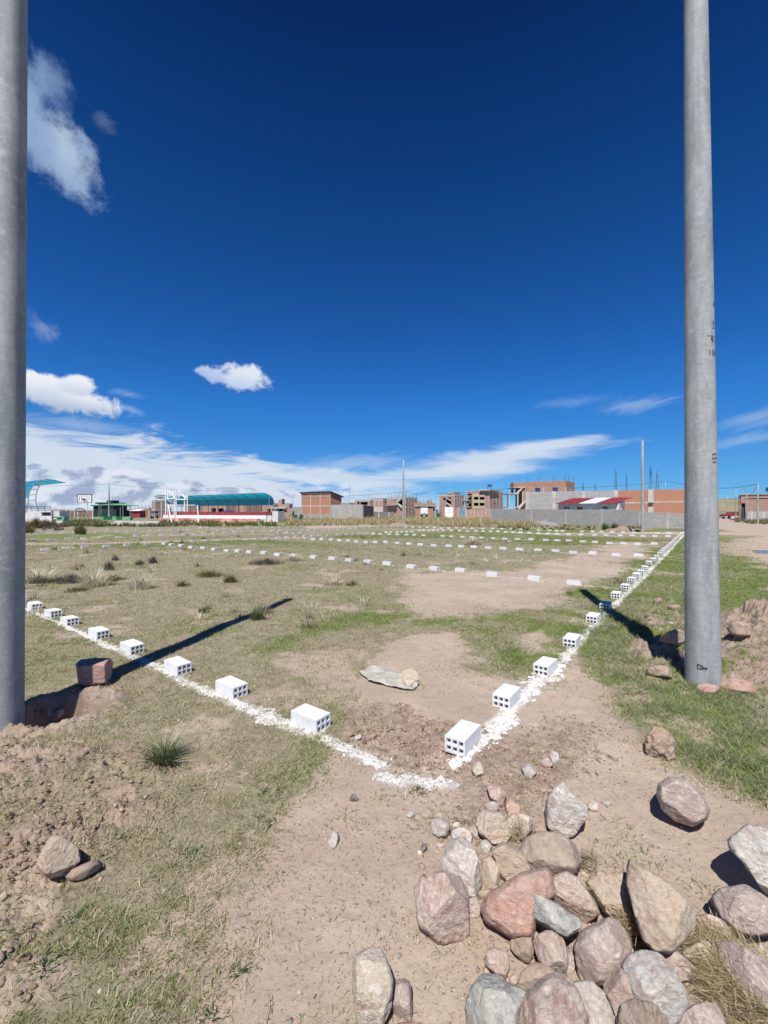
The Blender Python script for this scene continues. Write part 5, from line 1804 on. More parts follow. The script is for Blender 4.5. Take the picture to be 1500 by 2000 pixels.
# --- half built orange house with open stair --------------------------------------
Y0 = 72.0
root, c, fr, sdv, a, b, H = house('brick_house', 'half built orange brick house with blue windows and open concrete stairs above the grey walls', 1105.5, Y0, 1020, 1122.5, 951.5, M_pink,
                                  storeys=2, holes=[(1045, 1055, 952.6, 963), (1079, 1089.5, 951.8, 962.5)], cols=2, scols=2, bars=0)
mb = MB()
fr.box(mb, 0, a, H + 0.2, WZ(938.7, Y0), 0.0, 0.18)
sdv.box(mb, 0.18, b, H + 0.2, WZ(938.7, Y0), 0.0, 0.18)
q = c + UR * (b - .2)
Face(q, UL).box(mb, 0, a, H + .2, WZ(938.7, Y0), 0.18, 0.18)
mb.build('parapet', M_brick, root)
for x0, x1, y0, y1 in ((1045, 1055, 952.6, 963), (1079, 1089.5, 951.8, 962.5)):
    panel(root, 'window', fr, x0 + .5, x1 - .5, y0 + .5, y1 - .3, M_blue, -0.08, 0.04)
bm_ = MB()
for px in (1030, 1052, 1081, 1103):
    q = c + UL * fr.s(px) + UR * 0.2
    rebar(bm_, q.x, q.y, H + .2, 2.0, 0.1, 2)
for s in (b * .45, b * .98):
    q = c + UR * s - UL * -0.2
    rebar(bm_, q.x, q.y, H + .2, 2.4, 0.1, 2)
bm_.build('rebar', M_rust, root)
# stair bay at its left
YS = 76.0
sf = Face((WX(992, YS), YS), (1, -0.06))
st = MB()
P_ = lambda x0, x1, y0, y1, o=0.0, t=0.3, mb=st: sf.pbox(mb, x0, x1, y0, y1, o, t)
P_(991.5, 1013, 963, 965, 0.3, 4.6)
P_(993, 995, 965, 990.5, 0.2, .25)
P_(1001.2, 1002.6, 965, 990, -4.0, .25)
P_(1009.5, 1012, 965, 991, 0.25, .25)
P_(990.5, 1012, 990, 992, 0.3, 4.6)
P_(1003, 1026, 951, 952.6, 0.0, 4.5)
for (xa, ya, xb, yb) in ((1019, 952.5, 1008, 963.5), (1026, 977, 1012, 993)):
    A0, B0 = sf.xy(sf.s(xa), 0.35), sf.xy(sf.s(xb), 0.35)
    A1, B1 = sf.xy(sf.s(xa), -0.9), sf.xy(sf.s(xb), -0.9)
    za, zb = sf.z(xa, ya), sf.z(xb, yb)
    k = 3.2 / F * YS
    st.hexa([(*A0, za - k), (*B0, zb - k), (*B1, zb - k), (*A1, za - k)], [(*A0, za), (*B0, zb), (*B1, zb), (*A1, za)])
st.build('staircase', M_conc, root)
dk = MB()
sf.pbox(dk, 1013, 1027, 953, 1000, -2.2, 0.2)
sf.pbox(dk, 1004, 1009, 953, 963, -2.2, 0.2)
dk.build('inner_wall', M_brown, root)
tb = MB()
sf.pbox(tb, 1003, 1012, 942, 951, 0.02, 2.5)
sf.pbox(tb, 1012, 1021, 944.5, 951, -0.2, 2.3)
tb.build('parapet', M_brick, root)

# --- school like blocks in the middle distance ------------------------------------
YB = 103.0
root, c, fr, sdv, a, b, H = house('brick_building', 'pinkish brick building with a dark open stair gap and white gate below', 888, YB, 857.5, 906, 966.5, M_pink, storeys=2,
                                  holes=[(871.5, 881, 971.5, 990), (865.5, 870, 972, 977)], cols=1, scols=4, depth=14)
mb = MB()
fr.pbox(mb, 873.5, 882, 963, 966.8, 0.0, 3.0)
fr.pbox(mb, 882, 887.5, 961, 966.8, 0.02, 3.0)
mb.build('tower', M_pink, root)
st = MB()
for (xa, ya, xb, yb) in ((871.5, 971.5, 881.5, 977), (871.5, 981.5, 881.5, 988)):
    A0, B0 = fr.xy(fr.s(xa), 0.1), fr.xy(fr.s(xb), 0.1)
    A1, B1 = fr.xy(fr.s(xa), -0.6), fr.xy(fr.s(xb), -0.6)
    za, zb = fr.z(xa, ya), fr.z(xb, yb)
    st.hexa([(*A0, za - .25), (*B0, zb - .25), (*B1, zb - .25), (*A1, za - .25)], [(*A0, za), (*B0, zb), (*B1, zb), (*A1, za)])
st.build('staircase', M_conc, root)
panel(root, 'window', fr, 864, 868, 983, 987, M_bluegrey, 0.02, 0.04)
gf = Face((WX(869, 101), 101.0), (1, 0.0))
tag_o = thing('gate', 'tall white metal double gate with faint lettering marks in front of the pinkish brick building', 'gate', (WX(877, 101), 101, 0))
panel(tag_o, 'gate_leaf', gf, 869, 876.9, 990.2, 1010.5, M_white, 0, 0.08, 0.05, ribs=3)
panel(tag_o, 'gate_leaf', gf, 877.1, 885, 990.2, 1010.5, M_white, 0, 0.08, 0.05, ribs=3)
wm = thing('brick_wall', 'bright orange brick wall piece between the white gate and the blue grey gate', 'wall', (WX(889, 101), 101, 0))
mb = MB()
gf.pbox(mb, 885.3, 893.5, 992, 1011, 0, 0.2, 0.0)
mb.build('wall_panel', M_brick, wm)
cm = MB()
gf.pbox(cm, 893.6, 895.2, 991, 1011, 0.05, 0.3, 0.0)
cm.build('column', M_conc, wm)
g2 = thing('gate', 'blue grey metal gate in front of the brick school building', 'gate', (WX(901, 101), 101, 0))
panel(g2, 'gate_leaf', gf, 895.4, 908, 990.8, 1009.5, M_bluegrey, 0, 0.08, 0.1, ribs=4)
cm = MB()
gf.pbox(cm, 908.2, 909.8, 990, 1011, 0.05, 0.3, 0.0)
cm.build('gate_post', M_conc, g2)

YC = 104.0
root, c, fr, sdv, a, b, H = house('school_building', 'three storey brick building with cream panel, four dark windows and blue roof tank', 956, YC, 911, 982, 958.5, M_pink, storeys=3,
                                  holes=[(925.7, 935, 970.5, 976), (937, 946.5, 970.5, 976), (925.7, 935, 982, 988), (937, 946.5, 982, 988), (912.5, 921, 964, 990)],
                                  sholes=[(964.5, 967, 970.5, 972.5), (970.5, 973, 971, 973.5), (964.5, 967, 982.5, 985)], cols=1, scols=4, depth=22)
mb = MB()
holes = [fr.hole(925.7, 935, 970.5, 976), fr.hole(937, 946.5, 970.5, 976), fr.hole(925.7, 935, 982, 988), fr.hole(937, 946.5, 982, 988)]
fr.wall(mb, fr.s(947.5), fr.s(923.5), fr.z(935, 993.5), fr.z(935, 964.5), holes, 0.12, 0.14)
mb.build('render_panel', M_cream, root)
mb = MB()
for y in (976.5, 989):
    fr.pbox(mb, 906.5, 921.5, y, y + 2.4, 1.6, 1.7)
for x in (907.5, 912.5, 917):
    fr.pbox(mb, x, x + 1.2, 966, 990, 1.3, .2)
for (xa, ya, xb, yb) in ((921, 967, 911, 977), (921, 979, 911, 989.5)):
    A0, B0 = fr.xy(fr.s(xa), 1.2), fr.xy(fr.s(xb), 1.2)
    A1, B1 = fr.xy(fr.s(xa), 0.2), fr.xy(fr.s(xb), 0.2)
    za, zb = fr.z(xa, ya), fr.z(xb, yb)
    mb.hexa([(*A0, za - .35), (*B0, zb - .35), (*B1, zb - .35), (*A1, za - .35)], [(*A0, za), (*B0, zb), (*B1, zb), (*A1, za)])
mb.build('balcony', M_concd, root)
mb = MB()
fr.pbox(mb, 938, 960, 956, 958.2, 0.8, 6)
mb.build('roof_slab', M_conc, root)
tk = MB()
q = c + UR * 2 + UL * 1
zt = H + .6
tk.bar((q.x + .2, q.y, zt + .5), (q.x + .2, q.y, zt + 1.05), 0.5, 12)
for dx in (-.25, .6):
    for dy in (-.3, .3):
        tk.bar((q.x + dx, q.y + dy, H + .1), (q.x + dx, q.y + dy, zt + .5), 0.04, 4)
tk.build('water_tank', M_blue, root)
lw = thing('brick_wall', 'long low pinkish brick wall with piers in front of the school building', 'wall', (WX(930, 101.5), 101.5, 0))
mb = MB()
lf = Face((WX(909.8, 101.5), 101.5), (1, 0))
lf.pbox(mb, 909.9, 960, 995, 1011, 0, 0.2, 0.0)
mb.build('wall_panel', M_pink, lw)
cm = MB()
for x in (911, 918.5, 926, 933.5, 941, 948, 955.5):
    lf.pbox(cm, x, x + 1.3, 994.6, 1011, 0.05, 0.3, 0.0)
cm.build('column', M_conc, lw)

# --- low yard and flat slab, white gate, grey bit, green bin -----------------------
YD = 104.0
df = Face((WX(770, YD), YD), (1, 0))
t = thing('brick_yard', 'low unfinished orange brick yard with flat slab and small white gate', 'building', (WX(830, YD), YD, 0))
for q in ((811, 820.5, 990, 1010, 0, .2, 0.0), (836.5, 845, 992, 1010, 0, .2, 0.0), (812, 858, 981.5, 988, -7, .3), (820, 829, 978.5, 983, -8, 2), (843, 851, 976, 987, -8, 2)):
    mb = MB()
    df.pbox(mb, *q)
    mb.build('wall', M_brick if q[0] < 840 and q[3] > 988 else M_pink, t)
mb = MB()
df.pbox(mb, 809, 853, 987.2, 989.4, 0.3, 6)
for x in (811, 820.5, 835.5, 844.5, 851):
    df.pbox(mb, x, x + 1.2, 989, 1010, 0.05, .3, 0.0)
mb.build('concrete_frame', M_concd, t)
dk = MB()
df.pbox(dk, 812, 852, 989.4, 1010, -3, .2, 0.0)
dk.build('inner_wall', M_dark, t)  # shade under the slab put in as a near black wall
panel(t, 'gate', df, 822, 835, 990.5, 1004, M_white, 0.1, .08, ribs=3)
panel(t, 'door', df, 825.5, 831, 1001.5, 1009.3, M_bluegrey, 0.2, .08)
bm_ = MB()
for px in (822, 826, 834, 841, 846, 850):
    x, y = df.xy(df.s(px), -8.5)
    rebar(bm_, x, y, 3.6, 1.5, .1, 2)
bm_.build('rebar', M_rust, t)
gw, gf2, gl = free_wall('block_wall', 'short low grey block wall left of the green bin', (845.5, 1010.8, 995.5), (861, 1010.8, 995.5), M_block2, cols=2)
o = thing('bin', 'green box bin against the short grey wall', 'bin', (WX(856.5, 100), 100, 0))
mb = MB()
bf = Face((WX(853, 100), 100.0), (1, 0))
bf.pbox(mb, 853, 860, 1003.5, 1010.5, 0, 0.8, 0.1)
mb.build('body', M_green, o)
mb = MB()
bf.pbox(mb, 852.7, 860.3, 1002.9, 1003.6, 0.05, .9)
mb.build('lid', M_dgreen, o)

# --- two storey brick house with stair and rebar crown ------------------------------
YE = 112.0
root, c, fr, sdv, a, b, H = house('brick_house', 'brick house crowned with rebar behind the lone middle pole', 792, YE, 756.5, 814.5, 972, M_pink, storeys=2,
                                  holes=[(777, 787, 977, 989), (768.5, 775, 976.5, 982)], cols=2, scols=4, bars=6, depth=16)
panel(root, 'window', fr, 768.7, 774.8, 976.8, 981.8, M_bluegrey, -0.06, .04)
st = MB()
for (xa, ya, xb, yb) in ((786, 971, 777, 979), (777, 981, 786, 990)):
    A0, B0 = fr.xy(fr.s(xa), 0.5), fr.xy(fr.s(xb), 0.5)
    A1, B1 = fr.xy(fr.s(xa), -0.3), fr.xy(fr.s(xb), -0.3)
    za, zb = fr.z(xa, ya), fr.z(xb, yb)
    st.hexa([(*A0, za - .4), (*B0, zb - .4), (*B1, zb - .4), (*A1, za - .4)], [(*A0, za), (*B0, zb), (*B1, zb), (*A1, za)])
st.build('staircase', M_conc, root)
mb = MB()
fr.pbox(mb, 756, 777, 986.3, 987.6, 1.2, 1.4)
mb.build('balcony', M_concd, root)
t, f_, l_ = free_wall('brick_wall', 'dark red brick yard wall with columns behind the middle pole', (770, 1009.5, 990.5), (811, 1009.5, 990.5), M_brown, cols=6)
house('brick_house', 'low dull brick house above the pale metal gate, left part of a pair', 722, 118, 693, None, 977.3, M_pink, storeys=1,
      holes=[(704, 718, 980.5, 986), (698, 702, 979.5, 985)], cols=2, scols=2, depth=7)
house('brick_house', 'low dull brick house above the pale metal gate, right part of a pair', 748, 117, 725, None, 976.6, M_pink, storeys=1, cols=3, scols=2, depth=7, parapet=0.3)
house('brick_house', 'tiny distant brick roof block above the grey block wall', 683, 140, 668, None, 983, M_pink, storeys=1, cols=1, scols=1, depth=6, frame=None)
t, f_, l_ = free_wall('brick_wall', 'orange brick wall above the low grey wall, left of the middle pole', (747.5, 1009, 990), (770, 1009, 990), M_brick, cols=2)
t = thing('gate', 'beige metal double gate between grey walls left of the middle pole', 'gate', (WX(738, 106), 106, 0))
g_ = Face((WX(729, 106), 106.0), (1, 0))
panel(t, 'gate_leaf', g_, 729.5, 738, 990, 1009, M_beige, 0, .08, .1, ribs=2)
panel(t, 'gate_leaf', g_, 738.3, 747, 990, 1009, M_beige, 0, .08, .1, ribs=2)
free_wall('block_wall', 'low dark grey block wall below the beige gate', (729.5, 1011.2, 999.2), (770, 1011.2, 1000), M_block2, cols=2)
free_wall('block_wall', 'dark end of the tall grey block wall running away, shade painted in', (708.3, 1013.6, 986), (730, 1011, 989.5), M_block2, cols=0)  # the end's shade is put into the darker block colour
t, f_, l_ = free_wall('block_wall', 'tall pale grey block wall joined to the brick hall', (646, 1012.6, 986), (708, 1013.6, 985.6), M_block)
cm = MB()
for px in (664, 685, 707.3):
    s = f_.s(px)
    f_.box(cm, s - .13, s + .13, -.1, f_.z(px, 985.6), .03, .26)
cm.build('column', M_conc, t)
free_wall('block_wall', 'pale grey block wall left of the brick hall', (567, 1010, 990.5), (588.5, 1010.5, 990.5), M_block, cols=2)

# --- the brick hall with the sloping roof ---------------------------------------------
root, c, fr, sdv, a, b, H = house('brick_hall', 'tall orange brick hall with concrete frame and sloping roof in the middle distance', 645, 92, 588.5, 667, 961.5, M_brick, storeys=2,
                                  cols=3, scols=2, depth=9, slope_back=0.9, roof_over=0.35, roof_mat=M_dsteel, colw=.22)
mb = MB()
fr.box(mb, 0.05, a, H - 1.05, H - .83, 0.045, .1)
fr.box(mb, 0.05, a, 0, 0.95, 0.012, .1)
mb.build('plinth', M_concd, root)

# --- jumble at the right end of the canopy ---------------------------------------------
YG = 104.0
jf = Face((WX(537, YG), YG), (1, 0))
t = thing('brick_house', 'jumble of half built brick walls and slabs right of the teal canopy', 'building', (WX(550, YG), YG, 0))
for x0, x1, y0, y1, o in ((537.5, 543, 975.5, 993, -3), (543, 545, 973.5, 993, -3), (547, 562, 984.5, 992, -2), (553, 567, 992.5, 1009, 0), (531, 536, 993, 1009, 0)):
    mb = MB()
    jf.pbox(mb, x0, x1, y0, y1, o, 3 if o < 0 else .2, 0.0 if y1 > 1000 else None)
    mb.build('wall', M_pink, t)
mb = MB()
jf.pbox(mb, 531, 560, 990.8, 993.2, 0.6, 4)
for x in (543.5, 552):
    jf.pbox(mb, x, x + 1.6, 993, 1010, .1, .3, 0.0)
mb.build('concrete_frame', M_conc, t)
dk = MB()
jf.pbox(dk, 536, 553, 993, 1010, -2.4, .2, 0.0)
dk.build('inner_wall', M_dark, t)  # unlit space behind the columns put in as near black colour
panel(t, 'door', jf, 545.5, 551.5, 998.5, 1009, M_green, 0.02, .06)
for i, (px, ox) in enumerate(((576.5, 0), (585, 1))):
    x, y = G(px, 1016.3)
    o = thing('waste_drum', ('dark green waste drum on a stand left of the brick hall' if i == 0 else 'tilted dark green waste drum with a black mouth, nearest the brick hall'), 'drum', (x, y, 0))
    mb = MB()
    k = y / F
    mb.bar((x, y, 0.15), (x + (0.05 if i == 0 else .35), y, 0.85), 0.3, 14)
    mb.build('body', M_green, o)
    mb = MB()
    tx = x + (0.05 if i == 0 else .36)
    mb.bar((tx, y, .86), (tx + (0 if i == 0 else .04), y, .94), .31, 14)
    mb.build('lid', M_dsteel if i else M_dgreen, o)
    mb = MB()
    for dx in (-.33, .33):
        mb.bar((x + dx, y - .05, 0), (x + dx, y - .05, .7), .03, 5)
    mb.build('stand', M_steel, o)

# --- teal vaulted canopy over the terrace ------------------------------------------------
def terrace():
    Yr, Yl = 62.0, 69.0
    A = Vector((WX(310, Yl), Yl))
    B = Vector((WX(506, Yr), Yr))
    f = Face(A, B - A)
    L = (B - A).length
    t = thing('terrace', 'stepped spectator terrace painted red and white under the teal canopy', 'terrace', (A.x, A.y, 0))
    z1, z2, z3 = 0.47, 0.95, 1.47
    for nm, z0, zt, o, d, mt in (('step', 0, z1, 0, .9, M_pred), ('step', z1, z2, -.3, 1.2, M_white), ('step', z2, z3, -.6, 1.6, M_dred)):
        mb = MB()
        f.box(mb, (0 if z0 == 0 else .6), L + (0 if z0 == 0 else 1.0 if z0 < .6 else 1.75), z0 + (0.003 if z0 else 0), zt, o, d)
        mb.build(nm, mt, t)
    mb = MB()
    e = Face(B, UR)
    q = [B, B + UR * 3.2 + Vector((.8, 0)), B + UR * 4.0 - Vector((.2, 0)), B - f.n * 1.9]
    f.box(mb, L + .01, L + 1.0, 0, z1, -.28, 1.0)
    f.box(mb, L + 1.02, L + 1.75, 0, z2, -.58, 1.0)
    f.box(mb, L + 1.77, L + 2.75, 0, z3 + .1, -.7, 1.6)
    mb.build('end_wall', M_whited, t)
    return f, L


tfc, tL = terrace()


def canopy():
    R_end, L_end = Vector((WX(536, 67.5), 67.5)), Vector((WX(340, 86.0), 86.0))
    d = (L_end - R_end)
    L = d.length
    d.normalize()
    n = Vector((d.y, -d.x))
    if n.y > 0:
        n = -n                                # towards the field
    ze, zr, W2 = WZ(985.5, 66), WZ(959, 64.5), 3.1
    t = thing('teal_canopy', 'long teal translucent curved canopy on steel arches over the red and white terrace', 'canopy', (R_end.x, R_end.y, 0))
    # profile: from the front lip on the field side back over the curve and down to the rear edge
    prof = []
    for i in range(15):
        th = math.pi / 2 * i / 14
        prof.append((W2 * (1 - math.sin(th)), ze + (zr - ze) * math.cos(th) ** 0.8 - 0.25 * (1 - math.sin(th)) ** 2))
    ns = 40
    V, Fc = [], []
    for k in range(ns + 1):
        p = R_end + d * (L * k / ns)
        for (w, z) in prof:
            q = p - UR * (0.0 - 0.0) - UR * w
            V.append((q.x, q.y, z))
    m = len(prof)
    for k in range(ns):
        for i in range(m - 1):
            Fc.append((k * m + i, k * m + i + 1, (k + 1) * m + i + 1, (k + 1) * m + i))
    me = bpy.data.meshes.new('roof_sheet')
    me.from_pydata(V, [], Fc)
    me.update()
    link('roof_sheet', me, M_teal, t, smooth=True)
    N = 10
    for k in range(N + 1):
        p = R_end + d * (L * k / N)
        mb = MB()
        pts = [((p - UR * (w + .04)).x, (p - UR * (w + .04)).y, z - .06) for w, z in prof]
        mb.line(pts, 0.05)
        mb.build('arch', M_steel, t)
        mb = MB()
        mb.bar((pts[-1][0], pts[-1][1], 0), pts[-1], .06, 6)
        mb.bar((pts[-1][0] - .7, pts[-1][1] - .9, 1.2), pts[7], .035, 6)
        mb.build('post', M_steel, t)
    mb = MB()
    for i in (0, 3, 7, 11, 14):
        w, z = prof[i]
        a_, b_ = R_end - UR * (w + .03), L_end - UR * (w + .03)
        mb.bar((a_.x, a_.y, z - .03), (b_.x, b_.y, z - .03), .04, 5)
    mb.build('purlin', M_steel, t)


canopy()


# pale arched shelter seen end on, left of the canopy
def small_shelter():
    Y = 84.0
    t = thing('arched_shelter', 'small pale arched shelter roof behind the white posts at the canopy left end', 'shelter', (WX(315, Y), Y, 0))
    prof = [(WX(x, Y), WZ(y, Y)) for x, y in ((303, 972.5), (310, 970.8), (317, 971.5), (323, 975.5), (327, 980), (329, 984.5))]
    V, Fc = [], []
    for k in range(2):
        for x, z in prof:
            V.append((x - 1.5 * k, Y + 5 * k, z))
    m = len(prof)
    for i in range(m - 1):
        Fc.append((i, i + 1, m + i + 1, m + i))
    me = bpy.data.meshes.new('roof_sheet')
    me.from_pydata(V, [], Fc)
    me.update()
    mo = link('roof_sheet', me, M_whited, t)
    md = mo.modifiers.new('thick', 'SOLIDIFY')
    md.thickness = 0.05
    mb = MB()
    mb.line([(x, Y, z - .06) for x, z in prof], .05)
    mb.line([(WX(303, Y), Y, WZ(969.5, Y)), (WX(312, Y), Y, WZ(968, Y)), (WX(328, Y), Y, WZ(967.5, Y))], .1)
    mb.build('arch', M_green, t)
    mb = MB()
    for x in (313, 327):
        mb.bar((WX(x, Y), Y + .5, 0), (WX(x, Y), Y + .5, WZ(976 if x < 320 else 982, Y)), .06)
    mb.build('post', M_whited, t)


small_shelter()


# --- houses seen under and behind the canopy --------------------------------------------------
def back_house(label, px, Y, pl, pr, pt, mat, holes=(), storeys=1, **kw):
    return house('brick_house', label, px, Y, pl, pr, pt, mat, storeys=storeys, holes=holes, **kw)


back_house('pale pink brick house seen under the canopy, second from its left end', 420, 118, 394, None, 984.5, M_pink, cols=2, depth=7, frame=None)
back_house('brown brick house seen under the canopy left end, behind the goal', 396, 124, 362, None, 983, M_brown, holes=[(388, 391, 986, 996)], cols=2, depth=7)
back_house('house with dark red door and open ground floor under the canopy middle', 440, 112, 410, None, 984.5, M_pink, holes=[(412.5, 422, 992.5, 1003), (426, 437, 993, 1003)], cols=3, depth=7)
back_house('pale brick house with a blue tarpaulin at its foot under the canopy', 480, 114, 446, None, 985.5, M_pink, cols=3, depth=7, frame=None)
back_house('pale brick house under the canopy right end', 532, 116, 486, None, 984, M_pink, holes=[(522, 528, 994, 1000)], cols=5, depth=7)
t = thing('tarpaulin', 'low blue tarpaulin heap under the canopy in front of a pale brick house', 'tarpaulin', (WX(440, 100), 100, 0))
mb = MB()
for x0, x1, y0, y1 in ((436, 452, 998, 1002), (439, 447, 996.8, 999)):
    Face((WX(x0, 100), 100.0), (1, .02)).pbox(mb, x0, x1, y0, y1, 0, 2, 0.0)
mb.build('sheet', M_blue, t)
root, c, fr, sdv, a, b, H = house('brick_house', 'narrow tall brown brick house left of the white posts', 303, 100, 296.5, 326, 978.5, M_pink, storeys=2, cols=1, scols=2, depth=9)
wl = free_wall('block_wall', 'pinkish grey rendered wall beside the terrace left end', (303, 1010, 995.5), (318, 1010, 995.5), M_block2)


# --- white pipe frame, goals, backboard ---------------------------------------------------------
def pipes(name, label, cat, segs, Y, r, mat, part='frame', group=None, dy=None):
    """pipes given by pixel ends at distance Y (+ optional depth offset)"""
    x0 = WX(segs[0][0], Y)
    t = thing(name, label, cat, (x0, Y, 0), group)
    mb = MB()
    for s in segs:
        xa, ya, xb, yb = s[:4]
        da, db = (s[4], s[5]) if len(s) > 5 else (0, 0)
        za, zb = WZ(ya, Y), WZ(yb, Y)
        mb.bar((WX(xa, Y), Y + da, max(0, za)), (WX(xb, Y), Y + db, max(0, zb)), r, 6)
    mb.build(part, mat, t)
    return t


Yt = 68.0
t = pipes('pipe_tower', 'tall white steel pipe frame with railings rising behind the near goal', 'pipe frame',
          [(323.5, 955, 323.5, 1014), (340.5, 969, 340.5, 1014), (344, 957, 344, 1014), (360.5, 971, 360.5, 1014), (366, 966, 366, 1014),
           (327.5, 959, 327.5, 975), (333, 957, 333, 972, 1, 1), (333, 961, 340, 969), (349.5, 957, 349.5, 972), (354, 957, 354, 967), (354, 965, 358.5, 970),
           (358, 966, 362, 972), (366, 967, 362, 973), (349.5, 959, 354, 960), (327.5, 959, 333, 962)], Yt, .085, M_white)
mb = MB()
for (x0, x1, y) in ((326.5, 343, 973.3), (343.8, 366, 975.2)):
    mb.box(WX(x0, Yt), WX(x1, Yt), Yt - .2, Yt + 1.4, WZ(y + 1, Yt), WZ(y - .6, Yt))
mb.build('platform', M_white, t)

x, yg = G(336, 1023)
t = pipes('goal', 'white steel football goal with slanting legs in front of the terrace', 'goal',
          [(323.5, 986.8, 381.5, 986.8), (323.5, 986.8, 323.5, 1024, .6, .6), (375.7, 986.8, 375.7, 1021, 1.6, 1.6)], 54.0, .05, M_white, 'crossbar')
mb = MB()
mb.bar((WX(328.7, 54), 54, WZ(987, 54)), (WX(335.8, 52.6), 52.6, 0), .06)
mb.bar((WX(381.3, 54), 54.6, WZ(987, 54)), (WX(388.6, 54), 54, 0), .06)
mb.build('leg', M_white, t)
t = pipes('goal', 'far white football goal below the basketball board on the left', 'goal',
          [(132.8, 989.5, 181.2, 989.5), (181.2, 989.5, 181.2, 1016), (135.8, 990, 135.4, 1014, 1.2, 1.2)], 74.0, .05, M_white, 'crossbar')
mb = MB()
mb.bar((WX(132.8, 74), 74, WZ(989.5, 74)), (WX(130.2, 74), 73, 0), .06)
mb.build('leg', M_white, t)
Yd = 78.0
t = thing('climbing_dome', 'thin round dome frame of bent bars inside the far goal', 'climbing dome', (WX(156, Yd), Yd, 0))
mb = MB()
cx_, rad, hgt = WX(156, Yd), 1.35, WZ(992, Yd)
for k in range(6):
    a_ = math.pi * k / 6
    mb.line([(cx_ + rad * math.cos(a_) * math.cos(u), Yd + rad * math.sin(a_) * math.cos(u), hgt * math.sin(u)) for u in np.linspace(0, math.pi, 13)], .03, 4)
for z in (.35, .7):
    r_ = rad * math.sqrt(1 - z * z)
    mb.line([(cx_ + r_ * math.cos(u), Yd + r_ * math.sin(u), hgt * z) for u in np.linspace(0, 2 * math.pi, 17)], .03, 4)
mb.build('frame', M_dsteel, t)

Yk = 82.0
t = thing('basketball_board', 'white basketball backboard with dark ring on tall thin posts at the left', 'backboard', (WX(165, Yk), Yk, 0))
bf = Face((WX(151, Yk), Yk), (1, 0))
mb = MB()
bf.pbox(mb, 151.5, 179, 966, 981.2, 0, .08)
mb.build('board', M_white, t)
mb = MB()
for x0, x1, y0, y1 in ((151, 179.5, 965.4, 966.3), (151, 179.5, 981, 981.9), (151, 152, 965.4, 981.9), (178.5, 179.5, 965.4, 981.9)):
    bf.pbox(mb, x0, x1, y0, y1, .05, .16)
mb.build('board_frame', M_dsteel, t)
mb = MB()
for x0, x1, y0, y1 in ((154.5, 155.7, 969, 979), (159, 159.8, 969, 979), (173.5, 174.5, 969, 979), (170, 170.7, 969, 979), (159, 170.7, 978.4, 979), (159, 170.7, 968.6, 969.2)):
    bf.pbox(mb, x0, x1, y0, y1, .012, .03)
mb.build('marking', M_rust, t)
mb = MB()
cx_, cz_ = WX(166, Yk), WZ(973.5, Yk)
mb.line([(cx_ + .27 * math.cos(u), Yk - .35 + .27 * math.sin(u), cz_) for u in np.linspace(0, 2 * math.pi, 15)], .035, 5)
for k in range(8):
    u = k * math.pi / 4
    mb.bar((cx_ + .27 * math.cos(u), Yk - .35 + .27 * math.sin(u), cz_), (cx_ + .14 * math.cos(u), Yk - .35 + .14 * math.sin(u), cz_ - .4), .03, 4)
mb.build('hoop', M_dsteel, t)
mb = MB()
mb.bar((WX(148.5, Yk), Yk + .5, 0), (WX(148.5, Yk), Yk + .5, WZ(977.5, Yk)), .05)
mb.bar((WX(167.3, Yk), Yk + .5, 0), (WX(167.3, Yk), Yk + .5, WZ(976, Yk)), .05)
mb.build('post', M_whited, t)

# --- left canopy with curved truss ---------------------------------------------------------------
def left_canopy():
    Y = 50.5
    t = thing('curved_canopy', 'curved teal canopy on a lattice steel support at the far left, beside the left pole', 'canopy', (WX(60, Y), Y, 0))
    out = [(52, 998), (54.5, 985), (55.5, 972), (57.5, 961), (62.5, 951.5), (71, 943.5), (82, 937.5), (95, 935), (110, 937.5), (127, 941.8)]
    inn = [(77, 998), (71.5, 988), (69.5, 975), (71.5, 962), (76, 950), (84, 941)]
    P3 = lambda l: [(WX(x, Y), WZ(y, Y)) for x, y in l]
    roof = P3(out[2:])
    D = UL * 13.0
    V, Fc = [], []
    n = 10
    for k in range(n + 1):
        for x, z in roof:
            V.append((x + D.x * k / n, Y + D.y * k / n, z))
    m = len(roof)
    for k in range(n):
        for i in range(m - 1):
            Fc.append((k * m + i, k * m + i + 1, (k + 1) * m + i + 1, (k + 1) * m + i))
    me = bpy.data.meshes.new('roof_sheet')
    me.from_pydata(V, [], Fc)
    me.update()
    link('roof_sheet', me, M_teal, t, smooth=True)
    for k in range(4):
        o = D * (k / 3.0)
        mb = MB()
        T3 = lambda l: [(x + o.x, Y + o.y, z) for x, z in P3(l)]
        a_, b_ = T3(out), T3(inn)
        mb.line(a_, .05)
        mb.line(b_, .05)
        zz = T3([(54, 990), (71.8, 990), (55.2, 977), (70, 977), (56, 968), (71, 965), (59.5, 957), (74, 954.5), (64, 950)])
        mb.line(zz, .04, 4)
        mb.build('truss', M_steel, t)
    mb = MB()
    for i in range(0, m, 1):
        x, z = roof[i]
        mb.bar((x, Y, z - .04), (x + D.x, Y + D.y, z - .04), .035, 4)
    mb.build('purlin', M_steel, t)


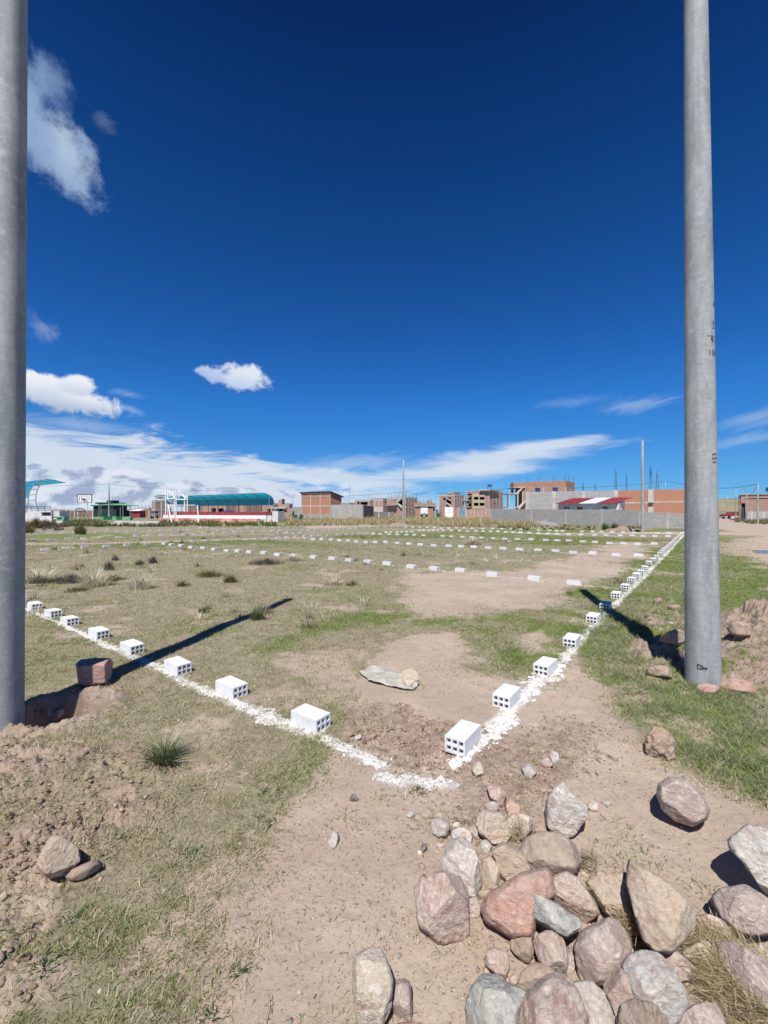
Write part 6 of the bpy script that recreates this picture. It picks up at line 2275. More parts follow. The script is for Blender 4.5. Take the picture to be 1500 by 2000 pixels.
left_canopy()
Yw = 49.5
wf = Face((WX(20, Yw), Yw), (1, 0))
t = thing('terrace', 'pale grey rendered terrace block at the far left with a dark slot', 'terrace', (WX(75, Yw), Yw, 0))
mb = MB()
wf.wall(mb, wf.s(53), wf.s(100.5), 0, wf.z(75, 997.5), [wf.hole(80.5, 99.5, 1000.5, 1007.5)], .3)
wf.pbox(mb, 53, 100.5, 997.5, 1026, -1.2, 1.6, 0.0)
mb.build('block', M_whited, t)
mb = MB()
wf.pbox(mb, 80.5, 99.5, 1000.5, 1007.5, -.28, .05)
mb.build('slot_back', M_dsteel, t)  # plain dark sheet closing the back of the slot
t2 = thing('painted_wall', 'white wall with red top band at the far left behind the left pole', 'wall', (WX(45, Yw), Yw, 0))
mb = MB()
wf.pbox(mb, 10, 52.6, 1001, 1026, .02, .3, 0.0)
mb.build('wall_panel', M_white, t2)
mb = MB()
wf.pbox(mb, 10, 52.6, 997.2, 1000.9, .03, .32)
mb.build('band', M_pred, t2)
t = thing('railing', 'thin dark steel railing on top of the pale grey terrace block', 'railing', (WX(75, Yw), Yw, 1.5))
mb = MB()
for y in (988.8, 992.5):
    mb.bar((WX(30, Yw), Yw - .1, WZ(y, Yw)), (WX(100, Yw), Yw - .1, WZ(y, Yw)), .03, 5)
for x in (36, 49, 62, 75, 88, 99.5):
    mb.bar((WX(x, Yw), Yw - .1, WZ(997, Yw)), (WX(x, Yw), Yw - .1, WZ(988.8, Yw)), .025, 5)
mb.build('rail', M_dsteel, t)
t = thing('bench', 'low white and pale green concrete bench right of the pale terrace block', 'bench', (WX(112, 50), 50, 0))
mb = MB()
b5 = Face((WX(101, 50), 50.0), (1, 0))
b5.pbox(mb, 101.5, 123, 1017, 1026, 0, .6, 0.0)
mb.build('block', M_whited, t)
mb = MB()
b5.pbox(mb, 101.5, 124, 1009, 1011, -.1, .9)
b5.pbox(mb, 120, 124, 1011, 1017, -.1, .5)
b5.pbox(mb, 101.5, 123.5, 1014.5, 1016.8, -.05, .7)
mb.build('seat', M_lgreen, t)

# --- far left: green roofed pavilion, shade roof, green blocks, red shed, long walls ------------------
Yp = 118.0
pf = Face((WX(175, Yp), Yp), (1, 0))
t = thing('pavilion', 'dark green tiered pavilion beyond the concrete pole on the left', 'building', (WX(204, Yp), Yp, 0))
for nm, x0, x1, y0, y1, o, d, mt in (('roof', 180, 230, 986.2, 988.5, .6, 7, M_dgreen), ('wall', 182.5, 227, 988.4, 1006, 0, 5, M_dgreen), ('roof', 187, 224, 981.2, 984.2, .2, 5, M_dgreen),
                                     ('wall', 190, 222, 984, 986.3, -.5, 4, M_dsteel), ('cupola', 203.5, 215, 977, 981.4, -1, 3, M_dgreen)):
    mb = MB()
    pf.pbox(mb, x0, x1, y0, y1, o, d, 0.0 if y1 > 1000 else None)
    mb.build(nm, mt, t)
mb = MB()
for x in (201, 207.5, 217):
    pf.pbox(mb, x, x + 4, 991, 998, .03, .1)
mb.build('window', M_glass, t)
t = thing('shade_roof', 'pale green sloping shade roof on thin posts left of the red shed', 'shelter', (WX(222, 92), 92, 0))
mb = MB()
Ys = 92.0
P = [(190, 986.8, -1), (228, 982.5, 2), (255, 987.8, 2), (220, 986, -1)]
top = [(WX(x, Ys), Ys + dy, WZ(y, Ys)) for x, y, dy in ((191, 986.6, -2), (222, 982.6, 3), (255, 987.2, 3), (224, 985.6, -2))]
mb.hexa([(x, y, z - .1) for x, y, z in top], top)
mb.build('roof_sheet', M_lgreen, t)
mb = MB()
for x, y in ((193.5, 987), (197.5, 986.5), (214.5, 985), (240, 986), (254, 988), (219, 984), (235, 990)):
    mb.bar((WX(x, Ys), Ys, 0), (WX(x, Ys), Ys, WZ(y, Ys)), .06)
mb.build('post', M_steel, t)
Yq = 76.0
qf = Face((WX(195, Yq), Yq), (1, 0))
for x0, x1, mt, lb, y0 in ((196.5, 202, M_lgreen, 'small pale green painted block, leftmost of the green blocks', 1009.5), (202.4, 219, M_green, 'dark green painted block below the pavilion, longer one on the left', 1010),
                           (219.4, 226.8, M_lgreen, 'pale green painted block between the two dark green ones', 1008.8), (227.2, 242, M_green, 'dark green painted block right of the middle pale one', 1009.5)):
    t = thing('painted_block', lb, 'block', (WX((x0 + x1) / 2, Yq), Yq, 0), 'green painted blocks of the sports ground')
    mb = MB()
    qf.pbox(mb, x0, x1, y0, 1015.6, 0, .9, 0.0)
    qf.pbox(mb, x0 - .3, x1 + .1, y0 - .6, y0, .05, 1.0)
    mb.build('block', mt, t)
t = thing('painted_block', 'pale mint trapezoid block at the right end of the green blocks', 'block', (WX(249, 75), 75, 0), 'green painted blocks of the sports ground')
mb = MB()
mb.prism([(WX(241.5, 75), 74.6), (WX(257, 75), 74.6), (WX(256, 75), 75.6), (WX(244, 75), 75.6)], 0, WZ(1009.2, 75))
mb.build('block', M_lgreen, t)
t = thing('red_shed', 'small dark red shed with white roof sheet on the left', 'shed', (WX(264, 104), 104, 0))
c, fr, sdv, a, b = gridbox(263.5, 104, 255, 273.5, 3)
rf_ = Face((WX(255, 104), 104.0), (1, 0))
mb = MB()
rf_.pbox(mb, 255.5, 273.5, 997.8, 1010, 0, 2.4, 0.0)
mb.build('wall', M_dred, t)
mb = MB()
x0, x1 = WX(254.5, 104), WX(270.5, 104)
mb.hexa([(x0, 103.6, 1.62), (x1 + .6, 103.6, 1.62), (x1, 106.8, 1.95), (x0, 106.8, 1.95)], [(x0, 103.6, 1.70), (x1 + .6, 103.6, 1.70), (x1, 106.8, 2.03), (x0, 106.8, 2.03)])
mb.build('roof', M_white, t)
mb = MB()
rf_.pbox(mb, 263.5, 268, 1001.5, 1003.8, .02, .05)
mb.build('window', M_dark, t)
free_wall('brick_wall', 'long brown yard wall across the far left behind the goal', (60, 1008.3, 996.5), (300, 1008.8, 997.2), M_brown, cols=14)
free_wall('brick_wall', 'far dark brick wall above the long brown one at left', (102, 1007, 994.8), (134, 1007, 994.8), M_brick)
house('brick_house', 'distant low brick house behind the red shed', 290, 150, 268, None, 992.5, M_brown, storeys=1, cols=2, depth=8, bars=4)
house('brick_house', 'faint distant house left of the pale canopy shelter', 262, 160, 240, None, 995, M_brown, storeys=1, cols=2, depth=8, bars=5)
# three wheeled taxi parked by the terrace
x, y = G(298.5, 1013)
t = thing('motor_tricycle', 'small three wheeled taxi parked left of the terrace', 'motor tricycle', (x, y, 0))
k = y / F
mb = MB()
mb.prism([(x - .45, y - .1), (x + .55, y - .1), (x + .55, y + 1.1), (x - .45, y + 1.1)], 1.15, 1.55)
mb.build('canopy', M_dsteel, t)
mb = MB()
mb.prism([(x - .4, y), (x + .5, y), (x + .5, y + 1.0), (x - .4, y + 1.0)], .4, .8)
for dx in (-.38, .48):
    for dy in (.05, 1.0):
        mb.bar((x + dx, y + dy, .8), (x + dx, y + dy, 1.2), .03, 5)
mb.build('body', M_bluegrey, t)
for dx, dy in ((-.4, .8), (.5, .8), (.05, -.7)):
    mb = MB()
    mb.bar((x + dx - .05, y + dy, .28), (x + dx + .05, y + dy, .28), .28, 14)
    mb.build('wheel', M_rubber, t)
mb = MB()
mb.bar((x + .05, y - .7, .3), (x + .05, y - .35, .95), .03, 5)
mb.bar((x - .25, y - .35, .95), (x + .35, y - .35, .95), .03, 5)
mb.build('handlebar', M_dsteel, t)

# --- right: brick workshop, gate, car, white wall, poles --------------------------------------------
YR = 70.0
wk = thing('brick_workshop', 'long brick workshop at the right edge with dark opening and strip window', 'building', (WX(1447, YR), YR, 0))
A = Vector((WX(1447, 72), 72.0))
B = Vector((WX(1600, 66), 66.0))
kf = Face(A, B - A)
kl = (B - A).length
HK = WZ(967, 72)
mb = MB()
kf.wall(mb, 0, kl, 2.9, HK, [(kf.s(1455), kl - .3, kf.z(1470, 975), kf.z(1470, 973.2))], .2)
kf.wall(mb, kf.s(1455.5), kl, 0, 2.9, (), .2, -.01)
e = Face(A, Vector((.81, 1)))
e.wall(mb, 0.2, 9, 0, HK, [(0.6, 3.8, WZ(990, 72), WZ(974, 72))], .2)
Face(A - kf.n * 9, kf.d).wall(mb, 0, kl, 0, HK, (), .2)
mb.build('wall', M_pink, wk)
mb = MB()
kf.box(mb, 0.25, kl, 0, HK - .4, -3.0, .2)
mb.build('inner_wall', M_dark, wk)  # darkness of the openings is put into this wall's near black colour
mb = MB()
kf.box(mb, -.2, kl, HK, HK + .15, .15, 9.3)
mb.build('roof', M_concd, wk)
panel(wk, 'door', kf, 1448, 1453.5, 990, 1013, M_dsteel, .06, .1, .0)
t, f_, l_ = free_wall('block_wall', 'grey block wall in front of the brick workshop at the right edge', (1457, 1017.3, 999.2), (1600, 1018.5, 999.2), M_block, cols=6, colw=.3)
t = thing('gate', 'dark blue metal gate leaf at the workshop corner', 'gate', (*G(1452, 1015.5), 0))
g_ = Face(G(1448.3, 1015.3), (1, 0))
panel(t, 'gate_leaf', g_, 1448.3, 1454.5, 996.5, 1015.3, M_dsteel, 0, .08, .05, ribs=2)
free_wall('white_wall', 'low white wall by the road behind the maroon car', (1417, 1010, 1003), (1447, 1010.5, 1003), M_white)


def car():
    x, y = G(1437, 1013.5)
    t = thing('parked_car', 'maroon car parked at the end of the dirt road, behind a pole', 'car', (x, y, 0))
    s = Face((x, y), (1, 0))
    prof = [(-2.0, .35), (-2.05, .75), (-1.6, .95), (-.95, 1.0), (-.45, 1.42), (.9, 1.45), (1.45, 1.0), (1.95, .95), (2.0, .4)]
    mb = MB()
    n = len(prof)
    a = [(x + u, y, z) for u, z in prof]
    b_ = [(x + u, y + 1.6, z) for u, z in prof]
    mb.add(a + b_, [tuple(range(n)), tuple(reversed(range(n, 2 * n)))] + [(i, n + i, n + (i + 1) % n, (i + 1) % n) for i in range(n)])
    mb.build('body', M_dred, t)
    mb = MB()
    for q in ([(-.8, 1.03), (-.38, 1.36), (.15, 1.38), (.15, 1.03)], [(.22, 1.03), (.22, 1.38), (.82, 1.38), (1.2, 1.03)]):
        aa = [(x + u, y - .015, z) for u, z in q]
        bb = [(x + u, y + .01, z) for u, z in q]
        mb.add(aa + bb, [(0, 1, 2, 3), (7, 6, 5, 4), (0, 4, 5, 1), (1, 5, 6, 2), (2, 6, 7, 3), (3, 7, 4, 0)])
    mb.build('window', M_glass, t)
    mb = MB()
    mb.box(x - 2.02, x + 2.0, y - .02, y + 1.62, .33, .5)
    mb.build('sill', M_whited, t)
    for dx in (-1.3, 1.25):
        for dy in (.02, 1.45):
            mb = MB()
            mb.bar((x + dx, y + dy - .06, .32), (x + dx, y + dy + .14, .32), .32, 16)
            wh = mb.build('wheel', M_rubber, t)


car()
for px, py, pt, lb, r in ((1480, 1023, 944, 'grey concrete power pole at the road, rightmost, carrying the wire', .12), (1458.5, 1019.5, 961, 'pale power pole just left of the rightmost power pole, by the block wall', .09),
                          (1446.3, 1014.5, 965.5, 'pale thin post at the workshop corner, by the dark blue gate', .11), (1437.2, 1014, 956, 'thin dark pole in front of the maroon car', .09), (1421, 1010.5, 967, 'thin pole by the white wall left of the car', .10),
                          (1413.5, 1011, 983, 'thin pale post left of the white wall', .09), (1409, 1010, 987, 'thin pale post farther along the road', .07),
                          (213, 1011.5, 942, 'concrete power pole beside the dark green pavilion at left', .17), (219.8, 1008, 962, 'thin grey pole just right of the pavilion power pole', .08),
                          (776, 1009.5, 963, 'thin pale pole left of the lone middle pole, against the brick house', .12), (572, 1009.5, 963.5, 'thin grey pole in front of the grey wall left of the brick hall', .09),
                          (1299.5, 1010, 937.5, 'top of a power pole showing above the orange brick wall', .13), (256, 1008, 979, 'thin dark post right of the shade roof', .07), (292.5, 1008, 980, 'thin dark post left of the narrow brown house', .07)):
    x, y = G(px, py)
    H = WZ(pt, y)
    me = pole_mesh('pole', r, r * .6, H, n=10, rings=3, seam=False)
    o = link('power_pole' if 'power' in lb else 'pole', me, M_pole, smooth=True, loc=(x, y, 0))
    tag(o, lb, 'pole')
t = thing('street_light', 'little street lamp arm on top of the pale power pole beside the workshop', 'street lamp', (WX(1458.5, 62), 62, 4))
x_, y_ = G(1458.5, 1019.5)
mb = MB()
mb.bar((x_, y_ - .05, WZ(962, y_)), (x_ - .55, y_ - .3, WZ(956.8, y_)), .03, 5)
mb.build('arm', M_steel, t)
mb = MB()
mb.box(x_ - .95, x_ - .4, y_ - .4, y_ - .22, WZ(957, y_), WZ(956, y_))
mb.build('lamp_head', M_steel, t)
for px, pt, Y, lb in ((464.5, 946, 120, 'faint antenna mast above the teal canopy, right half'), (424, 953.5, 120, 'thin pole top above the teal canopy, left half'), (683, 947, 130, 'thin antenna mast right of the brick hall')):
    mb = MB()
    mb.bar((WX(px, Y), Y, 0), (WX(px, Y), Y, WZ(pt, Y)), .05, 5)
    if px != 424:
        for k in (0.6, 1.1):
            mb.bar((WX(px, Y) - .5, Y, WZ(pt, Y) - k), (WX(px, Y) + .5, Y, WZ(pt, Y) - k), .02, 4)
    o = mb.build('antenna_mast', M_steel)
    tag(o, lb, 'antenna mast')
t = thing('water_tank', 'small dark water tank on legs above the workshop roof', 'water tank', (WX(1500, 74), 74, HK))
mb = MB()
mb.bar((WX(1500, 74), 74, WZ(959.5, 74)), (WX(1500, 74), 74, WZ(952, 74)), .3, 12)
mb.build('tank', M_blue, t)
mb = MB()
for dx in (-.25, .25):
    for dy in (-.2, .2):
        mb.bar((WX(1500, 74) + dx, 74 + dy, HK), (WX(1500, 74) + dx, 74 + dy, WZ(959, 74)), .03, 4)
mb.build('stand', M_dsteel, t)


# --- wires ---------------------------------------------------------------------------------------------
def wire(pts, label, r=0.02, sag=0.0):
    """pts: (px, py, Y)"""
    P = [Vector((WX(x, Y), Y, WZ(y, Y))) for x, y, Y in pts]
    mb = MB()
    for a_, b_ in zip(P[:-1], P[1:]):
        prev = a_
        for k in range(1, 9):
            t_ = k / 8
            q = a_.lerp(b_, t_)
            q.z -= sag * 4 * t_ * (1 - t_)
            mb.bar(prev, q, r, 4)
            prev = q
    o = mb.build('power_line', M_wire, uv=False)
    tag(o, label, 'power line')


wire([(1001, 953.5, 76), (1148, 951.5, 90), (1299.5, 939.5, 100)], 'black power line from the orange house to the pole above the brick wall', .03, .25)
wire([(1299.5, 939.5, 100), (1405, 953.5, 72), (1480, 945.5, 53)], 'black power line from the brick wall pole to the rightmost power pole', .03, .15)
wire([(1480, 946.5, 53), (1466, 965.5, 62)], 'short black cable dropping from the rightmost power pole to the workshop', .02, .1)
wire([(667, 969, 105), (776, 962, 110), (860, 964, 112), (1001, 953.5, 76)], 'long thin power line above the brick houses in the middle', .028, .15)
wire([(127, 948.5, 88), (213, 945, 99), (323, 955, 100), (424, 958, 118)], 'thin power line through the pavilion power pole at left', .022, .12)
wire([(44, 948, 70), (127, 948.5, 88)], 'thin power line leaving towards the left canopy', .022, .1)


# ================================================================== hill beyond the road
def build_hill():
    m = bpy.data.materials.new('hill_grass')
    m.use_nodes = True
    T = NT(m.node_tree)
    b = m.node_tree.nodes['Principled BSDF']
    tcn = T.node('ShaderNodeTexCoord')
    n = T.noise(tcn.outputs['Object'], 0.02, 8, 0.65, 0.6)
    mp = T.node('ShaderNodeMapping')
    T.put(mp.inputs[0], tcn.outputs['Object'])
    mp.inputs['Scale'].default_value = (0.2, 1, 3)
    n2 = T.noise(mp.outputs[0], 0.03, 6, 0.6)
    c = T.mix(T.ss(n, 0.4, 0.6), (0.20, 0.20, 0.085), (0.27, 0.23, 0.14))
    c = T.mix(T.ss(n2, 0.5, 0.62, 0, 0.6), c, (0.11, 0.12, 0.05))
    T.put(b.inputs['Base Color'], c)
    b.inputs['Roughness'].default_value = 1.0
    xs = np.linspace(380, 1500, 90)
    ys = np.linspace(520, 1500, 50)
    X, Y = np.meshgrid(xs, ys)
    k = (X / Y - 0.70) / 0.75
    H = 16 + 34 * np.clip(k, 0, 1.2) + 12 * (fbm2(X * 0.012, Y * 0.006, 4, 91) - 0.5)
    H = H * sst(Y, 520, 700) * sst(X / Y, 0.55, 0.72) * (0.8 + Y / 3500) * sst(Y, 1500, 1300)
    V = np.stack([X.ravel(), Y.ravel(), H.ravel() - 0.5], 1)
    n_, m_ = X.shape
    idx = np.arange(n_ * m_).reshape(n_, m_)
    q = np.stack([idx[:-1, :-1], idx[:-1, 1:], idx[1:, 1:], idx[1:, :-1]], -1).reshape(-1, 4)
    o = link('hill', np_mesh('hill', V, q, smooth=True), m)
    tag(o, kind='structure')


build_hill()

# the grey slab of the sports court
mb = MB()
mb.prism([G(214, 1025), G(309, 1024), (WX(312, 64), 64), (WX(225, 68), 68)], -0.05, 0.05)
o = mb.build('court_slab', M_conc)
tag(o, kind='structure')


# ================================================================== grass
def blade_mat(name, trans=0.35):
    m = bpy.data.materials.new(name)
    m.use_nodes = True
    T = NT(m.node_tree)
    b = m.node_tree.nodes['Principled BSDF']
    at = T.node('ShaderNodeAttribute', attribute_name='tint')
    T.put(b.inputs['Base Color'], at.outputs['Color'])
    b.inputs['Roughness'].default_value = 0.8
    b.inputs['Specular IOR Level'].default_value = 0.15
    tr = T.node('ShaderNodeBsdfTranslucent')
    T.put(tr.inputs[0], at.outputs['Color'])
    mx = T.node('ShaderNodeMixShader')
    mx.inputs[0].default_value = trans
    T.l.new(b.outputs[0], mx.inputs[1])
    T.l.new(tr.outputs[0], mx.inputs[2])
    T.l.new(mx.outputs[0], m.node_tree.nodes['Material Output'].inputs[0])
    return m


M_blade = blade_mat('grass_blade')
RS = np.random.RandomState(11)


def blades(x, y, z, h, w, lean, cols, segs=1, az=None, curve=1.0):
    """mesh data of blades: segs=1 one triangle, segs=2 bent strip"""
    n = len(x)
    a = RS.rand(n) * 2 * np.pi if az is None else az
    la = RS.rand(n) * 2 * np.pi if az is None else az + np.pi / 2 + (RS.rand(n) - .5)
    wx, wy = np.cos(a) * w / 2, np.sin(a) * w / 2
    lx, ly = np.cos(la) * lean * h, np.sin(la) * lean * h
    B0 = np.stack([x - wx, y - wy, z], 1)
    B1 = np.stack([x + wx, y + wy, z], 1)
    if segs == 1:
        Tp = np.stack([x + lx, y + ly, z + h], 1)
        V = np.stack([B0, B1, Tp], 1).reshape(-1, 3)
        Fc = np.arange(3 * n).reshape(n, 3)
        C = np.repeat(cols, 3, 0)
    else:
        m1 = 0.55
        M0 = np.stack([x - wx * .8 + lx * .30, y - wy * .8 + ly * .30, z + h * m1], 1)
        M1 = np.stack([x + wx * .8 + lx * .30, y + wy * .8 + ly * .30, z + h * m1], 1)
        Tp = np.stack([x + lx * curve, y + ly * curve, z + h], 1)
        V = np.stack([B0, B1, M1, M0, Tp], 1).reshape(-1, 3)
        k = np.arange(n)[:, None] * 5
        Fc = np.concatenate([k + np.array([[0, 1, 2]]), k + np.array([[0, 2, 3]]), k + np.array([[3, 2, 4]])], 1).reshape(-1, 3)
        C = np.repeat(cols, 5, 0)
    return V, Fc, C


def blades_obj(name, parts, mat=None):
    V, Fc, C, off = [], [], [], 0
    for v, f, c in parts:
        V.append(v)
        Fc.append(f + off)
        C.append(c)
        off += len(v)
    V, Fc, C = np.vstack(V), np.vstack(Fc), np.vstack(C)
    c0 = V.mean(0) * np.array([1, 1, 0])
    me = np_mesh(name, V - c0, Fc)
    vcol(me, 'tint', np.concatenate([C, np.ones((len(C), 1))], 1))
    return link(name, me, mat or M_blade, loc=tuple(c0))


DRY = np.array([[0.52, 0.455, 0.32], [0.44, 0.38, 0.25], [0.60, 0.53, 0.40], [0.35, 0.30, 0.19], [0.38, 0.365, 0.22]])
GRN = np.array([[0.18, 0.245, 0.06], [0.23, 0.285, 0.085], [0.13, 0.195, 0.055], [0.28, 0.31, 0.12], [0.34, 0.35, 0.17]])
GREY = np.array([[0.25, 0.29, 0.16], [0.32, 0.34, 0.21], [0.19, 0.235, 0.12], [0.42, 0.40, 0.28]])


def pick(tab, n):
    return tab[RS.randint(0, len(tab), n)] * (0.8 + 0.4 * RS.rand(n, 1))


def build_turf():
    N = 1500000
    r = np.exp(RS.uniform(np.log(1.15), np.log(30), N))
    a = RS.uniform(-math.radians(50), math.radians(50), N)
    x, y = r * np.sin(a), r * np.cos(a)
    d, g, b, w = masks(x, y)
    cl = fbm2(x * 5, y * 5, 4, 201)
    cl2 = fbm2(x * 22, y * 22, 3, 203)
    dens = (1 - d) * (0.35 + 0.65 * sst(cl, 0.36, 0.58)) * (0.35 + 0.65 * sst(cl2, 0.38, 0.6)) * (1 - 0.80 * b) * (1 - w)
    dens = dens + 0.10 * d * sst(cl, 0.55, 0.70) + 0.006
    dens *= 0.62 + 0.38 * sst(g, 0.1, 0.6)
    k = RS.rand(N) < dens
    x, y, d, g, b, r, cl = x[k], y[k], d[k], g[k], b[k], r[k], cl[k]
    n = len(x)
    z = height(x, y) - 0.003
    isg = RS.rand(n) < np.clip(g * 1.05 + 0.16, 0, 0.95)
    # longer greyish grass right of the corner
    lush = in_poly(x, y, ppoly([(1130, 1200), (1340, 1160), (1345, 1330), (1520, 1340), (1900, 1400), (1900, 1640), (1500, 1560), (1330, 1480), (1200, 1370), (1140, 1290)]), 0.3)
    cols = np.where(isg[:, None], pick(GRN, n), pick(DRY, n))
    lg = (lush > 0.5) & (RS.rand(n) < 0.6)
    cols = np.where(lg[:, None], pick(GREY, n), cols)
    h = (0.010 + 0.016 * RS.rand(n) ** 1.5) * (1 + r * 0.055) * (1 + 0.7 * lush) * (0.8 + 0.6 * cl)
    wd_ = (0.0022 + 0.0022 * RS.rand(n)) * (1 + r * 0.20)
    o = blades_obj('grass', [blades(x, y, z, h, wd_, 0.5 + 1.3 * RS.rand(n), cols)])
    tag(o, kind='stuff')
    print('turf', n)


build_turf()


def tuft_data(x, y, h, rad, n, tab, w=0.004, lean=0.55, segs=2, z=None):
    a = RS.rand(n) * 2 * np.pi
    q = RS.rand(n) ** 0.8 * rad
    bx, by = x + np.cos(a) * q, y + np.sin(a) * q
    zz = height(bx, by) - 0.004 if z is None else np.full(n, z)
    hh = h * (0.22 + 0.78 * RS.rand(n) ** 1.6) * (1.0 - 0.35 * q / max(rad, 1e-6))
    ln = lean * (0.2 + 1.1 * RS.rand(n)) * (0.5 + 1.0 * q / max(rad, 1e-6))
    # lean outwards
    n_ = len(bx)
    wa = a + np.pi / 2
    V, Fc, C = [], [], []
    wx, wy = np.cos(wa) * w / 2, np.sin(wa) * w / 2
    da = a + (RS.rand(n) - .5) * 1.4
    lx, ly = np.cos(da) * ln * hh, np.sin(da) * ln * hh
    P = lambda k, s, t: np.stack([bx + wx * k * s + lx * t, by + wy * k * s + ly * t, zz + hh * {0: 0, .25: .55, 1: 1}[t]], 1)
    Vv = np.stack([P(1, -1, 0), P(1, 1, 0), P(.8, 1, .25), P(.8, -1, .25), P(0, 1, 1)], 1).reshape(-1, 3)
    k = np.arange(n_)[:, None] * 5
    Ff = np.concatenate([k + np.array([[0, 1, 2]]), k + np.array([[0, 2, 3]]), k + np.array([[3, 2, 4]])], 1).reshape(-1, 3)
    return Vv, Ff, np.repeat(pick(tab, n), 5, 0)


PALE = np.array([[0.66, 0.60, 0.45], [0.56, 0.50, 0.36], [0.72, 0.66, 0.52]])
DUSK = np.array([[0.20, 0.165, 0.135], [0.26, 0.22, 0.18], [0.15, 0.13, 0.10], [0.32, 0.28, 0.19]])
OLIVE = np.array([[0.20, 0.19, 0.08], [0.28, 0.24, 0.11], [0.13, 0.13, 0.05], [0.36, 0.30, 0.15]])
GOLD = np.array([[0.60, 0.50, 0.27], [0.50, 0.41, 0.21], [0.68, 0.58, 0.36], [0.38, 0.32, 0.16]])
DGRN = np.array([[0.10, 0.14, 0.06], [0.15, 0.19, 0.08], [0.20, 0.24, 0.11], [0.30, 0.30, 0.17]])

for i, (px, py, h, rad, n, tab, lab, extra) in enumerate((
        (72, 1136, .42, .28, 260, PALE, 'pale straw tussock with long stalks, leftmost one beside the left pole', .8),
        (80, 1138, .22, .20, 260, DUSK, 'grey purple low tussock at the foot of the leftmost pale one', .5),
        (140, 1134, .22, .42, 700, DUSK, 'wide dusky purple tussock between two pale straw tussocks', .4),
        (186, 1142, .46, .25, 260, PALE, 'pale straw tussock right of the wide dusky one', .8),
        (152, 1151, .12, .26, 260, OLIVE, 'flat olive tussock just below the wide dusky one', .5),
        (213, 1112, .34, .12, 160, DUSK, 'thin upright dusky tussock above the pale straw one', .25),
        (220, 1131, .20, .28, 260, OLIVE, 'low olive tussock right of the pale straw ones', .5),
        (225, 1094, .26, .10, 120, DUSK, 'small upright dark tussock, upper one of two left of the middle', .25),
        (273, 1102, .22, .12, 140, DUSK, 'small grey tussock left of the dark upright one', .35),
        (299, 1099, .34, .12, 170, DUSK, 'dark upright tussock, tallest of the small dusky ones', .3),
        (275, 1151, .44, .20, 240, PALE, 'pale straw tussock with dark foot standing by itself', .5),
        (357, 1146, .16, .15, 180, OLIVE, 'little brown tussock right of the lone pale one', .5),
        (410, 1125, .22, .32, 320, OLIVE, 'broad olive tussock with thin stalks', .6),
        (450, 1138, .26, .14, 200, OLIVE, 'narrow brown tussock with straw tips, right of the broad olive one', .45),
        (502, 1212, .26, .10, 200, DGRN, 'fresh green tussock at the tip of the left pole shadow', .35),
        (398, 1194, .14, .08, 80, DGRN, 'small green sprig above the left pole shadow', .5),
        (520, 1100, .22, .55, 500, DUSK, 'long low dusky tussock behind the nearest cross row of bricks', .5),
        (573, 1095, .30, .30, 240, PALE, 'pale wispy tussock beside the long dusky one', .7),
        (652, 1140, .26, .22, 120, PALE, 'very thin pale wisps of straw in the middle of the field', .7),
        (688, 1142, .20, .15, 80, OLIVE, 'thin olive wisps right of the pale wisps', .6),
        (925, 1063, .45, .35, 260, PALE, 'pale wispy tussock between the far cross rows of bricks', .8),
        (315, 1082, .2, .2, 60, PALE, 'faint dry wisps near the dirt path on the left', .7),
        (108, 1074, .15, .15, 60, DUSK, 'tiny dark sprig behind a brick on the far left', .4),
        (320, 1490, .22, .055, 420, DGRN, 'large green grass clump in the foreground, left of the chalk corner', .85),
        (326, 1470, .27, .12, 90, PALE, 'long dry stalks rising behind the large green clump', .8),
        (52, 1031, .65, .38, 300, GOLD, 'golden brown bush clump before the left terrace, leftmost', .35),
        (72, 1032, .85, .48, 450, OLIVE, 'biggest rounded olive bush clump before the left terrace', .35),
        (91, 1028, .65, .28, 250, DUSK, 'narrow dark bush clump before the left terrace', .3),
        (104, 1031, .60, .38, 300, OLIVE, 'olive bush clump at the right corner of the left terrace', .35),
        (56, 1041, .50, .30, 250, OLIVE, 'low olive bush clump closest to the left pole', .35),
        (157, 1043.5, .62, .30, 420, OLIVE, 'lone pointed olive bush clump among the far left bricks', .3),
        (1181, 1033, .5, .22, 200, DGRN, 'little dark conifer like bush by the grey wall, left of three', .3),
        (1184, 1035, .4, .22, 200, DGRN, 'little dark bush by the grey wall, middle of three', .3),
        (1200, 1036, .6, .22, 240, DGRN, 'little dark pointed bush by the grey wall, right of three', .3))):
    x, y = G(px, py)
    dist = y
    if y > 25:
        h, n = h * 1.55, int(n * 1.8)
    elif y > 4:
        h, n = h * 1.08, int(n * 1.5)
    o = blades_obj('grass_tussock', [tuft_data(x, y, h, rad, n, tab, w=(0.0022 if dist < 4 else 0.0014 + 0.0012 * dist) if tab is PALE else (0.0024 + 0.0010 * dist), lean=extra * 1.5)])
    tag(o, lab, 'tussock', 'separate tussocks in the field')


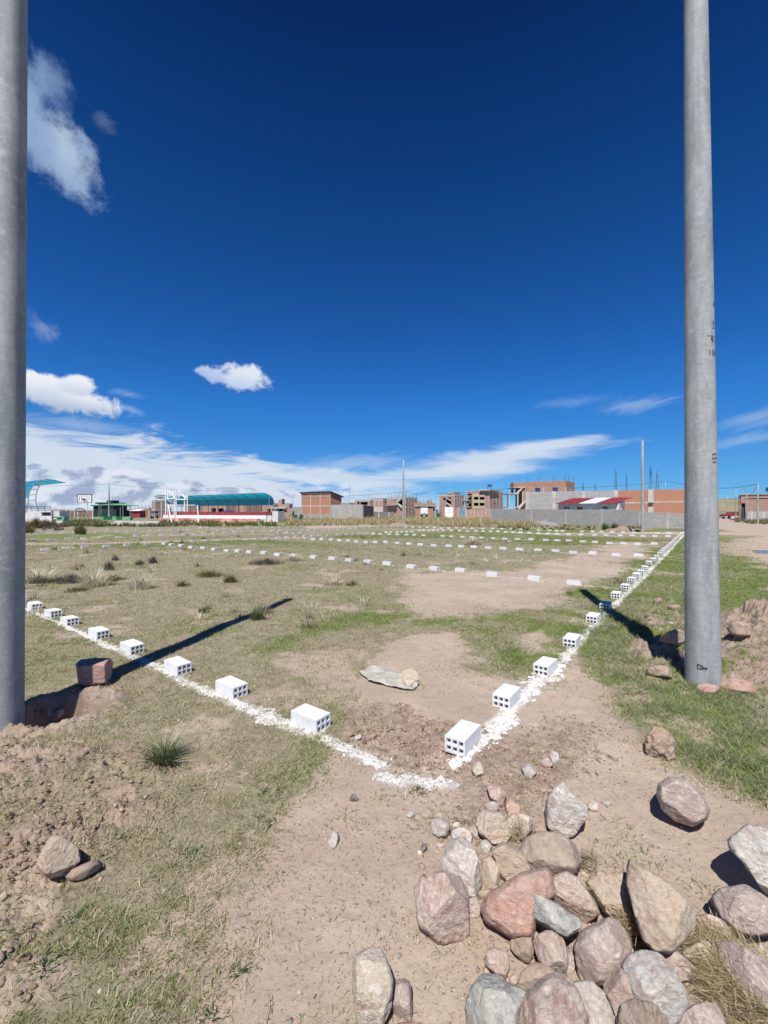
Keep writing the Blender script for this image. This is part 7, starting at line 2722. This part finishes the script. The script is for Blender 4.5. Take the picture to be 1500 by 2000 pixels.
def band():
    """dry ichu grass growing along the far edge of the field"""
    parts = []
    zones = (((560, 960), (1013.0, 1025.0), GOLD, 900, .62), ((560, 700), (1018, 1027), GOLD, 220, .5), ((860, 1060), (1018, 1030), GOLD, 320, .55),
             ((520, 575), (1013.5, 1020), GOLD, 140, .8), ((120, 540), (1017, 1028), OLIVE, 620, .42), ((120, 330), (1019, 1029), DGRN, 260, .45),
             ((40, 130), (1024, 1036), DUSK, 130, .35), ((1455, 1560), (1016, 1024), OLIVE, 160, .55), ((1437, 1475), (1014, 1020), OLIVE, 60, .4),
             ((-250, 40), (1018, 1034), OLIVE, 150, .5), ((960, 1260), (1028, 1036), OLIVE, 70, .3))
    for (x0, x1), (y0, y1), tab, n, h in zones:
        for i in range(n):
            px, py = RS.uniform(x0, x1), RS.uniform(y0, y1)
            x, y = G(px, py)
            if fbm2(np.array([x * .16]), np.array([y * .11]), 3, 77)[0] < 0.40 and RS.rand() < .8:
                continue
            if 210 < px < 312 and py < 1026.5 and y > 45:
                continue
            s = h * (0.75 + 1.05 * RS.rand())
            parts.append(tuft_data(x, y, s, s * .38, 34, tab, w=0.05, lean=.6, z=hz(x, y) - .01))
    # small dry tufts all over the field
    for i in range(520):
        yy = math.exp(RS.uniform(math.log(3.2), math.log(34)))
        xx = RS.uniform(-0.95, 0.62) * yy
        d_, g_, b_, w_ = masks(np.array([xx]), np.array([yy]))
        if d_[0] > .3 or b_[0] > .4 or RS.rand() < .45 * (xx / yy > .1) or fbm2(np.array([xx * .3]), np.array([yy * .2]), 3, 99)[0] < .44:
            continue
        s = RS.uniform(.07, .20) * (1 + yy * .03)
        parts.append(tuft_data(xx, yy, s, s * .6, 30, (PALE, OLIVE, DUSK, PALE)[i % 4], w=.0025 + .0010 * yy, lean=1.0))
    o = blades_obj('dry_grass', parts)
    tag(o, kind='stuff')


band()

# small low weeds
LEAF = np.array([[0.07, 0.13, 0.04], [0.10, 0.17, 0.06], [0.05, 0.09, 0.035]])
for px, py, rad, n, lab in ((815, 1550, .035, 90, 'bright green weed under the white lime patch at the near corner'), (515, 1548, .03, 70, 'dark rosette weed on the bare ground left of the middle, upper pair'),
                            (548, 1545, .018, 40, 'tiny dark weed right of the upper rosette weed'), (512, 1600, .02, 50, 'small green weed below the upper rosette weed'),
                            (530, 1610, .02, 50, 'small dark weed beside the lower green one'), (375, 1675, .06, 160, 'spread of green weed in the lower left ground'),
                            (465, 1895, .02, 50, 'small pale green weed near the bottom, left of middle'), (415, 1985, .025, 60, 'small weed cut by the bottom edge'),
                            (150, 1790, .05, 120, 'green weed patch at lower left among clods'), (85, 1895, .05, 120, 'green weed patch in the bottom left corner')):
    x, y = G(px, py)
    o = blades_obj('weed', [tuft_data(x, y, .022, rad, n, LEAF, w=.007, lean=1.6)])
    tag(o, lab, 'weed')

# straw lying between the stones
parts = []
for (px, py, rad, n) in ((1430, 1915, .10, 1000), (1395, 1870, .05, 220), (1455, 1985, .11, 1000), (1235, 1850, .035, 260), (1180, 1785, .03, 160), (1020, 1655, .03, 100), (1160, 1720, .03, 110), (1500, 1960, .1, 500)):
    x, y = G(px, py)
    a = RS.rand(n) * 2 * np.pi
    q = np.sqrt(RS.rand(n)) * rad
    bx, by = x + np.cos(a) * q, y + np.sin(a) * q * .8
    bz = height(bx, by) + 0.09 * RS.rand(n) + .02
    th = RS.normal(2.2, .7, n)
    L = .03 + .05 * RS.rand(n)
    w = .0014
    dx, dy, dz = np.cos(th) * L, np.sin(th) * L, (RS.rand(n) - .45) * .04
    px_, py_ = -np.sin(th) * w / 2, np.cos(th) * w / 2
    V = np.stack([np.stack([bx - px_, by - py_, bz], 1), np.stack([bx + px_, by + py_, bz + .0005], 1), np.stack([bx + dx + px_, by + dy + py_, bz + dz], 1), np.stack([bx + dx - px_, by + dy - py_, bz + dz], 1)], 1).reshape(-1, 3)
    k = np.arange(n)[:, None] * 4
    Fq = np.concatenate([k + np.array([[0, 1, 2]]), k + np.array([[0, 2, 3]])], 1).reshape(-1, 3)
    parts.append((V, Fq, np.repeat(pick(np.array([[0.55, 0.46, 0.27], [0.45, 0.37, 0.20], [0.62, 0.54, 0.36], [0.30, 0.24, 0.13]]), n), 4, 0)))
tag(blades_obj('straw', parts), kind='stuff')


# ------------------------------------------------------------------ loose crumbs of earth and gravel
def crumbs(name, N, sampler, tab, s0, s1, power=3.0):
    S, Fi = ICO[2] if False else (None, None)
    bm = bmesh.new()
    bmesh.ops.create_icosphere(bm, subdivisions=1, radius=1)
    S = np.array([v.co[:] for v in bm.verts])
    Fi = np.array([[v.index for v in f.verts] for f in bm.faces])
    bm.free()
    x, y = sampler(N)
    n = len(x)
    z = height(x, y)
    s = s0 + (s1 - s0) * RS.rand(n) ** power
    jit = 1 + (RS.rand(n, len(S), 1) - .5) * 1.15
    sc = np.stack([s * (0.8 + .6 * RS.rand(n)), s * (0.8 + .6 * RS.rand(n)), s * (.5 + .4 * RS.rand(n))], 1)
    V = S[None] * jit * sc[:, None, :]
    a = RS.rand(n) * np.pi
    ca, sa = np.cos(a)[:, None], np.sin(a)[:, None]
    X = V[:, :, 0] * ca - V[:, :, 1] * sa + x[:, None]
    Y = V[:, :, 0] * sa + V[:, :, 1] * ca + y[:, None]
    Z = V[:, :, 2] + (z + s * .15)[:, None]
    VV = np.stack([X, Y, Z], -1).reshape(-1, 3)
    FF = (Fi[None] + (np.arange(n) * len(S))[:, None, None]).reshape(-1, 3)
    C = np.repeat(pick(tab, n), len(S), 0)
    o = blades_obj(name, [(VV, FF, C)], M_crumb)
    tag(o, kind='stuff')


M_crumb = blade_mat('earth_crumb', 0.0)


def samp(maskf, rmax=9.0, over=1.0):
    def f(N):
        r = np.exp(RS.uniform(np.log(1.15), np.log(rmax), N))
        a = RS.uniform(-math.radians(50), math.radians(50), N)
        x, y = r * np.sin(a), r * np.cos(a)
        k = RS.rand(N) < maskf(x, y)
        return x[k], y[k]
    return f


SOIL = np.array([[0.31, 0.225, 0.17], [0.265, 0.19, 0.14], [0.35, 0.26, 0.20], [0.22, 0.155, 0.115]])
PEB = np.array([[0.36, 0.31, 0.26], [0.30, 0.26, 0.22], [0.42, 0.38, 0.34], [0.36, 0.26, 0.21], [0.28, 0.25, 0.23]])
LIMEC = np.array([[0.72, 0.72, 0.71], [0.64, 0.63, 0.62]])
crumbs('soil_crumbs', 260000, samp(lambda x, y: np.clip(masks(x, y)[2] * 0.75, 0, 1) * (0.2 + .8 * sst(fbm2(x * 6, y * 6, 3, 301), .42, .6)) * sst(np.hypot(x, y), 1.2, 2.6), 9), SOIL, 0.0015, 0.014, 4.0)
crumbs('gravel', 60000, samp(lambda x, y: masks(x, y)[0] * 0.10 + 0.5 * in_poly(x, y, ppoly([(760, 1520), (900, 1500), (1010, 1560), (960, 1640), (830, 1620)]), .15) + .02, 8), PEB, 0.0012, 0.009, 6.0)




POLY_PILE = ppoly([(830, 1640), (960, 1560), (1100, 1610), (1180, 1680), (1330, 1780), (1480, 1850), (1560, 2050), (900, 2080), (960, 1900), (900, 1840), (850, 1750)])
crumbs('rubble', 24000, samp(lambda x, y: in_poly(x, y, POLY_PILE, .08) * .13, 3.2), np.array([[0.40, 0.33, 0.27], [0.34, 0.26, 0.21], [0.46, 0.41, 0.36], [0.38, 0.25, 0.20]]), 0.004, 0.024, 2.6)


def litter():
    """dark stalk ends and straw bits trodden into the bare ground"""
    N = 42000
    x, y = samp(lambda x, y: (masks(x, y)[0] * .30 + .05) * (.3 + .7 * sst(fbm2(x * 3, y * 3, 4, 311), .4, .6)), 9)(N)
    n = len(x)
    z = height(x, y) + .0012
    th = RS.rand(n) * np.pi
    L = (.003 + .012 * RS.rand(n) ** 2)
    w = .0006 + .0012 * RS.rand(n)
    dx, dy = np.cos(th) * L, np.sin(th) * L
    ex, ey = -np.sin(th) * w, np.cos(th) * w
    V = np.stack([np.stack([x - ex, y - ey, z], 1), np.stack([x + ex, y + ey, z], 1), np.stack([x + dx + ex, y + dy + ey, z + .003], 1), np.stack([x + dx - ex, y + dy - ey, z + .003], 1)], 1).reshape(-1, 3)
    k = np.arange(n)[:, None] * 4
    Fq = np.concatenate([k + np.array([[0, 1, 2]]), k + np.array([[0, 2, 3]])], 1).reshape(-1, 3)
    tab = np.array([[0.16, 0.125, 0.09], [0.22, 0.17, 0.12], [0.40, 0.34, 0.25], [0.14, 0.115, 0.09]])
    tag(blades_obj('stalk_litter', [(V, Fq, np.repeat(pick(tab, n), 4, 0))]), kind='stuff')


litter()


crumbs('lime_crumbs', 110000, samp(lambda x, y: near_lines(x, y) * .30, 12), LIMEC, 0.0015, 0.008, 3.0)

# ------------------------------------------------------------------ crumpled sack
def sack():
    out = Z2([(683, 452), (700, 448), (740, 430), (790, 430), (880, 460), (960, 465), (995, 480), (1012, 515), (975, 552), (915, 548), (850, 530), (780, 515), (735, 500), (700, 470)])
    P = np.array([G(*p) for p in out])
    lo, hi = P.min(0), P.max(0)
    n = 90
    X, Y = np.meshgrid(np.linspace(lo[0], hi[0], n), np.linspace(lo[1], hi[1], n))
    m = in_poly(X, Y, P, 0.008)
    ins = m > .5
    e = in_poly(X, Y, P, 0.05)
    Z = height(X.ravel(), Y.ravel()).reshape(X.shape)
    cr_ = np.abs(fbm2(X * 5 + Y * 3, Y * 9, 4, 401) - .5)
    u = (X - lo[0]) / (hi[0] - lo[0])
    Z = Z + 0.006 + e * (0.03 + .03 * fbm2(X * 4, Y * 4, 2, 403)) - 0.10 * cr_ * e + .02 * sst(np.abs(X * .7 + Y - (lo[0] * .7 + hi[1]) - .18), .05, .0)
    idx = np.arange(n * n).reshape(n, n)
    k = ins[:-1, :-1] & ins[1:, :-1] & ins[:-1, 1:] & ins[1:, 1:]
    q = np.stack([idx[:-1, :-1], idx[:-1, 1:], idx[1:, 1:], idx[1:, :-1]], -1)[k]
    used = np.unique(q)
    rm_ = np.zeros(n * n, int)
    rm_[used] = np.arange(len(used))
    V = np.stack([X.ravel(), Y.ravel(), Z.ravel()], 1)[used]
    c0 = np.array([V[:, 0].mean(), V[:, 1].mean(), 0])
    me = np_mesh('crumpled_sack', V - c0, rm_[q], smooth=True)
    t = empty('crumpled_sack', tuple(c0))
    tag(t, 'crumpled pale grey paper sack lying flat on the bare earth', 'sack')
    mt = pmat('sack_paper', (0.40, 0.38, 0.33), 0.8, 0.2, 9, bump=.6, bscale=60)
    me.materials.append(mt)
    o = bpy.data.objects.new('sheet', me)
    COL.objects.link(o)
    o.parent = t
    md = o.modifiers.new('thick', 'SOLIDIFY')
    md.thickness = .006
    md.offset = 1
    # the turned back beige end and the dark lower fold
    mb = MB()
    pts = [G(*p) for p in Z2([(915, 478), (965, 468), (998, 480), (1008, 508), (985, 520), (945, 542), (920, 525)])]
    zz = [.060, .070, .050, .035, .040, .020, .055]
    mb.prism(pts, hz(*pts[0]) + .03, 0, ztop=[hz(*pts[0]) + z_ + .012 for z_ in zz])
    mb.build('folded_end', pmat('sack_inside', (0.50, 0.42, 0.31), .8, .15, 20), t)


sack()


# heaps along the far wall
def heap(px, py, w, h, label, mat, name='gravel_heap', cat='heap', seed=0):
    x, y = G(px, py)
    S, Fi = ICO[4]
    V = S.copy()
    V[:, 2] = np.clip(V[:, 2], -0.15, 1)
    rr = np.hypot(V[:, 0], V[:, 1])
    n = fbm3(S * 2.2 + seed, 4, 31 + seed) - .5
    V[:, 2] = (V[:, 2] ** 1 if True else 0) * (1 + n * .7) * (1 - 0.35 * rr)
    V = V * np.array([w, w * .7, h]) * (1 + n[:, None] * .35)
    o = link(name, np_mesh(name, V, Fi, smooth=True), mat, loc=(x, y, hz(x, y) - .02))
    tag(o, label, cat)


M_earth = pmat('heaped_earth', (0.29, 0.225, 0.175), 1.0, .18, 3, bump=.6, bscale=12)
heap(1062, 1026, 1.6, .55, 'grey gravel heap leaning on the grey block wall, left one', M_gravel, seed=1)
heap(1215, 1036, 1.3, .36, 'brownish earth heap by the grey block wall left of the slim pole', M_earth, 'earth_heap', seed=2)
heap(1245, 1038.5, .28, .16, 'small black heap at the foot of the slim pole', M_dark, 'earth_heap', seed=3)
heap(780, 1027, 1.3, .40, 'low earth heap just left of the lone middle pole', M_earth, 'earth_heap', seed=4)
# thin sticks in the foreground
for px, py, qx, qy, lb in ((518, 2010, 531, 1937, 'thin dry stick standing near the bottom edge, right one'), (350, 1975, 352, 1934, 'thin dry stick near the bottom edge, left one'),
                           (100, 1575, 116, 1618, 'pale dry stalk over the turned earth at left')):
    a_, b_ = G(px, py), G(qx, qy)
    mb = MB()
    mb.bar((*a_, hz(*a_)), (b_[0], b_[1] * .985, hz(*b_) + .03), .0012, 5)
    tag(mb.build('dry_stick', pmat('stick', (0.22, 0.17, 0.12), .9, .2)), lb, 'stick')
